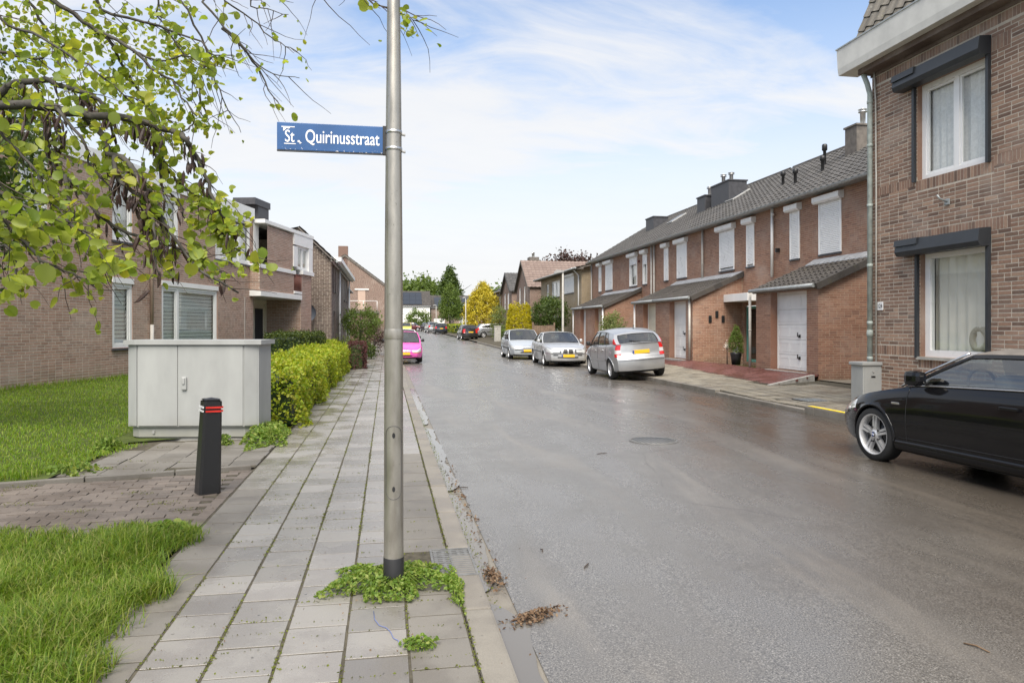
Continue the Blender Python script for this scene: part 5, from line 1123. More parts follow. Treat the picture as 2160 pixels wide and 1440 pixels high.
# silver hatchback half on the kerb
c3 = hatch(3.85,1.67,1.50,'paint_silver', fo=.80, wb=2.46, wr=.305, shoulder=[(0,.66),(.35,.80),(.9,.93),(1.5,.99),(2.4,1.01),(3.2,1.04),(3.6,1.06),(3.85,1.04)], roof=[(.7,1.30),(1.2,1.43),(1.8,1.50),(2.5,1.50),(3.2,1.42),(3.5,1.36)], pillars=[(.80,1.55,.035),(1.92,2.0,.03),(2.72,2.62,.03),(3.74,3.36,.24)], deck=3.76, cowl=.82,
    lamps=(('headlamp','lamp_clear','f',.56,.66,.93,.32),('tail_lamp','lamp_red','r',.80,.54,.66,.10),('tail_lamp_clear','lamp_clear','r',.82,.66,.80,.08),('tail_lamp_top','lamp_red','r',.85,.80,1.0,.06)), centers=(('bumper_strip','paint_silver','r',-.97,.97,.40,.47,.02),('tailgate_gap','black_plastic','r',-.92,.92,.515,.525,.003)), plates=(('r',.70,0.),('f',.5,0.)), rearglass=(.06,.84,.84), pillarlamp=True, strips=((.40,.48),), stripmat='paint_silver', spokes=7, kr=.13, tail=[(.2,.06),(.4,.0),(.6,.0),(.75,.08),(1.05,.12)], handles=((1.75,.80),(2.55,.82)), handlemat='chrome')
o, sd_, cp_ = car('silver_hatchback', 'silver hatchback seen from behind, parked half on the kerb by the garages', (7.52, 22.3, .03), UP+math.radians(-1.5), c3, roll=0.)
o.rotation_euler = (0, 0, UP-math.radians(1.5)); o.rotation_euler = (math.radians(-4.2), 0, UP-math.radians(1.5))
MB().tube([(-1.35,0,1.47),(-1.42,0,1.60)], .012, 6).build('aerial', 'black_plastic', o); MB().tube([(-1.78,-.48,.26),(-1.93,-.48,.25)], .035, 10).build('exhaust', 'black_plastic', o)
# silver saloon facing the camera
b3 = dict(L=4.47, W=1.74, H=1.41, fo=.78, wb=2.73, wr=.31, paint='paint_silver_b', nose=[(.2,.06),(.35,.0),(.6,.0),(.68,.02),(.74,.06)], shoulder=[(0,.73),(.25,.79),(.7,.86),(1.35,.92),(2.2,.94),(3.2,.96),(3.9,.98),(4.47,.94)], cowl=1.42, deck=3.72, roof=[(1.7,1.36),(2.2,1.40),(2.7,1.41),(3.2,1.36),(3.6,1.28)], pillars=[(1.40,2.12,.03),(2.45,2.42,.03),(3.20,3.02,.03),(3.80,3.30,.10)], tumble=.73,
    seams=(1.34,2.42,3.2), handles=((2.22,.82),(3.05,.83)), lamps=(('headlamp','lamp_dark','f',.42,.62,.95,.20),('headlamp_lens','lamp_clear','f',.50,.68,.90,.0,.012),('indicator','lamp_clear','f',.88,.64,.93,.34,.012),('tail_lamp','lamp_red','r',.6,.6,.85,.3)),
    centers=(('kidney_grille','black_plastic','f',-.30,-.03,.62,.97,.014),('kidney_grille','black_plastic','f',.03,.30,.62,.97,.014),('bumper_strip','black_plastic','f',-.98,.98,.55,.58,.012),('intake','black_plastic','f',-.62,.62,.24,.34,.006),('fog_lamp','lamp_dark','f',-.86,-.58,.42,.52,.008),('fog_lamp','lamp_dark','f',.58,.86,.42,.52,.008)), plates=(('f',.42,0.),), strips=((.50,.55),), rwiper=False, mirrormat='paint_silver_b', screen='car_glass', spokes=10, rimr=.7)
car('silver_saloon', 'silver saloon with twin kidney grille facing the camera behind the silver hatchback', (7.22, 30.15, RZ(7.2,30)), DN+math.radians(-3.0), b3)
gz_ = hatch(3.81,1.66,1.49,'paint_ice', stripmat='black_plastic', seams=(1.1,2.25), pillars=[(.95,1.62,.035),(2.28,2.22,.035),(3.72,3.28,.20)], handles=((2.0,.82),), spokes=7, centers=(('grille','black_plastic','f',-.40,.40,.74,.78,.008),('grille','black_plastic','f',-.40,.40,.82,.86,.008),('intake','black_plastic','f',-.55,.55,.22,.36),('bumper_strip','black_plastic','f',-.98,-.4,.54,.62,.012),('bumper_strip','black_plastic','f',.4,.98,.54,.62,.012)))
car('pale_silver_hatchback', 'small pale silver hatchback facing the camera, behind the silver saloon', (6.78, 36.35, RZ(6.8,36)), DN+math.radians(-1), gz_)
ka = hatch(3.62,1.64,1.37,'paint_pink', pillars=[(.92,1.60,.035),(2.2,2.15,.035),(3.5,3.1,.2)], seams=(1.05,2.2), handles=((1.95,.82),), strips=(), lamps=(('headlamp','lamp_clear','f',.62,.62,.93,.34),('indicator','lamp_amber','f',.70,.55,.62,.28),('tail_lamp','lamp_red','r',.8,.5,.8,.15)), centers=(('grille','black_plastic','f',-.40,.40,.66,.71,.006),('badge','chrome','f',-.08,.08,.69,.745,.012),('intake','black_plastic','f',-.62,.62,.14,.26,.006)), kf=.30, nose=[(.2,.05),(.35,.0),(.5,.0),(.6,.06),(.72,.2)])
car('pink_hatchback', 'small bright pink hatchback parked on the left behind the lamp post', (.73, 33.15, .0), DN, ka)
car('white_hatchback', 'white hatchback parked directly behind the pink car', (.80, 38.6, .0), DN, hatch(3.9,1.68,1.46,'paint_white'))
car('charcoal_hatchback', 'charcoal hatchback with red tail lamps seen from behind on the right', (7.75, 70.3, gz(70)+.02), UP+math.radians(4), hatch(3.6,1.60,1.48,'paint_charcoal', glass='car_glass_dark', lamps=(('headlamp','lamp_clear','f',.56,.66,.93,.32),('tail_lamp','lamp_red','r',.76,.52,1.,.14))))
car('grey_driveway_car', 'grey estate car parked across the driveway by the charcoal hatchback', (11.2, 74.6, gz(74)+.1), math.radians(8), hatch(4.3,1.75,1.50,'paint_grey'))
car('red_driveway_car', 'red car half hidden below the golden conifer', (10.9, 93, gz(93)+.1), UP+math.radians(30), hatch(4.0,1.7,1.55,'paint_red', lamps=(('tail_lamp','lamp_red','r',.8,.5,1.,.1),)))
car('dark_blue_hatchback', 'dark blue hatchback seen from behind, far up the right side', (7.25, 100, gz(100)), UP, hatch(4.3,1.78,1.45,'paint_navy', glass='car_glass_dark'))
car('bronze_car', 'dark car standing in front of the dark blue hatchback', (6.6, 108, gz(108)), UP+math.radians(6), hatch(4.2,1.75,1.6,'paint_grey'))
car('far_dark_car', 'farthest dark car with red tail lamps below the white house', (6.6, 119, gz(119)), UP+math.radians(14), hatch(4.2,1.75,1.5,'paint_charcoal', glass='car_glass_dark', lamps=(('tail_lamp','lamp_red','r',.66,.45,1.,.14),)))
car('yellow_car', 'yellow car far away left, just right of the lamp post', (2.7, 106, gz(106)), DN, hatch(3.9,1.7,1.5,'paint_yellow'))
car('maroon_car', 'dark red car parked beside the shrub before the white house', (4.2, 124, gz(124)), math.radians(-20), hatch(4.2,1.75,1.45,'paint_maroon'))
# ---------------------------------------------------------------- foliage helpers
def unit(v): return v/np.maximum(1e-9, np.linalg.norm(v, axis=-1, keepdims=True))
def _heart(fold, curl):
    T = (.45,1.0,1.55,2.1,2.65,math.pi,3.63,4.18,4.73,5.28,5.83)
    return (np.array([(0,-.34,-.02)]+[(.5*math.sin(t)*(1-fold*.25), -.47*math.cos(t)+(.05 if abs(t-math.pi) < .1 else 0), fold*abs(math.sin(t))*.5+curl*math.cos(t)*.18) for t in T]), [(0,1,2,3),(0,3,4,5),(0,5,6,7),(0,7,8,9),(0,9,10,11)])
LEAF_SHAPES = {
 'heart_a': _heart(.22,.5), 'heart_b': _heart(.55,-.6), 'heart_c': _heart(.85,.8),
 'diamond': (np.array([(0,-.5,0),(.30,0,.06),(0,.5,0),(-.30,0,.06)]), [(0,1,2,3)]),
 'oval': (np.array([(0,-.5,0),(.27,-.22,.05),(.30,.12,.06),(0,.5,-.04),(-.30,.12,.06),(-.27,-.22,.05)]), [(0,1,2,3),(0,3,4,5)]),
 'round': (np.array([(0,-.40,0)]+[(.5*math.sin(t), -.5*math.cos(t)*(1.0 if abs(t-math.pi) < 2.4 else .98), .10*abs(math.sin(t))) for t in (.45,1.0,1.55,2.1,2.65,math.pi,3.63,4.18,4.73,5.28,5.83)]), [(0,1,2,3),(0,3,4,5),(0,5,6,7),(0,7,8,9),(0,9,10,11)]),
}
def leaves_arr(C, size, shape, rng, nrm=None, tilt=1.):
    """C (n,3) centres, size (n,), optional preferred normals"""
    n = len(C); base, fs = LEAF_SHAPES[shape]; N = unit(rng.normal(size=(n,3)))
    if nrm is not None: N = unit(nrm+N*tilt)
    A = unit(np.cross(N, rng.normal(size=(n,3)))); Bv = np.cross(N, A); b = base[None]*np.asarray(size)[:,None,None]
    V = C[:,None,:]+b[:,:,0:1]*A[:,None,:]+b[:,:,1:2]*Bv[:,None,:]+b[:,:,2:3]*N[:,None,:]
    F = (np.array(fs)[None]+len(base)*np.arange(n)[:,None,None]).reshape(-1, len(fs[0])); return V.reshape(-1,3), F
def leaf_obj(name, C, size, shape, mat, parent=None, rng=None, nrm=None, tilt=1., kind=None):
    V, F = leaves_arr(C, size, shape, rng or RNG, nrm, tilt); o = link(name, npmesh(name, V, F), mat, parent)
    if kind: o['kind'] = kind
    return o
def clumps(rng, n_cl, per, ctr, rad, spread, fn=None, shell=.75):
    """leaf centres in clumps spread through an ellipsoid; returns (centres, outward normals)"""
    d = unit(rng.normal(size=(n_cl,3))); r = (shell+(1-shell)*rng.random((n_cl,1)))*rng.uniform(.80,1.06,(n_cl,1)); c = d*r
    if fn is not None: c = fn(c)
    P = c[:,None,:]*np.array(rad)+rng.normal(size=(n_cl,per,3))*spread*rng.uniform(.6,1.3,(n_cl,1,1)); N = np.repeat(d[:,None,:], per, 1)
    return P.reshape(-1,3)+np.array(ctr), N.reshape(-1,3)
def trunk(root, pts, r, mat='bark', name='trunk', n=9):
    return MB().tube(pts, r, n).build(name, mat, root)
def tree(name, label, loc, ctr_z, rad, mat, n_cl, per, spread, size, shape='diamond', fn=None, shell=.6, trunk_r=.12, limbs=6, group=None, cat='tree', seed=1):
    rng = np.random.default_rng(seed); root = empty(name, loc, 0, label, cat, group); r = random.Random(seed); h = ctr_z
    tk = trunk(root, [(0,0,-.1),(r.uniform(-.04,.04),0,h*.35),(0,r.uniform(-.05,.05),h*.8),(0,0,h+rad[2]*.5)], [trunk_r*1.25,trunk_r,trunk_r*.75,trunk_r*.2])
    for i in range(limbs):
        a = 2*math.pi*i/limbs+r.uniform(-.4,.4); z0 = h-rad[2]*.7+r.random()*rad[2]*.6; e = r.uniform(.55,.85); MB().tube([(0,0,max(.1,z0)),(rad[0]*e*.5*math.cos(a),rad[1]*e*.5*math.sin(a),z0+rad[2]*.25),(rad[0]*e*math.cos(a),rad[1]*e*math.sin(a),z0+rad[2]*.5)], [trunk_r*.45,trunk_r*.28,trunk_r*.08], 6).build('limb', 'bark', tk)
    C, N = clumps(rng, n_cl, per, (0,0,ctr_z), rad, spread, fn, shell); ok = C[:,2] > .02; C, N = C[ok], N[ok]
    leaf_obj('crown', C, rng.uniform(.7,1.3,len(C))*size, shape, mat, root, rng, N, 1.2); return root

# ---------------------------------------------------------------- the flowering tree in the foreground
def judas():
    rng = random.Random(11); nr = np.random.default_rng(11); base = Vector((-3.75, 4.9, .0)); root = empty('judas_tree', base, 0, 'round leaved tree with dark seed pods hanging in from the upper left', 'tree')
    T = lambda x, y, d: atd(x, y, d)-base
    trunk(root, [(0,0,-.1),(.05,.05,.9),(.0,.15,1.7),(-.05,.2,2.5)], [.17,.14,.12,.10])
    crotch = Vector((-.05,.2,2.4)); tr = root.children[0]
    BR = [ # (radius0, radius1, depth0, depth1, pixel path)
     (.030,.010,4.5,4.3,[(-60,215),(0,197),(22,182),(60,171),(95,170),(125,180),(165,190),(205,212),(245,250)]),
     (.018,.006,4.4,4.3,[(45,180),(72,212),(98,232),(120,270),(128,310)]),
     (.032,.007,4.1,4.2,[(-60,226),(0,220),(67,220),(117,230),(200,245),(267,248),(300,258),(333,270),(377,281),(395,300),(412,330),(432,372),(452,420),(470,455),(520,478)]),
     (.006,.003,4.2,4.1,[(377,281),(400,268),(412,258)]),
     (.020,.005,4.1,3.9,[(183,250),(214,283),(229,319),(275,347),(300,387),(324,414),(342,460),(364,494),(398,545),(440,580),(505,620)]),
     (.014,.004,4.0,3.9,[(242,330),(250,375),(275,400),(300,425),(318,451),(327,481),(324,530),(339,578)]),
     (.016,.005,4.3,4.0,[(95,230),(101,322),(135,371),(177,405),(196,442),(239,475),(300,500),(360,520),(420,545),(470,575)]),
     (.012,.004,4.2,3.9,[(135,371),(144,420),(165,469),(190,503),(230,536),(275,560)]),
     (.014,.004,3.7,3.6,[(-50,420),(0,445),(18,475),(40,500),(80,540),(122,564),(165,582),(195,603)]),
     (.012,.004,3.6,3.5,[(-50,340),(0,400),(40,430),(90,450),(140,470),(185,500),(215,540)]),
     (.020,.004,4.6,4.4,[(60,-60),(110,0),(160,33),(200,63),(267,97),(317,143),(360,170),(385,205),(410,240)]),
     (.012,.003,4.6,4.6,[(200,63),(240,100),(262,150),(300,200),(330,240),(370,262)]),
     (.016,.003,4.8,4.7,[(20,-60),(60,0),(100,60),(120,130),(150,190),(175,240)]),
     (.014,.005,4.5,4.4,[(-60,90),(0,107),(40,116),(80,125),(105,108),(140,95)]),
     (.014,.003,4.6,4.6,[(150,-40),(210,20),(300,45),(350,60),(420,90),(450,115),(500,120)]),
     (.012,.002,4.9,4.9,[(340,-40),(380,0),(425,80),(447,150),(470,205),(488,245),(510,278)]),
     (.012,.002,4.9,4.9,[(400,-40),(432,5),(475,60),(515,100),(545,140),(590,160),(630,163)]),
     (.010,.002,5.0,5.0,[(470,60),(520,112),(555,160),(575,205),(600,235)]),
     (.010,.002,5.0,5.0,[(430,-40),(475,0),(530,40),(570,78),(600,95),(630,112)]),
     (.010,.002,4.9,4.9,[(447,115),(420,180),(432,230),(440,260)]),
     (.010,.002,4.8,4.8,[(300,-40),(330,30),(370,90),(400,150),(408,210),(436,260)]),
     (.010,.002,5.0,5.0,[(480,-30),(530,10),(560,20),(610,30)]),
     (.012,.003,3.9,3.8,[(-40,260),(20,300),(60,345),(95,395),(120,440),(150,480)]),
     (.012,.003,4.4,4.2,[(267,248),(300,300),(335,330),(365,370),(395,400),(430,430),(455,470),(490,520),(540,545)]),
     (.010,.003,4.3,4.3,[(333,270),(345,320),(338,370),(350,400),(385,440),(400,480)]),
     (.009,.003,4.5,4.5,[(280,110),(330,130),(390,120),(430,130)]),
     (.012,.003,4.2,4.0,[(-40,30),(30,60),(90,80),(150,120),(200,150),(260,200),(310,215)]),
     (.012,.003,4.0,3.8,[(-40,500),(10,520),(40,560),(30,600)]),
     (.010,.003,4.0,4.0,[(120,230),(170,290),(190,340),(225,390),(250,440)]),
     (.008,.0025,4.3,4.3,[(690,-70),(735,-30),(775,0),(800,12),(845,22),(865,38),(880,46)]),
     (.006,.0025,4.3,4.3,[(640,-60),(665,-20),(685,2)]),
     (.008,.0025,4.9,4.9,[(520,-40),(580,-8),(590,8)]),
    ]
    br = MB(); tw = MB(); L = []; PODS = []
    def smooth(pts, k=3):
        out = []
        for i in range(len(pts)-1):
            p0, p1, p2, p3 = pts[max(i-1,0)], pts[i], pts[i+1], pts[min(i+2,len(pts)-1)]
            for j in range(k):
                t = j/k; out.append(.5*((2*p1)+(p2-p0)*t+(2*p0-5*p1+4*p2-p3)*t*t+(3*p1-p0-3*p2+p3)*t**3))
        return out+[pts[-1]]
    def leafcluster(p, n, sz):
        for _ in range(n):
            q = p+Vector((rng.gauss(0,.035),rng.gauss(0,.05),rng.gauss(-.02,.03))); L.append((q, sz*rng.choice((.55,.65,.75,.85,1.,1.25))))
    for bi, (r0, r1, d0, d1, px) in enumerate(BR):
        n = len(px); pts = [T(x, y, d0+(d1-d0)*i/(n-1)+rng.uniform(-.06,.06)) for i, (x, y) in enumerate(px)]
        if px[0][0] < -20 or px[0][1] < -25:
            mid = crotch.lerp(pts[0], .55)+(Vector((0,0,.25)) if px[0][1] > -25 else Vector((-.35+rng.uniform(-.2,.2),rng.uniform(-.2,.4),.75+rng.uniform(-.2,.3)))); pts = [crotch+Vector((rng.uniform(-.05,.05),0,rng.uniform(-.1,.15))), mid]+pts
        sp = smooth(pts); k = len(sp); rr = [r0+(r1-r0)*(i/(k-1)) for i in range(k)]; wig = [p+Vector((rng.gauss(0,.006),rng.gauss(0,.006),rng.gauss(0,.006))) for p in sp]
        br.tube(wig, rr, 7 if r0 > .01 else 5)
        bare = px[0][0] > 330 and px[-1][1] < 300                # the thin bare sprays against the sky
        vis0 = 6 if (px[0][0] < -20 or px[0][1] < -25) else 1
        for i in range(vis0, k-1):
            p = wig[i]; dirn = (wig[min(i+1,k-1)]-wig[i-1]).normalized(); xx = proj(p+base)[0]
            if not (-80 < xx < 900): continue
            for _ in range(2 if rng.random() < .35 else 1):
                if rng.random() < (.45 if bare else .85):
                    dv = (dirn*rng.uniform(.2,1)+Vector((rng.uniform(-.5,.9),rng.uniform(-.8,.8),rng.uniform(-1.0,.35)))).normalized(); ln = rng.uniform(.08,.34)*(1.2 if bare else 1); q = [p]
                    for s_ in range(5): dv = (dv+Vector((rng.gauss(.04,.16),rng.gauss(0,.16),rng.gauss(-.07,.16)))).normalized(); q.append(q[-1]+dv*ln/5)
                    tw.tube(q, [.0032,.0028,.0024,.002,.0016,.0012], 4, cap=False)
                    for s_ in range(1,6):
                        if rng.random() < (.08 if bare else .28): leafcluster(q[s_], rng.choice((1,1,2,3)), .062 if not bare else .04)
                    if rng.random() < (.03 if bare else .40):
                        for _ in range(rng.choice((2,3,4,6))): PODS.append(q[rng.randint(0,3)]+Vector((rng.gauss(0,.02),rng.gauss(0,.02),rng.gauss(-.03,.02))))
            if rng.random() < (.05 if bare else .30): leafcluster(p, rng.choice((2,3,4)), .062)
        leafcluster(wig[-1], 1 if bare else 5, .055 if bare else .07)
    # extra leaf sprays that fill the crown
    for (cx, cy, rx, ry, d, n) in ((60,60,90,70,5.0,75),(200,90,120,60,5.0,75),(240,190,120,60,4.7,80),(120,420,110,60,4.0,30),(330,250,90,50,4.6,45),(60,480,60,40,3.5,20),(210,560,50,30,3.7,16),(40,580,40,20,3.6,8),(380,130,60,60,4.8,45),(350,20,70,30,4.9,30),(420,420,70,60,4.2,45),(490,490,50,60,4.1,34),(180,350,120,60,4.3,40),(300,430,90,40,4.2,25),(430,190,50,50,4.8,16),(60,250,70,60,4.6,35),(530,570,20,20,4.0,6),(850,25,18,25,4.3,7),(872,45,12,10,4.3,4)):
        for _ in range(int(n*.85)): x = rng.gauss(cx, rx*.55); y = rng.gauss(cy, ry*.55); leafcluster(T(x, y, d+rng.uniform(-.35,.5)), rng.choice((1,2,3,4)), .047 if d > 3.85 else .078)
    for (cx,cy,d,n) in ((285,85,4.5,14),(275,140,4.5,12),(150,455,3.7,14),(225,475,3.9,14),(235,535,3.7,18),(400,510,4.0,18),(480,520,4.0,22),(500,500,4.0,16),(85,190,4.4,14),(110,10,4.4,6),(130,130,4.4,8),(420,560,4.0,10),(460,545,4.0,12),(15,440,3.6,8)):
        for _ in range(n): PODS.append(T(rng.gauss(cx,16), rng.gauss(cy,14), d+rng.uniform(-.15,.15)))
    br.build('branch', 'bark', tr); tag(tw.build('twigs', 'twig', root), kind='stuff')
    # leaves: the largest in view as single parts
    L = [(p, s_) for p, s_ in L if p.z+base.z > .8]
    def score(q):
        x, y, f = proj(q[0]+base); return -(q[1]/f) if 0 < x < 900 and 0 < y < 650 else 1
    def keep(q):                                              # gaps through which the upper windows show
        x, y, f = proj(q[0]+base); return not ((225 < x < 295 and 395 < y < 525 or 335 < x < 392 and 405 < y < 535 or 225 < x < 300 and y > 575 or x > 330 and y > 585) and rng.random() < .86)
    L = [q for q in L if keep(q)]; L.sort(key=score); sep = L[:300]; rest = L[300:]; mes = []
    for nm in ('heart_a','heart_b','heart_c'):
        bs, fs = LEAF_SHAPES[nm]; me = bpy.data.meshes.new('leaf'); me.from_pydata([tuple(v) for v in bs], [], fs); me.update(); me.polygons.foreach_set('use_smooth', [True]*len(fs)); me.materials.append(M['leaf_judas']); mes.append(me)
    for p, s_ in sep:
        nv = Vector((rng.gauss(0,.7), rng.gauss(-.45,.7), rng.gauss(.40,.55))).normalized(); e = nv.to_track_quat('Z','Y').to_euler(); e2 = (Matrix.Rotation(rng.uniform(0,6.28),4,nv) @ e.to_matrix().to_4x4()).to_euler(); k = s_*1.0; link('leaf', rng.choice(mes), None, root, p, e2, (k*rng.uniform(.85,1.1),k,k))
    for i, nm in enumerate(('heart_a','heart_b','heart_c')):
        R3 = rest[i::3]; C = np.array([tuple(p) for p, s_ in R3]); S = np.array([s_ for p, s_ in R3]); leaf_obj('leaves', C, S*.95, nm, 'leaf_judas', root, nr, np.tile([0,-.45,.35],(len(C),1)), 1.3, kind='stuff')
    pm = MB(); pm.tube([(0,0,0),(.002,0,-.02),(.006,0,-.05),(.010,0,-.08),(.008,0,-.105)], [.0015,.0085,.0095,.007,.001], 6); pm.sm = [True]*len(pm.sm); pme = bpy.data.meshes.new('seed_pod'); pme.from_pydata(pm.v,[],pm.f); pme.update(); pme.materials.append(M['pod'])
    for p in PODS[:290]: link('seed_pod', pme, None, root, p, (rng.gauss(0,.22),rng.gauss(0,.22),rng.uniform(0,6.28)), (rng.uniform(.8,1.35),.7,rng.uniform(.6,1.0)))
judas()
# a denser tree behind it, at the left edge
tree('lime_tree', 'dense dark green tree behind the round leaved tree at the left edge', (-5.85,11.1,.1), 3.9, (1.2,1.3,1.9), 'leaf_dark', 230, 34, .20, .085, 'oval', trunk_r=.13, seed=5, shell=.5)

# ---------------------------------------------------------------- hedges
def hedge(name, label, x0, x1, y0, y1, z1, mat, n, size, rng, lump=.06, shape='oval', rot=0., base=(0,0,0), cat='hedge', inner='leaf_deep', rz=0.):
    root = empty(name, base, rz, label, cat); S = rng
    W_, D_, H_ = x1-x0, y1-y0, z1; areas = np.array([H_*D_, H_*W_, W_*D_, H_*D_*.6, H_*W_*.6]); pick = S.choice(5, n, p=areas/areas.sum()); u, v = S.random(n), S.random(n); P = np.zeros((n,3)); N = np.zeros((n,3))
    lay = [(x1,1,0,0),(y0,0,-1,0),(z1,0,0,1),(x0,-1,0,0),(y1,0,1,0)]
    for k in range(5):
        m_ = pick == k; N[m_] = lay[k][1:]
        if k in (0,3): P[m_] = np.stack([np.full(m_.sum(), lay[k][0]), y0+D_*v[m_], H_*u[m_]], 1)
        elif k in (1,4): P[m_] = np.stack([x0+W_*u[m_], np.full(m_.sum(), lay[k][0]), H_*v[m_]], 1)
        else: P[m_] = np.stack([x0+W_*u[m_], y0+D_*v[m_], np.full(m_.sum(), z1)], 1)
    # rounded, lumpy surface
    l = np.sin(P[:,1]*2.3+P[:,2]*3.1)*np.cos(P[:,0]*2.9+P[:,1]*.9)+.6*np.sin(P[:,1]*5.3+1.3)*np.sin(P[:,2]*6.1+P[:,0]*4.)
    P += N*(l[:,None]*lump-np.abs(S.normal(size=n))[:,None]*.05); c = np.array([(x0+x1)/2,0,0]); edge = np.clip((P[:,2]/z1-.75)/.25,0,1); P[:,0] += -(P[:,0]-c[0])*edge*.10; P += S.normal(size=(n,3))*.026; spill = np.clip(1-(P[:,1]-y0)/1.2,0,1)*np.clip(1-P[:,2]/z1,0,1); P[:,0] += spill*.10; P[:,1] -= spill*.10
    P[:,2] = np.maximum(P[:,2], .02); P[P[:,2] < .15, 0] -= 0
    leaf_obj('foliage', P, S.uniform(.65,1.35,n)*size, shape, mat, root, S, N*.8, 1.0)
    k = int(D_*(9 if size > .055 else 4)); q = np.stack([S.uniform(x0,x1,k), S.uniform(y0,y1,k), np.full(k,z1-.02)],1); dr = np.stack([S.normal(size=k)*.3, S.normal(size=k)*.3, np.ones(k)],1); ln = S.uniform(.05,.20,k); SP = np.concatenate([q+dr*ln[:,None]*t for t in (.3,.55,.8,1.)]); leaf_obj('shoots', SP+S.normal(size=SP.shape)*.012, S.uniform(.5,1.1,len(SP))*size, shape, mat, root, S)['kind'] = 'stuff'
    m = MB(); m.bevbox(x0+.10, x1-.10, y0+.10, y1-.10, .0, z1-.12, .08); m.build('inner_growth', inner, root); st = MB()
    y = y0+.3
    while y < y1: st.tube([((x0+x1)/2,y,-.05),((x0+x1)/2+S.normal()*.04,y+.02,z1*.6)], [.02,.012], 5); y += .6
    st.build('stems', 'bark', root); return root
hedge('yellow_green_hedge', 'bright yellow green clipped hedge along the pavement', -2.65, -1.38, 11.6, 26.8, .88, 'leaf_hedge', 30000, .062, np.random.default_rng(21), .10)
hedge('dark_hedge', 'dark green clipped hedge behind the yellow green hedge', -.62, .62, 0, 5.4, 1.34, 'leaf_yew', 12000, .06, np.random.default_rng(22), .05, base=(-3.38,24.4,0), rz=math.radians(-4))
hedge('purple_hedge', 'short purple barberry hedge at the end of the yellow green hedge', -1.45, -.80, 27.2, 29.6, .98, 'leaf_purple', 4200, .05, np.random.default_rng(23), .04)
hedge('low_gold_hedge', 'low golden hedge between the dark hedge and the brown house', -3.4, -2.0, 29.0, 31.0, 1.0, 'leaf_hedge', 2600, .06, np.random.default_rng(24), .05)
hedge('far_hedge', 'low yellow green hedge below the conical tree far away', 8.9, 10.6, 97, 112, 1.25+gz(100), 'leaf_hedge', 2600, .16, np.random.default_rng(25), .1)
# ---------------------------------------------------------------- shrubs and trees along the street
def shrub(name, label, loc, rad, mat, n_cl, per, spread, size, seed, shape='diamond', fn=None, shell=.75, cat='shrub', cz=None, trunk_r=.05):
    return tree(name, label, loc, cz if cz else rad[2]*.95, rad, mat, n_cl, per, spread, size, shape, fn, shell, trunk_r, 5, None, cat, seed)
shrub('round_tree', 'small round green tree before the brown house on the left', (-1.35,38.5,0), (1.0,1.0,.95), 'leaf_mid', 150, 26, .13, .10, 31, cz=1.75, cat='tree', trunk_r=.06)
shrub('low_shrub', 'low green shrub under the small round tree', (-1.25,35.6,0), (.75,.9,.45), 'leaf_dark', 60, 24, .12, .09, 32)
shrub('pale_shrub', 'pale green shrub left of the small round tree', (-2.0,36.6,0), (.6,.7,.55), 'leaf_pale', 50, 24, .12, .09, 33)
shrub('brown_shrub', 'brownish shrub behind the small round tree', (-.7,41.5,0), (.8,.9,.75), 'leaf_copper', 50, 22, .14, .1, 34)
def cone(c):
    z = (c[:,2:3]+1)/2; s_ = np.clip(1.12-z*.98, .08, 1.)*np.clip((z+.08)*6, .5, 1); r = np.hypot(c[:,0:1], c[:,1:2])+1e-6; c[:,0:2] = c[:,0:2]/r*s_*(.55+.45*np.random.default_rng(3).random((len(c),1)))*1.02; return c
def cone_fat(c):
    z = (c[:,2:3]+1)/2; s_ = np.clip(1.12*(1-z**2.3), .12, 1.); r = np.hypot(c[:,0:1], c[:,1:2])+1e-6; c[:,0:2] = c[:,0:2]/r*s_*(.6+.42*np.random.default_rng(4).random((len(c),1))); return c
def dome(c):
    z = (c[:,2:3]+1)/2; s_ = np.where(z < .86, 1.0-.36*z, .69*np.sqrt(np.clip(1-((z-.86)/.15)**2, 0.02, 1))); r = np.hypot(c[:,0:1], c[:,1:2])+1e-6; c[:,0:2] = c[:,0:2]/r*s_*(.93+.07*np.random.default_rng(5).random((len(c),1))); return c
shrub('golden_conifer', 'tall golden yellow conifer right of the street', (10.9,82,gz(82)), (2.45,2.45,3.1), 'leaf_gold', 620, 20, .17, .21, 41, fn=cone_fat, cz=3.15, cat='tree', trunk_r=.14)
shrub('clipped_golden_bush', 'clipped dome shaped golden yellow bush in a front garden', (10.55,57.2,gz(57)), (1.20,1.20,1.70), 'leaf_lime', 1000, 20, .05, .095, 42, fn=dome, cz=1.72, cat='bush')
shrub('dark_bush', 'large dark green bush before the beige house', (11.35,49.5,gz(49)), (1.42,1.4,1.25), 'leaf_dark', 240, 30, .14, .11, 43, 'oval', cz=2.35, cat='bush', trunk_r=.09)
shrub('garden_shrub', 'green shrub at the foot of the dark bush', (10.4,52.5,gz(52)), (.9,1.2,.6), 'leaf_dark', 80, 24, .13, .10, 44)
shrub('olive_shrub', 'loose grey green shrub between the golden conifer and the golden bush', (10.35,66.5,gz(66)), (1.0,1.2,1.75), 'leaf_pale', 150, 22, .18, .12, 45, shell=.5)
shrub('driveway_shrub', 'low green shrub by the grey street cabinet', (10.2,62.0,gz(62)), (.8,1.0,.6), 'leaf_mid', 70, 24, .12, .10, 46)
shrub('garage_shrub', 'yellow green climbing shrub against the garage pillar behind the silver hatchback', (10.75,33.4,.12), (.62,.85,.95), 'leaf_pale', 150, 24, .12, .075, 47, 'oval', cz=1.25, shell=.5)
shrub('conical_tree', 'slim conical green tree far up the street', (9.3,108,gz(108)), (1.6,1.6,2.9), 'leaf_mid', 420, 18, .20, .22, 48, fn=cone_fat, cz=4.5, cat='tree', trunk_r=.12)
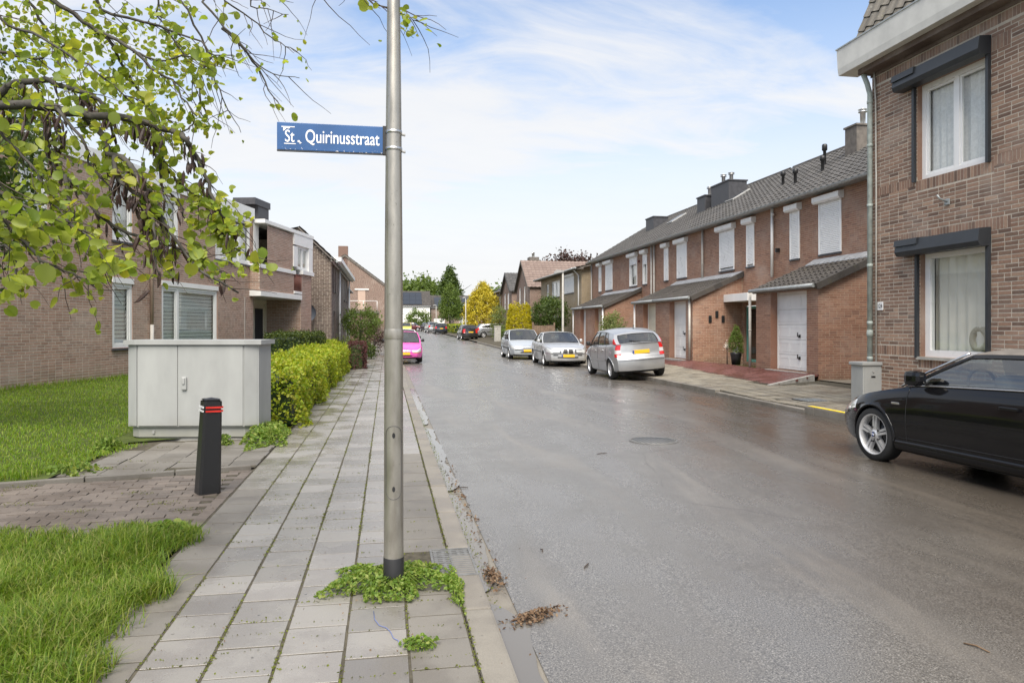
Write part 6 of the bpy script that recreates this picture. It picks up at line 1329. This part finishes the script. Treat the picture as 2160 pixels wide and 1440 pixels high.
shrub('umbrella_tree', 'flat topped tree right of the conical tree', (11.4,112,gz(112)), (2.9,2.9,.85), 'leaf_dark', 190, 20, .25, .25, 49, cz=3.3, cat='tree', trunk_r=.1)
shrub('end_shrub', 'leafy shrub before the white house', (5.5,130,gz(130)), (2.4,2.2,1.9), 'leaf_mid', 170, 22, .28, .26, 50)
# potted conifer beside the teal door
pot = empty('potted_conifer', (11.55,22.55,.29), 0, 'small clipped conifer in a black pot by the teal door', 'potted plant')
MB().lathe([(.0,.01),(.17,.0),(.20,.30),(.23,.44),(.23,.50),(.20,.50),(.19,.44),(.0,.43)], 20).build('pot', 'black_plastic', pot)
_r = np.random.default_rng(51); C, N = clumps(_r, 170, 24, (0,0,1.02), (.30,.30,.60), .035, cone_fat, .8); leaf_obj('foliage', C, _r.uniform(.7,1.3,len(C))*.045, 'diamond', 'leaf_mid', pot, _r, N, 1.); trunk(pot, [(0,0,.4),(0,0,1.2)], [.02,.01])
pot.scale = (.82,.82,.82)
fl = empty('flower_pot_bunch', (11.33,22.75,.29), 0, 'small bunch of cream flowers beside the potted conifer', 'flowers'); _r = np.random.default_rng(52); leaf_obj('petals', _r.normal(size=(80,3))*np.array([.05,.05,.07])+np.array([0,0,.62]), _r.uniform(.04,.07,80), 'oval', 'flower_cream', fl, _r); trunk(fl, [(0,0,0),(0,0,.6)], [.02,.012], 'twig', 'stems')
# woods beyond the houses; lightened leaf colours stand in for distance haze
for i, (x, y, z, r, hh, mat, nm, lb) in enumerate(((-6,205,3,12,5.6,'leaf_mid','broad_tree','broad green tree behind the white house, leftmost'), (9,208,4.2,9,6.6,'leaf_mid','broad_tree','broad green tree behind the white house, beside the spruce'), (34,210,3,9,5.8,'leaf_mid','broad_tree','broad green tree right of the spruce'), (46,214,2.4,10,5.2,'leaf_pale','broad_tree','green tree right of all the far trees, leaves paled for haze'))):
    tree(nm, lb, (x,y,gz(200)), z+hh*.55, (r,r*.8,hh), mat, 420, 16, .9, .95, 'diamond', None, .55, .4, 7, 'trees beyond the end of the street', 'tree', 60+i)
def spruce(c):
    z = (c[:,2:3]+1)/2; t = np.random.default_rng(9).random((len(c),1)); lay = .75+.25*np.sin(z*55); s_ = np.clip(1.02-z, .03, 1.)*lay; r = np.hypot(c[:,0:1], c[:,1:2])+1e-6; c[:,0:2] = c[:,0:2]/r*s_*(.35+.65*t); return c
tree('spruce_tree', 'tall dark spruce rising behind the far houses', (17.2,200,gz(200)), 8.4, (8.0,8.0,8.2), 'leaf_dark', 900, 16, .5, .66, 'diamond', spruce, .5, .35, 6, None, 'tree', 71)
tree('copper_tree', 'dark copper leaved tree showing above the terrace and beige roofs', (21.8,84,.4), 7.6, (4.2,3.4,2.6), 'leaf_copper', 260, 20, .40, .34, 'diamond', None, .55, .2, 9, None, 'tree', 72)
# ---------------------------------------------------------------- grass
def blades(name, X, Y, Z, h, w, mat, rng, lean=.5, label=None, cat=None):
    n = len(X); a = rng.uniform(0,2*math.pi,n); ln = np.abs(rng.normal(lean,.3,n)); dx, dy = np.cos(a), np.sin(a); px, py = -dy, dx; h = np.asarray(h); V = np.zeros((n,5,3))
    for k, (t, wd) in enumerate(((0,1),(0,-1),(.55,.8),(.55,-.8),(1,0))):
        b = ln*h*t*t; V[:,k,0] = X+dx*b+px*w*wd*.5; V[:,k,1] = Y+dy*b+py*w*wd*.5; V[:,k,2] = Z+h*(t-.35*ln*t*t)
    B = 5*np.arange(n)[:,None]; o = link(name, npmesh(name, V.reshape(-1,3), [B+np.array([[0,1,3,2]]), B+np.array([[2,3,4]])]), mat); tag(o, label, cat, kind='stuff'); return o
G_ = np.random.default_rng(81)
n = 52000; X = -1.22-np.abs(G_.random(n))**1.25*2.7; Y = G_.uniform(2.0,6.12,n); Y = np.where(Y > 5.95+.12*np.sin(X*6)+.06*np.sin(X*15), Y-1.5, Y); edge = -1.38+.07*np.sin(Y*2.1)+.06*np.sin(Y*5.7+1)+.04*np.sin(Y*13); ok = X < edge+G_.normal(size=n)*.05; X, Y = X[ok], Y[ok]
X2 = X
tuft = .5+.5*np.sin(X*5.1+1)*np.sin(Y*4.3+.6); far = np.clip((5.95-Y)/.35,.15,1); blades('long_grass', X, Y, np.full(len(X),.0), (.05+.17*tuft**1.5*G_.random(len(X))+.05*G_.random(len(X)))*(.65+.35*far), .006, 'grass_blade', G_, .8, 'long uncut green grass in the lower left corner', 'grass')
n = 125000; Y = 7.4+G_.random(n)**1.5*18; X = G_.uniform(-11,-1.7,n); zz = np.array([lawn_z(a,b) for a,b in zip(X,Y)]); wallx = LO.x+(Y-LO.y)*LU.x/LU.y; ok = (X > wallx-.02) & (Y > 8.62+.24*X+.1) & ~((Y < 10.3) & (X > -3.55+.22*(Y-7.7))) & ~((X > -3.6) & (X < -1.75) & (Y > 10.0) & (Y < 11.2)); X, Y, zz = X[ok], Y[ok], zz[ok]
edgeb = np.clip(1-np.abs(X-wallx[ok])/.5,0,1)+np.clip(1-(Y-(8.62+.24*X))/.5,0,1); blades('lawn_grass', X, Y, zz, (.03+.035*G_.random(len(X)))*(1+1.6*edgeb), .009, 'grass_short', G_, .7, 'short mown lawn before the brick house', 'grass')
n = 7000; Y = G_.uniform(27.5,62,n); X = G_.uniform(-2.4,-1.45,n); blades('verge_grass', X, Y, np.array([gz(v) for v in Y]), .05+.06*G_.random(n), .02, 'grass_short', G_, .6, 'rough grass strip beside the left pavement far ahead', 'grass')
# weeds: lush plant round the lamp post, moss and grass in the joints
def weed_mound(name, label, cx, cy, rx, ry, h, n, size, mat, seed, cat='weed'):
    r = np.random.default_rng(seed); root = empty(name, (cx,cy,0), 0, label, cat); t = r.uniform(0,2*math.pi,n); q = np.sqrt(r.random(n)); lob = 1+.22*np.sin(t*5+seed)+.15*np.sin(t*9); P = np.stack([rx*q*np.cos(t)*lob, ry*q*np.sin(t)*lob, np.zeros(n)],1); P[:,2] = h*(1-q**1.6)*np.clip(.25+q*1.5,0,1)*(.45+.55*r.random(n))+.015
    leaf_obj('foliage', P, r.uniform(.6,1.4,n)*size, 'oval', mat, root, r, np.tile([0,0,.9],(n,1)), .9); m = MB()
    for i in range(46):
        a = r.uniform(0,2*math.pi); e = r.uniform(.5,1.); m.tube([(.05*math.cos(a),.05*math.sin(a),.0),(rx*e*.55*math.cos(a),ry*e*.55*math.sin(a),h*.75),(rx*e*math.cos(a),ry*e*math.sin(a),h*.2)], [.003,.0025,.0015], 4, cap=False)
    m.build('stems', 'weed', root); return root
weed_mound('weed_clump', 'lush green weed growing round the foot of the lamp post', .02, 4.40, .37, .27, .12, 3800, .024, 'weed', 91)
weed_mound('cabinet_weed', 'green weed at the right corner of the grey street cabinet', -1.62, 10.25, .28, .75, .32, 2200, .04, 'weed', 92)
weed_mound('plinth_weed', 'few weeds before the cabinet plinth, left', -3.45, 9.75, .16, .3, .25, 420, .04, 'weed', 93)
weed_mound('apron_weed', 'leafy weed at the plinth right of the bollard', -2.1, 9.95, .10, .10, .2, 160, .045, 'weed', 94)
for _q, (_x, _y, _r, _l) in enumerate(((-1.95,3.35,.22,'broad leaved weed in the long grass at the bottom edge'),(-1.62,5.7,.2,'leafy weed at the path corner of the long grass'),(-3.1,5.2,.25,'leafy weed in the long grass at the left edge'),(-3.3,8.35,.3,'low leafy weeds where the lawn meets the path edging'))): weed_mound('lawn_weed', _l, _x, _y, _r, _r*.8, .13, 260, .05, 'weed', 110+_q)
weed_mound('joint_tuft', 'small grass tuft in the slab joint right of the lamp post', .16, 3.52, .09, .07, .05, 160, .02, 'weed', 95)
weed_mound('grate_weed', 'weeds growing along the kerb beside the drain grate', .40, 4.28, .045, .34, .05, 420, .018, 'weed', 96)
def moss():
    r = np.random.default_rng(97); P = []
    for c in range(1,6):
        x = PX0+PW*c; n = (2600,3600,3600,3000,3200)[c-1]; y = 1.3+r.random(n)**1.8*20; k = (np.sin(y*1.7+c)+np.sin(y*4.3+c*2)+r.normal(size=n)*.7) > -.2; y = y[k]; P.append(np.stack([x+r.normal(size=len(y))*.008, y, r.uniform(-.010,.006,len(y))],1))
    for i in range(150):                                       # cross joints
        c = r.integers(1,6); y0 = 1.3+r.random()**1.4*7; n = 26; P.append(np.stack([PX0+PW*c+r.random(n)*PW, np.full(n,y0)+r.normal(size=n)*.006, r.uniform(-.01,.004,n)],1))
    n = 1500; y = 1.3+r.random(n)**1.5*14; P.append(np.stack([.413+r.normal(size=n)*.008, y, r.uniform(-.01,.008,n)],1))
    n = 500; y = 4+r.random(n)*10; P.append(np.stack([.585+r.random(n)**2*.05, y, np.full(n,-.04)+r.random(n)*.02],1))
    for i in range(26):
        cx, cy = r.uniform(-4,-1.6), r.uniform(6.2,9.8); n = 60; P.append(np.stack([cx+r.normal(size=n)*.09, cy+r.normal(size=n)*.03, r.uniform(.0,.03,n)],1))
    P = np.concatenate(P); leaf_obj('joint_moss', P, r.uniform(.007,.02,len(P)), 'diamond', 'moss', None, r, np.tile([0,0,.6],(len(P),1)), 1., kind='stuff')
moss()
def litter(name, label, cx, cy, rx, ry, n, seed, rot=0., z=-.04, size=.035):
    r = np.random.default_rng(seed); q = r.normal(size=(n,2))*.5; c, s_ = math.cos(rot), math.sin(rot); P = np.stack([cx+q[:,0]*rx*c-q[:,1]*ry*s_, cy+q[:,0]*rx*s_+q[:,1]*ry*c, z+.03*np.exp(-(q**2).sum(1)*2)*r.random(n)+.004],1)
    o = leaf_obj(name, P, r.uniform(.4,1.3,n)*size, 'diamond', 'litter', None, r, np.tile([0,0,1.2],(n,1)), 1.); tag(o, label, 'leaf litter', kind='stuff')
litter('leaf_litter', 'brown heap of wet leaves in the gutter by the drain grate', .66, 4.52, .06, .22, 260, 98, size=.026)
litter('leaf_litter', 'brown heap of wet plant litter on the road edge in front', .80, 3.88, .17, .07, 380, 99, .5, size=.026)
litter('leaf_litter', 'scattered bits of leaves along the wet gutter', .68, 6.6, .06, 2.2, 160, 100, 0, -.045, .03)
litter('leaf_litter', 'tiny bark crumbs scattered over the pavement slabs', -.4, 4.2, 1.1, 2.2, 170, 102, 0, -.0, .012)
# ---------------------------------------------------------------- street furniture
def lamp_post():
    px, py = .04, 4.34; r = empty('lamp_post', (px,py,0), 0, 'grey steel lamp post with black foot in the pavement in front', 'lamp post')
    MB().lathe([(.058,.18),(.0575,.45),(.056,1.0),(.054,1.6),(.0525,2.0),(.046,2.8),(.037,3.6),(.034,6.2),(.0,6.21)], 28).build('pole', 'galvanised', r)
    MB().lathe([(.0605,-.1),(.0605,.186),(.0585,.190)], 28).build('foot_band', 'black_plastic', r)
    p = r.children[0]; MB().lathe([(.0565,1.48),(.0580,1.49),(.0580,1.53),(.0562,1.54)], 28).build('collar', 'galvanised', p)
    # inspection door: oval outline on the side facing the camera, with two locks
    a0 = math.atan2(-CS,-SN)+math.atan2(0,1); a0 = math.atan2(0-py, 0-px); pts = []
    for t in np.linspace(0, 2*math.pi, 41):
        c_, s_ = math.cos(t), math.sin(t); uu = .052*c_; zz = .755+(.165*(1 if s_ > 0 else -1)*(abs(s_) > 1e-9))*1.+.05*s_; R = .0573-(zz-.5)*.003+.0008; an = a0+uu/R*.98; pts.append((R*math.cos(an), R*math.sin(an), zz))
    MB().tube(pts, .0016, 5, cap=False).build('inspection_door', 'slate', p)
    for zz in (.915,.60):
        R = .0570; m = MB(); d = Vector((math.cos(a0),math.sin(a0),0)); u = Vector((-d.y,d.x,0)); n = 14; ring = [d*(R+.0015)+u*(.009*math.cos(t))+Vector((0,0,zz+.016*math.sin(t))) for t in np.linspace(0,2*math.pi,n,endpoint=False)]; m.add(ring, [tuple(range(n))]); m.add([v*1.0 for v in ring]+[v-d*.006 for v in ring], [(i,(i+1)%n,n+(i+1)%n,n+i) for i in range(n)]); m.build('lock', 'black_plastic', p)
    m = MB(); m.tube([(0,0,6.1),(.25,.0,6.3),(.9,.0,6.38)], .03, 10); m.build('arm', 'galvanised', r); MB().bevbox(.8,1.45,-.13,.13,6.32,6.45,.05).build('lantern', 'grey_metal', r)
    # street name plate on its bracket
    s = empty('street_name_sign', (px,py,0), 0, 'blue enamel street name sign with white letters on the lamp post', 'sign')
    z0, z1 = 2.575, 2.735; xr, xl = -.062, -.665
    m = MB(); m.bevbox(xl, xr, -.012, .006, z0, z1, .003); pl = m.build('plate', 'sign_blue', s); bx('plate_rim', 'slate', s, xl-.001, xr+.001, -.010, .010, z0-.006, z0-.001)
    cu = bpy.data.curves.new('t', 'FONT'); 
    def text(body, size, x, z, sx=1., off=.0):
        cu = bpy.data.curves.new('t', 'FONT'); cu.body = body; cu.size = size; cu.extrude = .0006; cu.offset = off; cu.align_y = 'BOTTOM_BASELINE'; to = bpy.data.objects.new('t', cu); COL.objects.link(to); dg = bpy.context.evaluated_depsgraph_get(); me = bpy.data.meshes.new_from_object(to.evaluated_get(dg)); bpy.data.objects.remove(to); w = max(v.co.x for v in me.vertices); return me, w
    me, w = text('Quirinusstraat', .088, 0, 0, off=.0006); tw = .425; link('lettering', me, 'sign_white', pl, (-.508,-.0132,2.622), (math.pi/2,0,0), (tw/w,1.22,1))
    me, w = text('St', .082, 0, 0, off=.0004); link('lettering', me, 'sign_white', pl, (-.622,-.0132,2.622), (math.pi/2,0,0), (.055/w,1.2,1))
    m = MB(); m.box(-.625,-.560,-.0135,-.0125,2.609,2.6135); m.box(-.640,-.565,-.0135,-.0125,2.706,2.7105); m.build('lettering', 'sign_white', pl)
    m = MB(); m.add([(-.630,-.0136,2.706),(-.590,-.0136,2.706),(-.598,-.0136,2.697),(-.612,-.0136,2.700),(-.622,-.0136,2.688),(-.630,-.0136,2.683)], [(0,1,2,3,4,5)]); m.build('peeled_patch', 'sign_white', pl)
    m = MB(); m.box(-.549,-.538,-.0135,-.0125,2.621,2.632); m.add([(-.538,-.0136,2.612),(-.526,-.0136,2.618),(-.538,-.0136,2.626)], [(0,1,2)]); m.build('lettering', 'sign_white', pl)
    bx('bracket', 'black_plastic', s, xr-.002, -.040, -.012, .022, z0-.004, z1+.004)
    for zz in (2.605,2.705):
        R = .0495 if zz < 2.65 else .0483; b = MB(); b.lathe([(R-.003,zz-.010),(R+.0015,zz-.010),(R+.0015,zz+.010),(R-.003,zz+.010)], 24); k = b.build('strap', 'stainless', s); m = MB(); m.tube([(R-.002,-.01,zz-.012),(R+.018,-.014,zz-.016)], .007, 6); m.bevbox(R+.010,R+.020,-.024,-.006,zz-.022,zz-.010,.002); m.build('strap_buckle', 'grey_metal', k)
lamp_post()
def bollard():
    b = empty('bollard', (-1.66,7.16,0), math.radians(-32), 'black square bollard with red and white reflectors before the street cabinet', 'bollard'); b.rotation_euler = (math.radians(1.0),math.radians(2.0),math.radians(28))
    h, w0, w1 = .89, .098, .080
    def ring(m, za, zb, e=0., cap=False):
        def q(z): w = w0+(w1-w0)*z/h+e; c_ = .022; return [(-w+c_,-w,z),(w-c_,-w,z),(w,-w+c_,z),(w,w-c_,z),(w-c_,w,z),(-w+c_,w,z),(-w,w-c_,z),(-w,-w+c_,z)]
        A, B_ = q(za), q(zb); m.add(A+B_, [(i,(i+1)%8,8+(i+1)%8,8+i) for i in range(8)]+([tuple(range(8,16))] if cap else []))
    m = MB(); ring(m, -.1, .60); ring(m, .60, .755); m.build('post', 'bollard_black', b)
    m = MB(); ring(m, .755, .80, -.006); ring(m, .80, .815); ring(m, .755,.757); m.build('groove', 'bollard_black', b); m = MB(); ring(m, .815, .86, .0); 
    ring(m, .86, .88, -.012, True); m.add([(-.075,-.075,.872),(.075,-.075,.872),(.075,.075,.872),(-.075,.075,.872),(0,0,.893)], [(0,1,4),(1,2,4),(2,3,4),(3,0,4)]); hd = m.build('head', 'bollard_black', b); ring_ = MB(); ring(ring_, .815,.8152,.0,True); ring_.build('head_base','bollard_black',b)
    for za, zb in ((.762,.778),(.797,.813)):
        for sx, sy, mt in ((1,0,'reflect_white'),(-1,0,'reflect_white'),(0,-1,'reflect_white'),(0,1,'reflect_red')):
            pass
        w = w1+.004+.006
        for ang, mt in ((-math.pi/2,'reflect_red'),(math.pi,'reflect_white'),(0,'reflect_red'),(math.pi/2,'reflect_white')):
            m = MB(); m.box(w-.008, w+.002, -w+.02, w-.02, za, zb, Matrix.Rotation(ang,4,'Z')); m.build('reflector', mt, b)
bollard()
def cabinet():
    # faces the camera; chamfered front corners, lid with overhang, double doors
    c = empty('street_cabinet', (-2.62,10.38,0), math.radians(-8.5), 'large pale grey metal street cabinet with double doors on the lawn edge', 'cabinet')
    w, d, cf = .885, .62, .17; pl = [(-w,cf*.55),(-w+cf,0),(w-cf,0),(w,cf*.55),(w,d),(-w,d)]
    m = MB(); m.prism(pl, .20, 1.31); m.build('housing', 'cabinet_grey', c)
    q = [(-w+.05,cf*.55+.03),(-w+cf,.04),(w-cf,.04),(w-.05,cf*.55+.03),(w-.05,d-.03),(-w+.05,d-.03)]; m = MB(); m.prism(q, .06, .20); m.build('plinth', 'cabinet_grey', c); m = MB(); m.prism([(x*.99,y+.03) for x,y in q], -.1, .06); m.build('concrete_base', 'concrete', c)
    m = MB(); g = .045; m.prism([(-w-g,cf*.55-g),(-w+cf-.02,-g),(w-cf+.02,-g),(w+g,cf*.55-g),(w+g,d+g),(-w-g,d+g)], 1.314, 1.375); m.build('lid', 'cabinet_grey', c)
    for x0, x1 in ((-w+cf+.012,-.178),(-.166,w-cf-.012)):
        m = MB(); m.bevbox(x0, x1, -.014, .002, .215, 1.302, .004); dr = m.build('door', 'cabinet_grey', c)
        if x0 > -.5:
            m = MB(); m.bevbox(-.115,-.045,-.045,-.012,.70,.88,.02); hd = m.build('handle', 'cabinet_grey', dr); m = MB(); m.bevbox(-.097,-.063,-.058,-.044,.78,.865,.008); m.build('lock_cover', 'cabinet_grey', hd)
    m = MB(); m.prism([(-w+.02,cf*.55-.017),(-w+cf-.01,-.012),(-w+cf-.005,.0),(-w+.02,cf*.55)], .215, 1.302); m.build('corner_panel', 'cabinet_grey', c); m = MB(); m.prism([(w-.02,cf*.55-.017),(w-cf+.01,-.012),(w-cf+.005,.0),(w-.02,cf*.55)], .215, 1.302); m.build('corner_panel', 'cabinet_grey', c)
    MB().bevbox(-.53,-.50,.025,.045,.10,.15,.006).build('bolt', 'grey_metal', c)
cabinet()
def small_cabinet(name, label, loc, rz, w, d, h, mat='cabinet_grey'):
    c = empty(name, loc, rz, label, 'cabinet'); MB().bevbox(-w/2,w/2,0,d,-.1,h-.06,.008).build('housing', mat, c); MB().bevbox(-w/2-.03,w/2+.03,-.03,d+.03,h-.06,h,.012).build('lid', mat, c); f = bx('door', mat, c, -w/2+.03, w/2-.03, -.008, .002, .08, h-.1); bx('lock', 'black_plastic', f, -.04, .04, -.014, -.007, h-.28, h-.25)
    m = MB(); m.tube([(-.0,-.01,h-.17),(.0,-.02,h-.17)], .02, 10); m.build('knob', 'grey_metal', f)
small_cabinet('corner_cabinet', 'small grey metal cabinet at the corner house downpipe', (8.63,12.02,.05), -.0, .40, .34, .86)
for c_ in bpy.data.objects:
    if c_.name == 'corner_cabinet': c_.location = (8.66, 11.72, .06); c_.rotation_euler = (0,0,0)
small_cabinet('far_cabinet', 'pale grey street cabinet beside the golden bush, far right pavement', (9.35,61.0,gz(61)+.1), 0, .55, .35, 1.35, 'concrete')
def street_lamp(name, label, x, y, h, arm):
    g = gz(y)+.08; r = empty(name, (x,y,g), 0, label, 'street lamp', 'street lamps along the right pavement'); MB().lathe([(.085,-.1),(.085,.9),(.065,1.0),(.05,h),(.0,h+.01)], 14).build('pole', 'concrete', r); m = MB(); m.prism([(-arm-.05,h-.10),(.05,h-.02),(.05,h+.06),(-arm+.1,h+.10),(-arm-.05,h-.04)], -.09, .09, 'y'); m.build('lantern', 'grey_metal', r)
street_lamp('street_lamp', 'street lamp with flat arm in front of the beige house', 9.62, 38.9, 4.55, .45)
street_lamp('street_lamp', 'thin street lamp beside the golden conifer', 8.55, 79, 4.3, .3)
street_lamp('street_lamp', 'farthest street lamp in front of the brick house with white garage', 8.6, 128, 4.4, .5)
# timber fence beside the far garages
fe = empty('timber_fence', (11.0,46.8,gz(46)+.1), 0, 'brown timber garden fence between the terrace garages and the dark bush', 'fence')
for i in range(12): bx('board', 'timber', fe, .06*0-.02, .015, i*.15+.0, i*.15+.14, 0, 1.55)
for i in range(9): bx('board', 'timber', fe, -1.4+i*.155, -1.4+i*.155+.145, -.02, .015, .0, 1.5)
for q in ((0,0),(-1.45,0),(0,1.8)): bx('post', 'timber', fe, q[0]-.05, q[0]+.04, q[1]-.05+.06, q[1]+.05+.06, -.1, 1.7)
# drain grate in the pavement edge
g = empty('drain_grate', (.43,4.76,0), 0, 'grey cast iron drain grate set in the pavement edge', 'drain grate')
m = MB(); frame_mesh(m, -.14, .14, -.28, .28, 0, 1, .016); m.v = [(x, z, -.03+.036*y) for x, y, z in m.v]; m.build('frame', 'iron', g)
bx('pit', 'asphalt_dark', g, -.12, .12, -.26, .26, -.07, -.032)
for i in range(13):
    y = -.245+i*.0405; bx('bar', 'iron', g, -.122, .122, y-.010, y+.010, -.028, .003)
for i in range(5): bx('rib', 'iron', g, -.105+i*.052-.010, -.105+i*.052+.010, -.262, .262, -.027, .001)
mh = empty('manhole_cover', (3.62,9.45,road_z(3.62,9.45)+.003), 0, 'round iron manhole cover in the middle of the road', 'manhole cover')
MB().lathe([(.31,0),(.31,.006),(.335,.006),(.335,0)], 40).build('ring', 'iron', mh); MB().lathe([(0,.003),(.295,.003),(.298,-.01)], 40).build('cover', 'iron', mh)
for i in range(9):
    x = -.24+i*.06; hh = math.sqrt(.28**2-x*x)
    bx('rib', 'anthracite', mh, x-.008, x+.008, -hh, hh, .0032, .0075)
g2 = empty('wall_grate', (8.75,13.4,.052), 0, 'dark iron grate in the pavement before the corner house', 'drain grate'); bx('frame', 'asphalt_dark', g2, -.5,.5,-.3,.3,.0,.022)
for i in range(16): bx('bar', 'zinc', g2, -.48+i*.06, -.46+i*.06, -.28, .28, .02, .03)
# blue cord and twigs lying about
P = [onZ(x, y, .006) for x, y in ((788,1288),(790,1305),(800,1318),(815,1323),(824,1332),(830,1345),(840,1350),(843,1358))]
tag(MB().tube(P, .0018, 6).build('blue_cord', 'cord_blue'), 'thin blue cord lying on the pavement slabs', 'cord')
for i, (x, y, a, l, lb) in enumerate(((1270,956,.2,.14,'bent twig lying on the road left of the manhole'),(1237,1192,1.0,.10,'short straight twig on the wet road'),(1142,1160,1.7,.05,'tiny forked twig near the gutter'),(2060,1365,-1.2,.12,'pale straw lying on the road at the lower right'),(975,1028,.1,.12,'dark twig lying on the gutter edge'))):
    p = onZ(x, y, road_z(onZ(x,y).x, onZ(x,y).y)+.006); d = Vector((math.cos(a),math.sin(a),0))*l
    tag(MB().tube([p-d*.5, p+Vector((.01,.012,.004)), p+d*.5], [.004,.005,.003], 5).build('twig', 'twig' if i != 3 else 'litter'), lb, 'twig', 'twigs on the road')
